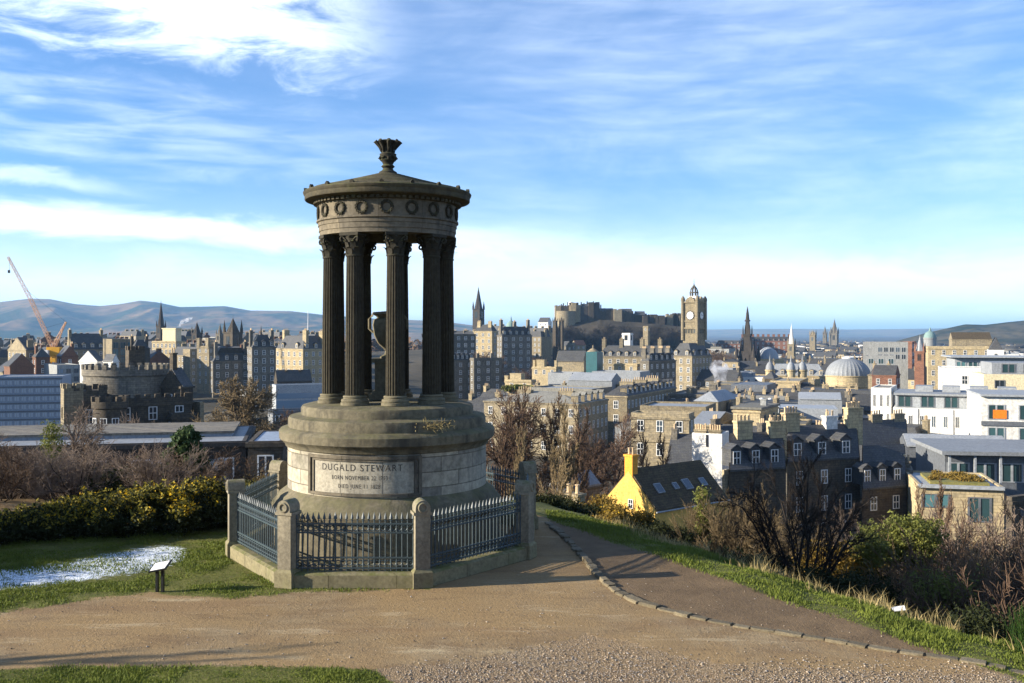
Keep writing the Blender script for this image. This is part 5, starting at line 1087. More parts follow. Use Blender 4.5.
B('white_kiosk', 'pale flat-topped rooftop hut above the round-crowned bare tree', 240, 255, 258, 330, 390, 20, wall='white_render', win=None, zb=-24, cor=False, par=0.3)
B('slate_house', 'dark slate-roofed house under the brown tenements at the left', 4, 10, 34, 345, 366, 62, wall='brown_brick', roof='gx', rh=4, win=None, zb=-28)
# the skyline of the old town
spire('church', 'black church spire rising before the hills left of the columns', 161, 690, 301, 326, 345, 6.5)
spire('church', 'small dark crown-topped steeple right of the black spire', 197, 640, 322, 333, 345, 7.5)
t = spire('turret_tower', 'dark tower with a steep pointed cap above the baronial blocks', 233, 560, 318, 332, 350, 13, 'stone_dark', 'tower')
t = spire('turret_tower', 'pale thin tower with pinnacles left of the dark pointed tower', 220, 600, 324, 334, 347, 5.5, 'stone_grey', 'tower')
spire('church', 'slim dark spire above the tallest baronial block', 261, 600, 326, 338, 350, 4, 'stone_dark')
x = (308 - HX) / F * 520; fp = thing('flagpole', 'tall white flagpole over the honey-coloured block', 'flagpole', (x, 520, -8))
MB().lathe([(0.35, 0), (0.28, 10), (0.12, 23), (0.3, 23.2), (0.02, 23.8)], 8).build('pole', MT['white_paint'], fp); MB().box(-0.7, 0.7, -0.7, 0.7, -6, 0.4).build('foot', MT['stone_grey'], fp)
# ------------------------------------------------------------------ between the columns and the castle
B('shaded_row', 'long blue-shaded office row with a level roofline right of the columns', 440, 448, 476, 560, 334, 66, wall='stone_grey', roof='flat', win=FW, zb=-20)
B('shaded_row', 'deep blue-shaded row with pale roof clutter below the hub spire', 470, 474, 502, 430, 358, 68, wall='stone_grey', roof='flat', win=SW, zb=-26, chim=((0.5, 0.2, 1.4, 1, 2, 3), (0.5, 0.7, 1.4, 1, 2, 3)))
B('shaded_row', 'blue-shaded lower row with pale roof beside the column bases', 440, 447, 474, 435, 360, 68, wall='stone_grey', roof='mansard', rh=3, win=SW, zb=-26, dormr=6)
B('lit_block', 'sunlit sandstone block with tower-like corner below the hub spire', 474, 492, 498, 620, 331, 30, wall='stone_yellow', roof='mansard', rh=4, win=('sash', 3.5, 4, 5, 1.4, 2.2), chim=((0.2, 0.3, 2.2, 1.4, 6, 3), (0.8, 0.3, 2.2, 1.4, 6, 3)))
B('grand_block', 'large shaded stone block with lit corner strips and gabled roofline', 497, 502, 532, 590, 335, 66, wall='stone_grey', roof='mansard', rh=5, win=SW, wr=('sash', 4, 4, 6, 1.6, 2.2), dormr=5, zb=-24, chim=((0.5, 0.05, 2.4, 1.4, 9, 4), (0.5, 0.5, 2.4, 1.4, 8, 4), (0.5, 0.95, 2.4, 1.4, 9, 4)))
x = (511 - HX) / F * 640; gd = thing('green_dome', 'verdigris dome with statue above the large shaded block', 'dome', (x, 640, -2), 0)
MB().box(-4.5, 4.5, -4.5, 4.5, -10, 8).build('drum', MT['stone_warm'], gd); MB().lathe([(3.6, 8), (3.4, 10), (2.6, 12.2), (1.2, 13.6), (0.6, 14)], 16).lathe([(0.5, 14), (0.4, 15.5), (0.05, 17)], 8).build('cap', MT['copper_green'], gd)
t = spire('church', 'dark tall hub spire standing alone right of the columns', 478.5, 1000, 287, 309, 330, 8.5, 'brown_brick' if 0 else 'stone_black')
spire('twin_tower', 'left dark twin tower before the castle', 555, 800, 317, 321, 350, 3.6, 'stone_dark', 'tower', 'pair of dark towers before the castle'); spire('twin_tower', 'right dark twin tower before the castle', 561.5, 800, 317, 321, 350, 3.6, 'stone_dark', 'tower', 'pair of dark towers before the castle')
B('white_house', 'white-walled house with slate roof left of the castle rock', 538, 548, 552, 930, 322, 35, wall='white_render', roof='gx', rh=4, win=FW, zb=-12)
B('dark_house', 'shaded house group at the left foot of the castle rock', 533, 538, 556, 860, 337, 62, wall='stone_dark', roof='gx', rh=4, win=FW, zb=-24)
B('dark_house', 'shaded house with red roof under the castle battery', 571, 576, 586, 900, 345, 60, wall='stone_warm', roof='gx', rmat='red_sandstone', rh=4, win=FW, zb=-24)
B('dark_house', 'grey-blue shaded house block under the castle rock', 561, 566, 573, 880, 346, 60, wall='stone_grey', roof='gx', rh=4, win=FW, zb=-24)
# the castle
D = 1150; import random
cs = thing('castle', 'castle of lit walls and dark square ranges on top of the crag', 'castle', ((600 - HX) / F * D, D, 0))
def cx_(px): return (px - 600) / F * D
def cz_(py): return CZ - (py - HY) / F * D
def range_(pa, pb, yt, mat, y0=0, dy=22, base=-14, nm='range', cren=True, rot=0.0):
    mb = MB().box(cx_(pa), cx_(pb), y0, y0 + dy, base, cz_(yt)); o = mb.build(nm, MT[mat], cs)
    if cren: crenel(o, cz_(yt), cx_(pa), cx_(pb), y0, y0 + dy, mat, 1.8, 1.3, 1.0)
    return o
bt = MB().lathe([(12.5, -22), (11, cz_(311)), (10.2, cz_(311)), (10.2, cz_(311) - 2), (0.1, cz_(311) - 2)], 30, cx_(566), 4).build('half_moon_battery', MT['stone_warm'], cs)
crg = random.Random(14)
for k in range(20):
    pa = crg.uniform(556, 684); wd_ = crg.uniform(3, 8); yt_ = np.interp(pa, [554, 566, 576, 598, 606, 640, 662, 688], [307, 304, 302.5, 303, 309.5, 313, 316, 314]) + crg.uniform(-0.8, 3.5)
    range_(pa, pa + wd_, yt_, ('stone_yellow' if pa < 580 else crg.choice(('stone_dark', 'stone_black', 'stone_dark', 'stone_warm'))), crg.uniform(0, 12), crg.uniform(5, 14), base=-6, cren=False)  # pale stone on the left ranges stands in for sunlight
for k in range(34):
    pa = crg.uniform(556, 686); yt_ = np.interp(pa, [554, 566, 576, 598, 606, 640, 662, 688], [306, 304, 303, 303, 310, 313, 316, 314]); MB().box(cx_(pa) - 0.6, cx_(pa) + 0.6, 14, 16, -4, cz_(yt_ - crg.uniform(0, 2.2))).build('chimney', MT['stone_dark'], cs)
range_(556, 580, 306, 'stone_warm', 16, 26); range_(570, 579, 303.5, 'stone_dark', 8, 18, nm='range'); range_(581, 590, 307, 'stone_black', 4, 26); range_(590, 600, 304.5, 'stone_black', 2, 26); range_(596, 600, 303, 'stone_black', 6, 10, nm='tower')
range_(600, 616, 311.5, 'stone_dark', 6, 16); range_(614, 622, 310, 'stone_warm', 0, 14, nm='lit_tone_range'); range_(622, 634, 312, 'stone_dark', 6, 16); range_(634, 648, 314.5, 'stone_dark', 10, 12); range_(648, 662, 317, 'stone_dark', 12, 12)  # the lit stretches get their sunlight from a paler stone colour
range_(662, 676, 318, 'stone_dark', 14, 12); range_(676, 688, 314, 'stone_dark', 14, 14); range_(668, 675, 315, 'stone_warm', 12, 8, nm='lit_tone_range')
MB().lathe([(3.2, cz_(306)), (3.0, cz_(303)), (2.4, cz_(301.5)), (0.2, cz_(301))], 14, cx_(572), 22).build('white_cap', MT['white_paint'], cs)
rm_ = MB()
for pa, pb, yt in ((582, 590, 307), (600, 614, 311.5), (623, 633, 312), (636, 646, 314.5)): rm_.prism([(6.5, cz_(yt) - 0.5), (18, cz_(yt) - 0.5), (12, cz_(yt) + 4)], 'x', cx_(pa), cx_(pb))
rm_.build('roof', MT['slate'], cs)
mb = MB().box(cx_(604), cx_(664), -26, -22, -14, cz_(327)).build('outer_wall', MT['stone_dark'], cs)
for px, yt, D, k, w_, lb in ((566, 326, 1088, 'round', 1.5, 0), (578, 325, 1092, 'round2', 1.6, 0), (600, 324, 1094, 'round', 1.5, 0), (624, 325, 1094, 'round2', 1.5, 0), (648, 326, 1092, 'round', 1.6, 0), (672, 327, 1090, 'round2', 1.6, 0), (556, 334, 1080, 'round2', 1.5, 0), (682, 330, 1086, 'round', 1.4, 0), (590, 328, 1090, 'round2', 1.6, 0), (612, 334, 1080, 'round', 1.5, 0), (636, 332, 1085, 'round2', 1.6, 0), (660, 334, 1080, 'round', 1.5, 0), (540, 358, 620, 'round', 1.2, 1), (526, 362, 560, 'round2', 1.2, 1), (550, 360, 600, 'round2', 1.3, 1), (488, 352, 520, 'round', 1.4, 1), (480, 356, 500, 'round2', 1.3, 1), (720, 350, 760, 'round', 1.2, 2), (732, 353, 740, 'round2', 1.2, 2), (714, 357, 720, 'round2', 1.3, 2)):
    tree(k, ('bare tree on the dark slope below the castle walls', 'bare tree in the shaded gardens between the rows and the castle rock', 'bare tree in the gardens between the clock tower and the black gothic monument')[lb], px, yt, D, 'bark_dark', 'bark_dark' if lb < 1 else 'twig_brown', w_, group=('trees on the castle slope', 'trees in the gardens below the castle', 'trees beside the gothic monument')[lb])
# yellow station pavilions and grey mall roofs
B('stone_pavilion', 'bright yellow stone pavilion with four chimneys left of the grey mall roofs', 532, 556, 562, 400, 367, 25, wall='stone_yellow', roof='flat', win=('sash', 3.2, 3.6, 1, 1.2, 1.8), chim=((0.05, 0.2, 1, 1, 2.6, 0), (0.35, 0.2, 3.4, 2.6, 2.8, 0), (0.95, 0.2, 1, 1, 2.6, 0)), zb=-25)
B('stone_pavilion', 'yellow stone pavilion with rooftop block beside green shrubs', 505, 531, 536, 345, 380, 24, wall='stone_yellow', roof='flat', win=('sash', 3.2, 3.6, 1, 1.2, 1.8), chim=((0.4, 0.4, 4.2, 3.4, 2.2, 0), (0.04, 0.15, 1.2, 1.2, 1.3, 0)), zb=-25)
shrub('shrub', 'green rooftop shrubs below the yellow pavilion', [(-4, 0, 0.8, 2.2, 1.4, 1.2), (-1, 0, 0.9, 2.4, 1.4, 1.3), (2, 0, 0.7, 2.2, 1.4, 1.1)], 3000, 0.4, 'ivy', ((521 - HX) / F * 322, 322, CZ - (391 - HY) / F * 322), 61)
B('mall_roof', 'pale grey flat roof with dark end window left of the mall sheds', 548, 572, 584, 350, 373, 26, wall='lead_grey', rmat='lead_grey', win=None, wr=('pair', 4, 4, 1, 3, 2.4), zb=-26, cor=False)
B('mall_roof', 'grey sloping shed roof in the middle of the mall', 568, 612, 622, 330, 381, 24, wall='lead_grey', roof='gx', rmat='lead_grey', rh=2.2, win=None, zb=-26, cor=False)
B('mall_roof', 'broad pale flat roof in front of the mall sheds', 530, 592, 612, 296, 389, 30, wall='roof_felt', rmat='lead_grey', win=None, zb=-26, cor=False)
B('mall_roof', 'pinkish flat roof edge with low parapet beside the green shrubs', 508, 540, 552, 318, 387, 28, wall='stone_warm', rmat='roof_felt', win=None, zb=-26, cor=False)
B('mall_roof', 'blue-grey shed with bright end wall below the green glass box', 592, 640, 650, 345, 372, 24, wall='lead_grey', rmat='lead_grey', win=None, zb=-26, cor=False)
B('glass_box', 'teal glass box in the middle of the grey roofs', 586, 597, 603, 405, 352, 30, wall='teal_panel', roof='flat', rmat='metal_dark', win=None, zb=-26, cor=False, par=0.2)
B('mall_roof', 'slate-coloured pitched roof left of the teal glass box', 556, 584, 588, 420, 361, 22, wall='stone_warm', roof='gx', rh=4, win=None, zb=-26)
b = B('hotel_wing', 'long hotel range with mansard dormers and tall chimneys left of the clock tower', 598, 672, None, 500, 357, 20, dep=14, wall='stone_warm', roof='mansard', rmat='slate', rh=5.5, win=('sash', 4, 4, 4, 1.6, 2.4), dorm=9, zb=-29, chim=((0.06, 0.3, 1.8, 3, 9, 4), (0.3, 0.3, 1.8, 3, 9, 4), (0.58, 0.3, 1.8, 3, 9, 4), (0.82, 0.3, 1.8, 3, 9, 4)))
x = (593 - HX) / F * 490; dm = thing('dome_tower', 'copper-green domed corner turret at the left end of the hotel range', 'turret', (x, 490, -29)); MB().lathe([(3.8, -2), (3.8, 20), (4.2, 20.2), (4.2, 21)], 16).build('drum', MT['stone_warm'], dm); MB().lathe([(3.9, 21), (3.7, 22.6), (2.8, 24.4), (1.1, 25.6), (0.4, 25.9), (0.25, 27.2), (0.02, 27.6)], 20).build('cap', MT['stone_warm'], dm)
b = B('white_tower', 'white square rooftop tower above the hotel dormers', 622, 630, 633, 520, 333, 25, wall='white_render', roof='flat', win=('pair', 3, 5, 1, 1.6, 2.6, 'stone_dark'), zb=-16, cat='tower'); MB().box(-b.W * .7, b.W * .7, -b.D * .6, b.D * .6, -4, b.H * .45).build('plinth', MT['white_render'], b.t)
B('square_tower', 'small tan square tower against the shaded castle rock', 643, 648, 650, 600, 326, 30, wall='stone_warm', win=('pair', 2, 4, 1, 0.9, 1.6), zb=-16, cat='tower')
B('stone_block', 'yellow flat-topped stone block in front of the hotel range', 614, 637, 644, 405, 364, 26, wall='stone_yellow', win=('sash', 4, 3.6, 1, 1.2, 1.8), zb=-27)
B('shaded_row', 'dark turreted row with pale chimney tops between the yellow block and the clock tower building', 640, 649, 676, 395, 361, 45, wall='stone_grey', roof='mansard', rh=3, win=('sash', 3, 3.6, 5, 1.1, 2), zb=-28, dormr=5, chim=((0.3, 0.06, 2, 1, 5, 5), (0.3, 0.36, 2, 1, 5, 5), (0.3, 0.66, 2, 1, 5, 5), (0.3, 0.94, 2, 1, 5, 5)))
# the clock tower hotel
b = bld('clock_tower_hotel', 'grand hotel with tall clock tower, lit front and dark right side', 670, 692, 712, 470, 356, 38, wall='stone_warm', roof='mansard', rmat='slate', rh=6, win=('sash', 3.1, 4.2, 6, 1.4, 2.4), wr=('sash', 3.2, 4.2, 6, 1.3, 2.3), zb=-29, dorm=2, dormr=3)
t = b.t; q = at_local(b, 694, 486); tx, ty = q.x, q.y; a = 3.9; Z = lambda py: ztopl(b, py, 486)
tw = MB().box(-a, a, -a, a, 0, Z(322)).box(-a - 0.5, a + 0.5, -a - 0.5, a + 0.5, Z(329), Z(327.5)).box(-a - 0.35, a + 0.35, -a - 0.35, a + 0.35, Z(322), Z(320.5)).box(-a, a, -a, a, Z(320.5), Z(303)).box(-a - 0.6, a + 0.6, -a - 0.6, a + 0.6, Z(303), Z(301.6)).build('clock_tower', MT['stone_warm'], t, loc=(tx, ty, 0))
for sx in (-1, 1):
    for sy in (-1, 1):
        MB().lathe([(0.95, Z(340)), (0.95, Z(301)), (1.1, Z(300.8)), (1.0, Z(298.5)), (0.5, Z(297)), (0.05, Z(295.5))], 10, sx * a, sy * a).build('corner_turret', MT['stone_warm'], tw)
for ax, rz, off in (('f', 0, (0, -a, 0)), ('r', R(90), (a, 0, 0))):
    cf = MB(); cf.T = Matrix.Rotation(rz, 4, 'Z'); zc = Z(315.5)
    seg = [(1.9 * math.cos(u), 1.9 * math.sin(u)) for u in [2 * math.pi * i / 32 for i in range(32)]]
    cf.add([(x_, -a - 0.25, zc + z_) for x_, z_ in seg] + [(x_, -a + 0.1, zc + z_) for x_, z_ in seg], [tuple(range(31, -1, -1))] + [(i, (i + 1) % 32, 32 + (i + 1) % 32, 32 + i) for i in range(32)])
    face = cf.build('clock_face', MT['white_paint'], tw)
    hd_ = MB(); hd_.T = cf.T; hd_.torus((0, -a - 0.26, zc), (1, 0, 0), (0, 0, 1), 2.0, 0.14, 32, 5)
    for k in range(12):
        u = k * math.pi / 6; hd_.tube([(1.5 * math.sin(u), -a - 0.3, zc + 1.5 * math.cos(u)), (1.8 * math.sin(u), -a - 0.3, zc + 1.8 * math.cos(u))], 0.07, 4)
    hd_.tube([(0, -a - 0.33, zc), (1.45, -a - 0.33, zc + 0.25)], 0.09, 4).tube([(0, -a - 0.36, zc), (-0.75, -a - 0.36, zc + 0.55)], 0.11, 4); hd_.build('clock_hands', MT['black_paint'], face)
    for k in range(4): link('window', wmesh('pair', 'stone_warm'), tw, {'f': ((k - 1.5) * 1.5, -a - 0.02, Z(333.5)), 'r': (a + 0.02, (k - 1.5) * 1.5, Z(333.5))}[ax], rz, (1.1, 1, 2.2))
    g_ = MB(); g_.T = cf.T; g_.prism([(-2.4, Z(303)), (2.4, Z(303)), (2.4, Z(300)), (0, Z(296.5)), (-2.4, Z(300))], 'y', -a - 0.3, -a + 0.6).build('gable', MT['stone_warm'], tw)
MB().box(-2.8, 2.8, -2.8, 2.8, Z(301.6), Z(299.5)).build('lantern_base', MT['white_render'], tw); MB().frustum((-2.7, 2.7, -2.7, 2.7, Z(299.5)), (-1.9, 1.9, -1.9, 1.9, Z(296))).build('lantern_skirt', MT['white_render'], tw)
cg = MB()
for k in range(8):
    u = k * math.pi / 4; d = Vector((math.sin(u), math.cos(u), 0)); cg.tube([d * 1.9 + Vector((0, 0, Z(297))), d * 2.0 + Vector((0, 0, Z(292.5))), d * 1.5 + Vector((0, 0, Z(289))), d * 0.5 + Vector((0, 0, Z(286.5)))], 0.3, 5)
cg.lathe([(0.6, Z(287)), (0.7, Z(286)), (0.3, Z(285)), (0.12, Z(282)), (0.05, Z(279))], 8).torus((0, 0, Z(292.5)), (1, 0, 0), (0, 1, 0), 2.0, 0.25, 16, 5).build('crown', MT['stone_grey'], tw)
# the gothic monument
D = 690; x = (747.5 - HX) / F * D; gm = thing('gothic_monument', 'blackened gothic spire monument with four open arches and pinnacles', 'monument', (x, D, -31), R(-30)); Z = lambda py: CZ - (py - HY) / F * D + 31
S = MT['stone_black']
st = MB()
for sx in (-1, 1):
    for sy in (-1, 1): st.box(sx * 3.4 - 1.1, sx * 3.4 + 1.1, sy * 3.4 - 1.1, sy * 3.4 + 1.1, 0, Z(352))
st.box(-4.4, 4.4, -4.4, 4.4, Z(356), Z(351)).frustum((-3.0, 3.0, -3.0, 3.0, Z(351)), (-2.1, 2.1, -2.1, 2.1, Z(335))).box(-2.6, 2.6, -2.6, 2.6, Z(336), Z(334)).frustum((-1.7, 1.7, -1.7, 1.7, Z(334)), (-1.0, 1.0, -1.0, 1.0, Z(321))).box(-1.5, 1.5, -1.5, 1.5, Z(321.5), Z(320)).lathe([(1.4, Z(320)), (0.9, Z(313)), (0.12, Z(306.5))], 8)
st.build('spire', S, gm)
for sx in (-1, 1):
    for sy in (-1, 1):
        o = (sx * 6.0, sy * 6.0); MB().box(o[0] - 1.1, o[0] + 1.1, o[1] - 1.1, o[1] + 1.1, 0, Z(357)).lathe([(1.4, Z(357)), (0.9, Z(351)), (0.05, Z(344))], 8, *o).build('corner_pinnacle', S, gm)
        MB().tube([(o[0], o[1], Z(361)), (sx * 3.8, sy * 3.8, Z(354))], 0.6, 5).build('flying_buttress', S, gm)
        MB().lathe([(0.7, Z(351)), (0.5, Z(343)), (0.04, Z(338))], 6, sx * 3.6, sy * 3.6).lathe([(0.5, Z(334)), (0.35, Z(329)), (0.04, Z(325))], 6, sx * 2.4, sy * 2.4).build('pinnacle', S, gm)
for k in range(4):
    ar = MB(); ar.T = Matrix.Rotation(k * math.pi / 2, 4, 'Z'); ar.prism([(-3, Z(364)), (-2.4, Z(364)), (0, Z(357.5)), (2.4, Z(364)), (3, Z(364)), (3, Z(355)), (0, Z(350)), (-3, Z(355))], 'y', -4.5, -3.9).build('arch', S, gm)
MB().box(-9, 9, -9, 9, -2, 1.2).box(-7, 7, -7, 7, 1.2, 2.2).build('steps', MT['stone_grey'], gm)
# ------------------------------------------------------------------ new town, right of the monument, from the hill outwards
TW = ('sash', 3.2, 3.8, 3, 1.25, 2.3); NW = ('sash', 3.0, 3.4, 4, 1.15, 2.1)
# terraces beyond the copse
b = B('terrace', 'grey stone terrace with lit weathered front and long shaded side behind the bare copse', 484, 578, 608, 245, 404, 27, wall='stone_warm', roof='hip', rmat='roof_felt', rh=2.2, win=('sash', 3.6, 4.2, 3, 1.15, 2.1), wr=('sash', 2.5, 3.6, 3, 1.1, 2.0), zb=-28, chim=((0.3, 0.4, 4, 1.4, 2.6, 6), (0.75, 0.4, 4, 1.4, 2.6, 6)), dormr=5)
b = B('terrace', 'long shaded terrace receding to the clock tower building with one lit end wall', 605, 627, 676, 275, 396, 26, wall='stone_warm', roof='hip', rmat='slate', rh=2.5, win=('sash', 3.6, 4.0, 3, 1.4, 2.4), wr=('sash', 3.0, 3.8, 3, 1.3, 2.3), zb=-28, dormr=12, chim=((0.5, 0.2, 4, 1.4, 3.5, 6), (0.5, 0.45, 4, 1.4, 3.5, 6), (0.5, 0.7, 4, 1.4, 3.5, 6)))
b = B('villa', 'beige stone villa block with tall sash windows above the yellow house', 631, 689, 694, 190, 414, 20, wall='stone_warm', roof='flat', rmat='lead_grey', win=('sash', 3.4, 4.6, 3, 1.3, 2.4), par=0.9, zb=-25)
MB().box(-b.W / 2 - 0.05, b.W / 2 + 0.05, -b.D / 2 - 0.25, -b.D / 2 - 0.004, b.H - 5.6, b.H - 5.25).build('string_course', MT['stone_warm'], b.t)
B('flat_roof_block', 'pale flat roof with small skylights behind the beige villa', 640, 706, 716, 235, 407, 20, wall='stone_warm', rmat='lead_grey', win=None, zb=-26, cor=False)
B('flat_roof_block', 'grey flat roof with roof huts in front of the clock tower building', 668, 722, 735, 300, 395, 22, wall='stone_grey', rmat='roof_felt', win=NW, zb=-27, chim=((0.3, 0.5, 3, 2.5, 1.8, 0), (0.7, 0.5, 2.2, 2.2, 2.4, 0)))
B('slate_block', 'dark steep-sided slate roof with a long grey ridge left of the beige stone tower block', 694, 718, 740, 255, 402, 30, wall='stone_warm', roof='hip', rmat='lead_grey', rh=2.4, win=None, zb=-27, cor=False)
B('slate_block', 'blue-lit slate roof on a low block between the villa and the white gable', 690, 716, 736, 205, 425, 22, wall='stone_warm', roof='gx', rmat='lead_grey', rh=1.6, win=None, zb=-25)
b = B('plant_room', 'long dark grey plant room box with louvred side on the roofs right of the clock tower building', 731, 767, 776, 335, 385, 24, wall='metal_dark', rmat='metal_dark', win=None, zb=-22, cor=False, par=0.2)
b = B('long_roof', 'long grey roof with a row of white roof domes below the plant room', 702, 785, 796, 290, 403, 16, wall='lead_grey', roof='gx', rmat='roof_felt', rh=1.5, win=None, zb=-27, cor=False, dep=10)
for k in range(5): MB().lathe([(0.75, 0), (0.7, 0.35), (0.4, 0.65), (0.02, 0.75)], 12, -b.W / 2 + b.W * (0.42 + 0.10 * k), -b.D * 0.30).build('roof_dome', MT['white_paint'], b.t, True, loc=(0, 0, b.H + 0.55))
b = B('stone_tower_block', 'beige windowless stone block with dark overhanging roof slab and shaded glazed side', 733, 760, 778, 205, 410, 30, wall='stone_yellow', roof='flat', rmat='roof_felt', win=None, wr=('pair', 4.5, 6, 1, 1.4, 3.2, 'metal_dark'), zb=-25, par=0.3)
MB().box(-b.W / 2 - 0.4, b.W / 2 + 0.4, -b.D / 2 - 0.4, b.D / 2 + 0.4, b.H + 0.02, b.H + 0.5).build('roof_slab', MT['roof_felt'], b.t); chimney(b.t, b.W * .3, 0, b.H + 0.4, b.H + 1.8, 1.2, 1.2, 0, 'concrete')
b = B('metal_shed', 'wide ribbed grey metal roof extension above the pot-topped chimneys', 779, 838, 850, 215, 409, 14, wall='metal_light', rmat='metal_light', win=None, zb=-24, cor=False, par=0.1)
b = B('metal_shed', 'lighter grey metal box with slanted roof behind the ribbed one', 798, 842, 852, 240, 400, 16, wall='lead_grey', roof='gx', rmat='metal_light', rh=1.2, win=None, zb=-24, cor=False)
B('flat_roof_block', 'low beige block under the grey metal roof extension', 776, 806, 812, 195, 424, 22, wall='stone_warm', rmat='roof_felt', win=NW, zb=-24)
# near houses under the hill
b = B('yellow_house', 'bright yellow gabled house with orange chimney and brown tiled roof', 603, 655, 728, 106, 511, 50, wall='yellow_render', roof='gy', rmat='slate_brown', rh=3.8, win=None, zb=-19, cor=False, over=0.15)
hw, hd = b.W / 2, b.D / 2; chimney(b.t, 0, -hd + 0.45, b.H + 2.2, b.H + 5.6, 1.15, 0.85, 2, 'orange_render', True)
link('window', wmesh('sash'), b.t, (0.4, -hd - 0.003, b.H - 0.2), 0, (0.7, 1, 1.0))
k_ = 4.0 / hw
for i, u in enumerate((0.2, 0.42, 0.58, 0.8)):
    y = -hd + b.D * u; f = 0.42; xm = hw * (1 - f) ; zm = b.H + 4.0 * f + 0.28
    mb = MB(); an = math.atan(k_); mb.T = Matrix.Translation((xm, y, zm)) @ Matrix.Rotation(an, 4, 'Y')
    sw = (0.55, 0.35, 0.6, 0.45)[i]; o = mb.box(-sw - 0.08, sw + 0.08, -sw * 0.8 - 0.08, sw * 0.8 + 0.08, -0.05, 0.10).build('skylight', MT['metal_light'], b.t)
    g = MB(); g.T = mb.T; g.box(-sw, sw, -sw * 0.8, sw * 0.8, 0.102, 0.115).build('pane', MT['glass_blue'], o)
MB().tube([(hw + 0.25, -hd, b.H - 0.15), (hw + 0.25, hd, b.H - 0.15)], 0.09, 6).build('gutter', MT['metal_light'], b.t)
b = B('slate_house', 'low slate-roofed house hidden by bushes left of the yellow gable', 548, 566, 600, 118, 489, 45, wall='stone_grey', roof='gx', rmat='lead_grey', rh=1.3, win=None, zb=-19)
D = 74; x = (573 - HX) / F * D; tz = CZ - (493 - HY) / F * D
b = thing('chimney_stack', 'little pinkish chimney with white pots rising from a hidden house by the path', 'chimney', (x, D, gz(x, D) - 0.5), R(-40)); H = tz - b.location.z
MB().box(-0.75, 0.75, -0.45, 0.45, -1, H - 0.15).box(-0.85, 0.85, -0.55, 0.55, H - 0.15, H).build('stack', MT['stone_warm'], b)
for u in (-0.4, 0.4): link('pot', POT, b, (u, 0, H), scale=(1.2, 1.2, 0.9))
D = 82; x = (562 - HX) / F * D; b2 = thing('chimney_stack', 'small grey chimney beside the little pinkish one', 'chimney', (x, D, gz(x, D) - 0.5), R(-40)); H = CZ - (489 - HY) / F * D - b2.location.z
MB().box(-0.5, 0.5, -0.4, 0.4, -1, H - 0.15).box(-0.6, 0.6, -0.5, 0.5, H - 0.15, H).build('stack', MT['stone_grey'], b2); link('pot', POT, b2, (0, 0, H), scale=(1.2, 1.2, 1))
b = B('white_gable_house', 'tall white-walled house end with two rows of chimney pots', 692, 722, 729, 142, 434, 24, wall='white_render', roof='flat', rmat='slate', win=None, zb=-21, cor=False, par=0.0, chim=((0.27, 0.12, 4.0 * 0.42, 0.9, 0.5, 5), (0.75, 0.12, 1.7, 0.9, 0.5, 5)), cmat='stone_warm')
link('window', wmesh('sash'), b.t, (0.1, -b.D / 2 - 0.002, b.H - 9.5), 0, (0.8, 1, 1.5)); MB().box(-0.12, 0.12, -b.D / 2 - 0.12, -b.D / 2 - 0.004, b.H - 1.9, b.H - 0.2).build('downpipe', MT['black_paint'], b.t)
b = B('slate_house', 'dark slate-roofed house with a white dormer right of the white gable', 726, 729, 786, 118, 470, 69, wall='stone_dark', roof='gy', rmat='slate', rh=3.6, win=None, zb=-20, dormr=3, wmin=8, cor=False, chim=((0.55, 0.25, 0.9, 2.2, 5.4, 4), (0.55, 0.86, 0.9, 2.4, 5.2, 4)), cmat='stone_yellow')
b = B('stone_house', 'dark rubble-stone house front with sash windows behind the dark multi-stemmed tree', 784, 787, 860, 124, 461, 69, wall='stone_dark', roof='gy', rmat='slate', rh=3.6, win=None, wr=('sash', 2.7, 3.4, 3, 1.0, 1.9), zb=-21, wmin=9, cor=False, chim=((0.55, 0.05, 0.9, 2.2, 5.6, 5),), cmat='stone_yellow', dormr=3)
chimney(b.t, 0.3, b.D * 0.10 + b.kk * (b.W / 2 - 0.3), b.H + 1, b.H + 5.0, 0.9, 1.8, 2, 'white_render', True); chimney(b.t, 0.3, b.D * 0.44 + b.kk * (b.W / 2 - 0.3), b.H + 1, b.H + 6.0, 0.9, 2.4, 6, 'stone_yellow', True)
b = B('chimney_wall', 'broad pale chimney wall crowned with many clay pots above the dark stone house', 812, 852, 859, 146, 437, 18, wall='stone_yellow', win=None, zb=-20, cor=False, par=0.0, chim=((0.3, 0.3, 2.6, 0.9, 1.2, 6), (0.78, 0.3, 2.2, 0.9, 0.9, 6)), cmat='stone_warm')
b = B('slate_house', 'dark mansard house with three white dormer windows', 860, 862, 907, 124, 488, 69, wall='stone_dark', roof='gy', rmat='slate', rh=4.4, win=None, wr=('sash', 2.6, 3.4, 1, 1.0, 1.7), zb=-20, dormr=3, wmin=8, cor=False)
b = B('chimney_wall', 'short cream chimney with tan pots in shade of the white office block', 867, 883, 887, 138, 461, 20, wall='stone_yellow', win=None, zb=-20, cor=False, par=0.0, chim=((0.5, 0.3, 1.9, 0.9, 0.7, 6),), cmat='stone_yellow', dep=1.4)
b = B('gable_wall', 'tall grey stone gable with a pot-topped chimney right of the mansard house', 885, 913, 917, 128, 470, 20, wall='stone_grey', roof='flat', win=None, zb=-20, cor=False, par=0.0, dep=4, chim=((0.5, 0.4, 2.8, 0.9, 1.0, 6),), cmat='stone_grey')
B('dark_roofs', 'dark slate roofs in shade between the pot-topped chimneys and the white office block', 858, 862, 908, 165, 449, 68, wall='stone_dark', roof='gy', rmat='slate', rh=4, win=None, zb=-22, wmin=8, cor=False, chim=((0.5, 0.3, 0.9, 2.2, 5.2, 4), (0.5, 0.8, 0.9, 2.2, 5.2, 4)), cmat='stone_warm')
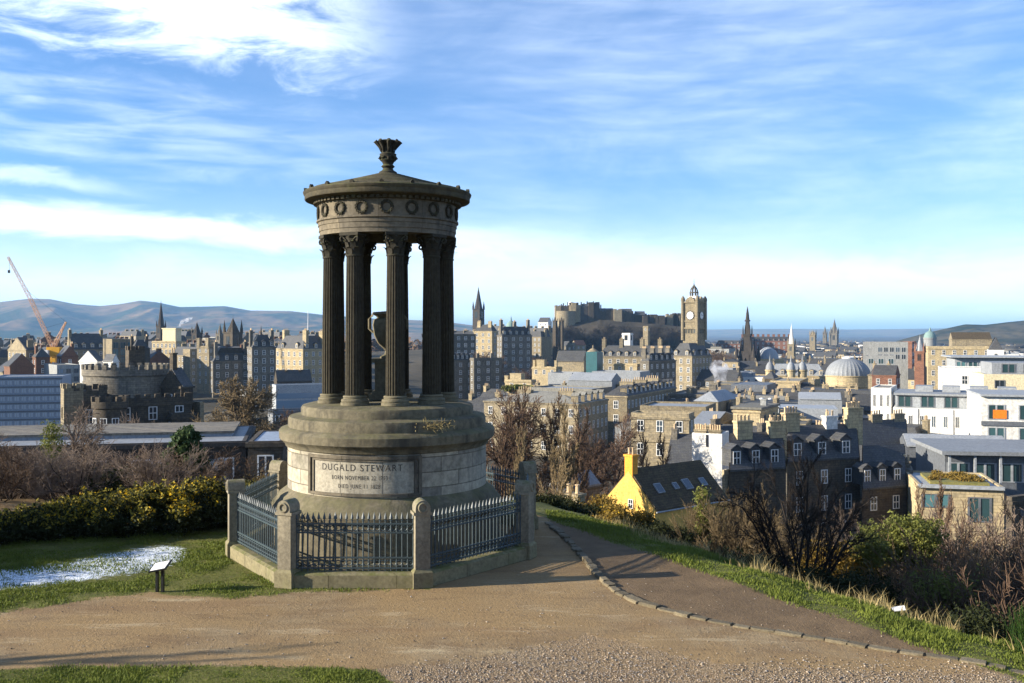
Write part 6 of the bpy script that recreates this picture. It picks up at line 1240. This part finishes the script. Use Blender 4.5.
b = B('garden_wall', 'sloping mossy stone wall below the white gable house', 722, 724, 741, 118, 470, 62, wall='stone_warm', win=None, zb=-20, cor=False, par=0.0, dep=1.0, cat='wall')
# the white offices
b = B('white_office', 'long white office block with slit windows, glazed attic and set-back roof', 893, 1012, None, 196, 411, 24, dep=18, wall='white_render', rmat='roof_felt', win=('pair', 2.0, 4.0, 3, 0.75, 2.6, 'white_paint', 'glass'), par=0.3, zb=-25, cor=False)
hw, hd = b.W / 2, b.D / 2
MB().box(-hw + 0.4, hw, -hd + 0.8, hd - 2, b.H - 0.3, b.H + 2.6).build('attic', MT['metal_light'], b.t); MB().box(-hw + 0.1, hw, -hd + 0.1, hd - 1.5, b.H + 2.6, b.H + 3.0).build('attic_roof', MT['lead_grey'], b.t)
n = int(b.W / 4.2)
for i in range(n): link('window', wmesh('pair', 'metal_dark', 'glass_green'), b.t, ((i + 0.5) / n * b.W - hw, -hd + 0.8, b.H + 0.2), 0, (2.7, 1, 2.2))
rb = MB()
for i in range(4): rb.box(-hw + 4 + i * 5.2, -hw + 7.4 + i * 5.2, 0 - 2, 3, b.H + 3.0, b.H + 4.2)
rb.build('roof_hut', MT['lead_grey'], b.t)
for u in (0.22, 0.52): MB().box(-hw + b.W * u - 0.06, -hw + b.W * u + 0.06, -hd - 0.12, -hd - 0.004, 0.2, b.H - 0.1).build('downpipe', MT['metal_dark'], b.t)
b = B('white_stair_block', 'bright white end block with a tall ladder of slit windows', 871, 891, 897, 214, 388, 26, wall='white_render', win=('pair', 1.1, 4.2, 4, 0.5, 2.9, 'white_paint', 'glass'), zb=-25, cor=False, par=0.2)
b = B('glazed_office', 'white office corner with wide glazed bays and an orange blind at the right edge', 981, 1075, None, 180, 398, 16, dep=16, wall='white_render', rmat='lead_grey', win=('pair', 4.0, 4.4, 3, 3.0, 3.0, 'metal_light', 'glass_green'), par=0.3, zb=-24, cor=False)
MB().box(-b.W / 2 + 2.0, -b.W / 2 + 4.3, -b.D / 2 - 0.18, -b.D / 2 - 0.1, b.H - 4.0, b.H - 2.4).build('blind', MT['orange_paint'], b.t)
MB().box(-b.W / 2, b.W / 2, -b.D / 2 - 0.3, -b.D / 2 - 0.004, b.H - 5.3, b.H - 4.5).build('spandrel', MT['metal_dark'], b.t); MB().box(-b.W / 2 - 0.2, b.W / 2, -b.D / 2 - 0.7, b.D / 2, b.H + 0.05, b.H + 0.45).build('roof_slab', MT['lead_grey'], b.t)
b = B('cream_block', 'pale yellow flat-fronted block with dark windows above the glazed office corner', 984, 1080, None, 225, 375, 14, dep=14, wall='cream_render', rmat='lead_grey', win=('pair', 5.5, 4.6, 2, 2.2, 2.0, 'metal_dark', 'glass'), zb=-22, cor=False, par=0.3)
MB().box(-b.W / 2 + 2, b.W / 2, -b.D / 2 + 1.5, b.D / 2, b.H - 0.2, b.H + 2.6).build('attic', MT['lead_grey'], b.t)
for i in range(4): link('window', wmesh('pair', 'metal_dark', 'glass_green'), b.t, (-b.W / 2 + 5.5 + i * 4.6, -b.D / 2 + 1.5, b.H + 0.3), 0, (3.0, 1, 2.0))
b = B('white_block', 'white box of a building with two small square windows', 939, 991, 997, 262, 368, 22, wall='white_render', rmat='lead_grey', win=None, zb=-24, cor=False, par=0.3)
for u in (0.50, 0.86): link('window', wmesh('sash'), b.t, (-b.W / 2 + b.W * u, -b.D / 2, b.H - 4.4), 0, (1.5, 1, 2.3))
b = B('roof_pavilion', 'grey-framed glass roof pavilion behind the white box', 955, 1040, None, 290, 358, 14, dep=14, wall='glass_green' if 0 else 'metal_light', rmat='metal_light', win=('pair', 3.0, 3, 1, 2.7, 2.2, 'metal_light', 'glass_green'), zb=-18, cor=False, par=0.2)
MB().box(-b.W / 2 - 1.5, b.W / 2 + 1, -b.D / 2 - 2, b.D / 2 + 1, b.H + 0.02, b.H + 0.4).build('roof_slab', MT['metal_light'], b.t)
# grey roofed glass building and the green roof
b = B('glass_hall', 'glass-fronted hall under a long flat grey roof', 945, 1080, None, 140, 456, 8, dep=16, wall='metal_dark', rmat='lead_grey', win=('pair', 3.4, 4, 1, 3.1, 2.7, 'metal_light', 'glass_green'), zb=-17, cor=False, par=0.1)
MB().box(-b.W / 2 - 0.8, b.W / 2, -b.D / 2 - 1.6, b.D / 2, b.H + 0.02, b.H + 0.55).build('roof_slab', MT['lead_grey'], b.t)
for i in range(6): MB().box(-b.W / 2 + 0.2 + 3.4 * i, -b.W / 2 + 0.5 + 3.4 * i, -b.D / 2 - 1.2, -b.D / 2 - 0.9, b.H - 4, b.H).build('post', MT['metal_light'], b.t)
b = B('grey_roof_block', 'long low block with rounded grey metal roof in front of the white offices', 906, 1010, None, 158, 449, 14, dep=9, wall='metal_dark', roof='gx', rmat='lead_grey', rh=1.4, win=None, zb=-18, cor=False)
b = B('green_roof_building', 'sandstone building with a planted green roof and teal windows', 918, 1004, 1050, 116, 487, 14, wall='stone_yellow', rmat='metal_light', win=None, zb=-19, cor=False, par=0.25)
hw, hd = b.W / 2, b.D / 2
for u, w_ in ((0.21, 3.2), (0.72, 2.6)): link('window', wmesh('pair', 'metal_dark', 'glass_green'), b.t, (-hw + b.W * u, -hd, b.H - 4.2 if u > 0.5 else b.H - 2.7), 0, (w_, 1, 2.9 if u > 0.5 else 1.6))
for i in range(3): link('window', wmesh('pair', 'metal_dark', 'glass_green'), b.t, (hw, -hd + 2.5 + i * 3.2, b.H - 4.2), R(90), (2.2, 1, 3.0))
MB().box(-hw + 1.6, hw - 1.2, -hd + 1.6, hd - 2.5, b.H - 0.2, b.H + 0.12).build('planted_bed', MT['sedum_green'], b.t)
V, Q, _ = leaf_cloud(91, [(-hw + 2 + (b.W - 4) * rnd.random(), -hd + 2 + (b.D - 5) * rnd.random(), b.H + 0.2, 0.9, 0.7, 0.22 + 0.3 * rnd.random()) for _ in range(30)], 7000, 0.13); link('foliage', np_mesh('foliage', V, Q, MT['gorse_orange']), b.t)
MB().box(-hw - 0.02, hw, -hd - 0.5, -hd - 0.003, b.H - 0.35, b.H + 0.02).build('eaves', MT['metal_light'], b.t)
b = B('stone_wing', 'dark stone wing with blank openings right of the planted roof building at the edge', 1006, 1012, 1062, 104, 497, 62, wall='stone_dark', rmat='roof_felt', win=None, wr=('pair', 3, 3.2, 2, 1.6, 2, 'metal_dark'), zb=-19)
# the domed building and its neighbours
D = 395; x = (848 - HX) / F * D; dm = thing('domed_hall', 'sandstone drum under a broad ribbed grey dome', 'dome', (x, D, -28)); Z = lambda py, D=395: CZ - (py - HY) / F * D + 28
rd = 21.5 / F * D
MB().lathe([(rd * 0.96, -1), (rd * 0.96, Z(387)), (rd, Z(386.5)), (rd, Z(376.5)), (rd * 1.03, Z(376)), (rd * 1.03, Z(375))], 48).build('drum', MT['stone_yellow'], dm)
dp = [(rd * math.cos(u), Z(375) + (Z(358) - Z(375)) * math.sin(u)) for u in [i / 10 * R(78) for i in range(11)]]
MB().lathe(dp, 96, wob=lambda t, z: 1 + 0.012 * math.cos(32 * t)).build('dome', MT['lead_grey'], dm); MB().lathe([(rd * 0.26, Z(358.6)), (rd * 0.28, Z(357.4)), (rd * 0.2, Z(357)), (0.01, Z(356.6))], 24).build('lantern', MT['white_paint'], dm)
B('stone_pavilion', 'sandstone block standing in front of the domed drum', 834, 856, 862, 372, 388, 20, wall='stone_yellow', win=None, zb=-28, par=0.6)
B('stone_pavilion', 'low sandstone wing to the left of the domed drum', 802, 836, 842, 378, 391, 18, wall='stone_yellow', win=('sash', 4, 4, 1, 1.2, 1.8), zb=-28, par=0.5)
B('stone_pavilion', 'low sandstone wing to the right of the domed drum', 858, 872, 878, 376, 393, 20, wall='stone_yellow', win=('sash', 3, 4, 3, 1.2, 1.8), zb=-28, par=0.5)
B('stone_block', 'long sandstone block with dark cornice line below the turreted building', 770, 800, 808, 390, 381, 22, wall='stone_yellow', win=None, zb=-28, par=0.5, rmat='roof_felt')
b = B('turreted_building', 'pale slate-roofed sandstone building with domed corner turrets left of the ribbed dome', 768, 826, 836, 440, 376, 18, wall='stone_yellow', roof='mansard', rmat='lead_grey', rh=5.0, win=('sash', 3.4, 4, 2, 1.2, 2), zb=-28, dorm=6)
for px in (770, 791, 802.5):
    q = at_local(b, px, 436); z = b.H; MB().lathe([(1.9, 0), (1.9, z + 2.2), (2.2, z + 2.4), (2.2, z + 3)], 14).build('turret', MT['stone_yellow'], b.t, loc=q)
    MB().lathe([(1.9, z + 3), (1.8, z + 4.4), (1.1, z + 5.8), (0.4, z + 6.4), (0.3, z + 7.6), (0.03, z + 9.6)], 14).build('turret_dome', MT['lead_grey'], b.t, True, loc=q)
B('classical_block', 'sandstone classical block left of the black gothic monument base', 722, 738, 742, 640, 362, 24, wall='stone_yellow', roof='hip', rh=2, win=FW, zb=-30); B('classical_block', 'columned sandstone gallery right behind the gothic monument', 748, 766, 770, 760, 360, 22, wall='stone_yellow', roof='hip', rh=2, win=FW, zb=-32)
B('dark_house', 'dark slate-roofed villa between the gothic monument and the plant room', 763, 774, 780, 420, 379, 40, wall='stone_dark', roof='hip', rh=3, win=FW, zb=-29)
B('low_block', 'pinkish low block with white roof vents below the gothic monument', 712, 746, 752, 420, 384, 20, wall='stone_warm', rmat='roof_felt', win=None, zb=-28); B('low_block', 'pale stone low block under the steam plume', 700, 716, 720, 450, 388, 22, wall='stone_warm', win=NW, zb=-28)
D = 700; x = (768 - HX) / F * D; dmm = thing('grey_dome', 'grey-blue lead dome behind the domed turrets', 'dome', (x, D, -31)); MB().box(-9, 9, -8, 8, -1, 17).build('base', MT['stone_yellow'], dmm); MB().lathe([(7.5, 16), (7, 19.5), (5.4, 22.6), (2.6, 24.6), (0.4, 25.2)], 24).build('dome', MT['lead_grey'], dmm, True)
b = B('red_hotel', 'long red sandstone hotel with a serrated roofline in the hazy distance', 740, 792, None, 1180, 341, 14, dep=22, wall='red_sandstone', roof='mansard', rmat='slate', rh=5, win=('sash', 5.5, 5, 3, 2, 3), zb=-36, dorm=10, chim=tuple((0.05 + 0.1 * k, 0.3, 3, 2, 8, 0) for k in range(10)))
B('red_hotel', 'shorter red stone wing left of the gothic monument in the distance', 716, 741, None, 1150, 344, 16, dep=20, wall='red_sandstone', roof='mansard', rmat='slate', rh=4, win=FW, zb=-36, dorm=4)
b = spire('church', 'white-topped church tower with open lantern right of the red hotel', 791.5, 880, 324, 344, 372, 6.5, 'stone_warm', smat='white_render')
spire('church', 'tallest of three far cathedral spires', 834.5, 1900, 319, 333, 348, 6.5, 'stone_grey'); spire('church', 'lesser far cathedral spire on the left of the tallest', 825, 1900, 326, 334, 348, 3.6, 'stone_grey'); spire('church', 'lesser far cathedral spire joined to the tallest on its left side', 831, 1930, 327, 334, 348, 3.4, 'stone_grey')
spire('church', 'stubby far church tower with pinnacles between the white-topped tower and the cathedral', 813, 1500, 330, 335, 350, 5.5, 'stone_warm')
b = B('concrete_office', 'pale grey concrete office with two rows of dark square windows', 863, 908, 914, 450, 342, 20, wall='concrete', rmat='concrete', win=None, zb=-29, cor=False, par=0.3)
for r_ in range(2):
    for i in range(5): link('window', wmesh('pair', 'metal_light', 'glass'), b.t, (b.W / 2 - 1.8 - i * 2.5, -b.D / 2, b.H - 4.6 - 3.2 * r_), 0, (1.9, 1, 2.2))
B('concrete_office', 'lower grey wing with teal windows in front of the concrete office', 866, 896, 902, 425, 356, 20, wall='concrete', win=('pair', 3, 3, 1, 2.2, 2.2, 'metal_light', 'glass_green'), zb=-29, cor=False, par=0.3)
B('brick_office', 'red-brown brick block just right of the concrete office', 897, 912, 916, 520, 342, 25, wall='red_sandstone', win=FW, zb=-30)
t = spire('red_tower', 'red sandstone tower with a pale steep spire', 920, 335, 336, 351, 382, 9, 'red_sandstone', 'tower', smat='lead_grey')
B('red_gallery', 'red sandstone gabled building at the foot of the red tower', 872, 896, 900, 345, 375, 30, wall='red_sandstone', roof='gx', rh=3, win=NW, zb=-28); B('tan_block', 'tan roofs with chimneys left of the red tower', 868, 892, 897, 360, 375, 28, wall='stone_warm', roof='mansard', rh=2.5, win=NW, zb=-28, chim=((0.2, 0.3, 1, 2, 4, 3), (0.8, 0.3, 1, 2, 4, 3)))
b = B('classical_office', 'long yellow stone classical building with a deep cornice', 928, 992, None, 415, 347, 18, dep=18, wall='stone_yellow', rmat='slate_brown', win=('sash', 3.6, 4.4, 4, 1.3, 2.2), zb=-28, par=0.8); B('slate_block', 'long brown roof with rooftop huts behind the classical building', 952, 992, None, 480, 339, 18, dep=14, wall='stone_warm', roof='gx', rmat='slate_brown', rh=3, win=None, zb=-29)
B('mansard_house', 'white house with dark mansard roof above the glass roof pavilion', 988, 1004, 1012, 360, 350, 24, wall='white_render', roof='mansard', rmat='slate', rh=4.5, win=('sash', 2.4, 4, 1, 1.2, 2), zb=-26, cor=False)
D = 1250; x = (930 - HX) / F * D; gd = thing('green_dome', 'far pale green dome on the right skyline', 'dome', (x, D, -36)); MB().lathe([(7.5, -2), (7.5, 31), (8, 31.5), (8, 33)], 20).build('drum', MT['concrete'], gd); MB().lathe([(7.5, 33), (7, 36), (5, 39.5), (1.5, 41.5), (1, 44), (0.05, 46)], 20).build('cap', MT['copper_green'], gd)
# ------------------------------------------------------------------ rows of far houses
def far_proto(name, lb, W, Dp, H, rh, wall, rmat, rtype, nch, grp, seed):
    t = thing(name, lb, 'building', (0, 0, 0), 0, grp); rg = random.Random(seed); hw, hd = W / 2, Dp / 2
    mb = MB().prism([(-hd, -12), (hd, -12), (hd, H), (0, H + rh), (-hd, H)], 'x', -hw, hw) if rtype == 'gx' else MB().box(-hw, hw, -hd, hd, -12, H)
    mb.build('wall', MT[wall], t)
    if rtype == 'gx':
        rb = MB(); k = rh / hd
        for s in (-1, 1): rb.prism([(s * (hd + 0.4), H - 0.4 * k + 0.05), (0, H + rh + 0.05), (0, H + rh + 0.35), (s * (hd + 0.4), H - 0.4 * k + 0.35)], 'x', -hw, hw)
        rb.build('roof', MT[rmat], t)
    elif rtype == 'man': MB().frustum((-hw + 0.2, hw - 0.2, -hd + 0.2, hd - 0.2, H + 0.02), (-hw + rh * 0.5, hw - rh * 0.5, -hd + rh * 0.5, hd - rh * 0.5, H + rh)).build('roof', MT[rmat], t)
    else: MB().box(-hw + 0.5, hw - 0.5, -hd + 0.5, hd - 0.5, H + 0.02, H + 0.3).box(-hw * 0.3, hw * 0.4, -hd * 0.4, hd * 0.4, H + 0.3, H + 2.2).build('roof', MT[rmat], t)
    for i in range(nch): chimney(t, -hw + 0.7 + (W - 1.4) * i / max(1, nch - 1), 0, H, H + rh + 1.3, 1.0, 2.4, 3, wall)
    n = int(W / 3.6)
    for r_ in range(int(H / 4)):
        for i in range(n): link('window', wmesh('sash'), t, ((i + 0.5) / n * W - hw, -hd, H - 3.0 - 3.8 * r_), 0, (1.3, 1, 2))
    return t
FP = [('tenement', 24, 11, 13, 4.5, 'stone_grey', 'slate', 'gx', 3), ('tenement', 30, 12, 15, 4.0, 'stone_warm', 'slate', 'man', 4), ('townhouse', 18, 11, 11, 4.0, 'stone_dark', 'slate', 'gx', 2), ('flat_block', 34, 14, 14, 1.0, 'concrete', 'roof_felt', 'flat', 0), ('townhouse', 20, 10, 12, 4.5, 'stone_yellow', 'slate', 'gx', 3), ('flat_block', 26, 14, 12, 1.0, 'white_render', 'lead_grey', 'flat', 0), ('tenement', 26, 12, 14, 4.5, 'brown_brick', 'slate', 'gx', 3)]
DESC = {'tenement': 'stone tenement', 'townhouse': 'slate-roofed townhouse', 'flat_block': 'flat-topped block'}
frg = random.Random(21)
def far_rows(n, pa, pb, y0, y1, kinds, where, r0, grp, hs=1.0):
    cache = {}
    for i in range(n):
        px = pa + (pb - pa) * ((i * 0.618034) % 1.0); D = y0 + (y1 - y0) * (i + 0.5) / n; k = frg.choice(kinds); nm, W, Dp, H, rh, wl_, rm, rt, nc = FP[k]
        x = (px - HX) / F * D
        if k not in cache:
            col_ = {'stone_grey': 'grey', 'stone_warm': 'tan', 'stone_dark': 'dark', 'concrete': 'pale grey', 'stone_yellow': 'honey-coloured', 'white_render': 'white', 'brown_brick': 'brown'}[wl_]
            cache[k] = o = far_proto(nm, '%s %s in the small rows %s' % (col_, DESC[nm], where), W, Dp, H * hs, rh, wl_, rm, rt, nc, grp, i)
        else: o = dup(cache[k])
        o.location = (x, D, gz(x, D) - 0.5); o.rotation_euler = (0, 0, -R(r0 + frg.uniform(-14, 14)))
far_rows(64, -30, 335, 560, 1250, (0, 1, 2, 6, 3, 0), 'before the left hills', 52, 'small buildings before the left hills', 1.05)
far_rows(18, -20, 330, 470, 580, (0, 1, 2, 6), 'behind the crane and baronial blocks', 52, 'small buildings behind the baronial blocks', 1.1)
far_rows(16, 440, 545, 650, 1000, (0, 1, 4, 2), 'below the dark hub spire', 52, 'small buildings below the hub spire', 1.1)
far_rows(56, 705, 1040, 800, 1600, (0, 1, 4, 5, 3, 2), 'on the far right before the sea', 30, 'small buildings in the far new town', 1.0)
far_rows(34, 715, 1040, 470, 790, (1, 4, 0, 5), 'between the ribbed dome and the skyline', 28, 'small buildings beyond the domed drum', 0.9)
far_rows(9, 735, 860, 300, 420, (1, 4, 0), 'among the grey roofs around the plant room', 28, 'small buildings among the grey roofs', 0.62)
far_rows(9, 690, 860, 235, 330, (1, 3, 0), 'around the long grey roof', 24, 'small buildings around the long grey roof', 0.6)
far_rows(7, 740, 870, 170, 235, (1, 0, 4), 'behind the pots and the metal roof', 28, 'small buildings behind the chimney pots', 0.5)
far_rows(10, 500, 610, 300, 360, (1, 4, 5), 'in front of the mall sheds', 28, 'low buildings in front of the mall', 0.55)
# the far town, too many roofs to count
fr2 = np.random.default_rng(6); n = 2600; D = 1300 + 3600 * fr2.random(n) ** 1.5; px = fr2.uniform(-60, 1100, n); k = ~((px > 525) & (px < 700) & (D < 1700)); D = D[k]; px = px[k]; n = len(D); xx = (px - HX) / F * D; zz = ground_z(xx, D)
W_ = fr2.uniform(8, 26, n); H_ = fr2.uniform(6, 14, n); d_ = fr2.uniform(7, 12, n); an = -np.radians(np.where(px < 500, 52, 30) + fr2.uniform(-20, 20, n)); rh_ = fr2.uniform(1, 4.5, n)
bx = np.array([(-1, -1, 0), (1, -1, 0), (1, 1, 0), (-1, 1, 0), (-1, -1, 1), (1, -1, 1), (1, 1, 1), (-1, 1, 1), (-1, 0, 2), (1, 0, 2)], float)
Vx = bx[None, :, 0] * W_[:, None] / 2; Vy = bx[None, :, 1] * d_[:, None] / 2; Vz = np.where(bx[None, :, 2] == 0, -8, np.where(bx[None, :, 2] == 1, H_[:, None], H_[:, None] + rh_[:, None])); ca, sa = np.cos(an)[:, None], np.sin(an)[:, None]
V = np.stack([Vx * ca - Vy * sa + xx[:, None], Vx * sa + Vy * ca + D[:, None], Vz + zz[:, None]], -1).reshape(-1, 3)
fc = np.array([(0, 1, 5, 4), (1, 2, 6, 5), (2, 3, 7, 6), (3, 0, 4, 7), (4, 5, 9, 8), (6, 7, 8, 9), (5, 6, 9, 9), (7, 4, 8, 8)]); tri = np.concatenate([np.stack([fc[:, 0], fc[:, 1], fc[:, 2]], 1), np.stack([fc[:6, 0], fc[:6, 2], fc[:6, 3]], 1)])
fm = np.concatenate([[0, 0, 0, 0, 1, 1, 0, 0], [0, 0, 0, 0, 1, 1]]); wsel = fr2.integers(0, 4, n)
mi = np.where(fm[None] == 1, 4, wsel[:, None]).reshape(-1)
tag(link('far_town', np_mesh('far_town', V, (tri[None] + (np.arange(n) * 10)[:, None, None]).reshape(-1, 3), [MT[q] for q in ('stone_grey', 'stone_warm', 'white_render', 'stone_yellow', 'slate')], mi)), 'mass of far roofs and houses fading towards the hills', kind='stuff')
fr3 = np.random.default_rng(8); n = 2400; D = 900 + 4200 * fr3.random(n) ** 1.4; px = fr3.uniform(-60, 1100, n); k = ~((px > 535) & (px < 700) & (D < 1600)); D = D[k]; px = px[k]; xx = (px - HX) / F * D; zz = ground_z(xx, D); cn = len(D); m_ = 26
cc = np.stack([xx, D, zz + 5], 1)[:, None] + fr3.normal(size=(cn, m_, 3)) * np.array([4, 4, 3.2]); u = fr3.normal(size=(cn, m_, 3)) * 1.6; v = fr3.normal(size=(cn, m_, 3)) * 1.6
V = np.stack([cc - u, cc + v, cc + u, cc - v], 2).reshape(-1, 3); Q = np.arange(len(V)).reshape(-1, 4)
tag(link('far_woodland', np_mesh('far_woodland', V, Q, MT['twig_brown'])), 'brown winter trees scattered through the far town', kind='stuff')
# ------------------------------------------------------------------ chimney smoke
def plume(name, label, px, y0, y1, D, r0, r1, drift, dens, seed):
    """a soft column of steam: a closed hull holding uneven, thinning vapour"""
    x = (px - HX) / F * D; za, zb = (CZ - (q - HY) / F * D for q in (y0, y1)); H = zb - za; n = 12; vs = []
    for i in range(n + 1):
        f = i / n; r = (r0 + (r1 - r0) * f) * (1.15 + 0.25 * math.sin(f * 9 + seed)) * (0.25 + 0.75 * math.sin(math.pi * min(1, 0.15 + f * 0.83)) ** 0.6); cx = drift * f ** 1.4
        vs += [(cx + r * math.cos(2 * math.pi * k / 16), r * math.sin(2 * math.pi * k / 16), H * f) for k in range(16)]
    mb = MB(); mb.add(vs, [(i * 16 + k, i * 16 + (k + 1) % 16, (i + 1) * 16 + (k + 1) % 16, (i + 1) * 16 + k) for i in range(n) for k in range(16)] + [tuple(range(15, -1, -1)), tuple(range(n * 16, n * 16 + 16))])
    m = bpy.data.materials.new('steam'); m.use_nodes = True; t = m.node_tree; t.nodes.clear(); N = NT(t); co = N.n('ShaderNodeTexCoord').outputs['Object']
    pv = N.n('ShaderNodeVolumePrincipled'); pv.inputs['Color'].default_value = (0.95, 0.96, 1, 1); pv.inputs['Anisotropy'].default_value = 0.2
    N.l(N.math('MULTIPLY', N.ramp(N.noise(co, 1.1 / r1, 4, 0.6, 0.6), 0.42, 0.66), dens), pv.inputs['Density'])
    N.l(pv.outputs[0], N.n('ShaderNodeOutputMaterial').inputs['Volume']); o = mb.build(name, m, None, False, (x, D, za)); return tag(o, label, 'steam', kind='thing')
plume('steam_plume', 'white steam plume beside the dark side of the clock tower building', 721, 388, 360, 445, 2.2, 4.4, -1.5, 0.40, 1)
plume('steam_plume', 'thin white smoke drifting from a chimney before the hills', 179, 327, 317, 560, 0.8, 2.6, 7.0, 0.8, 2)
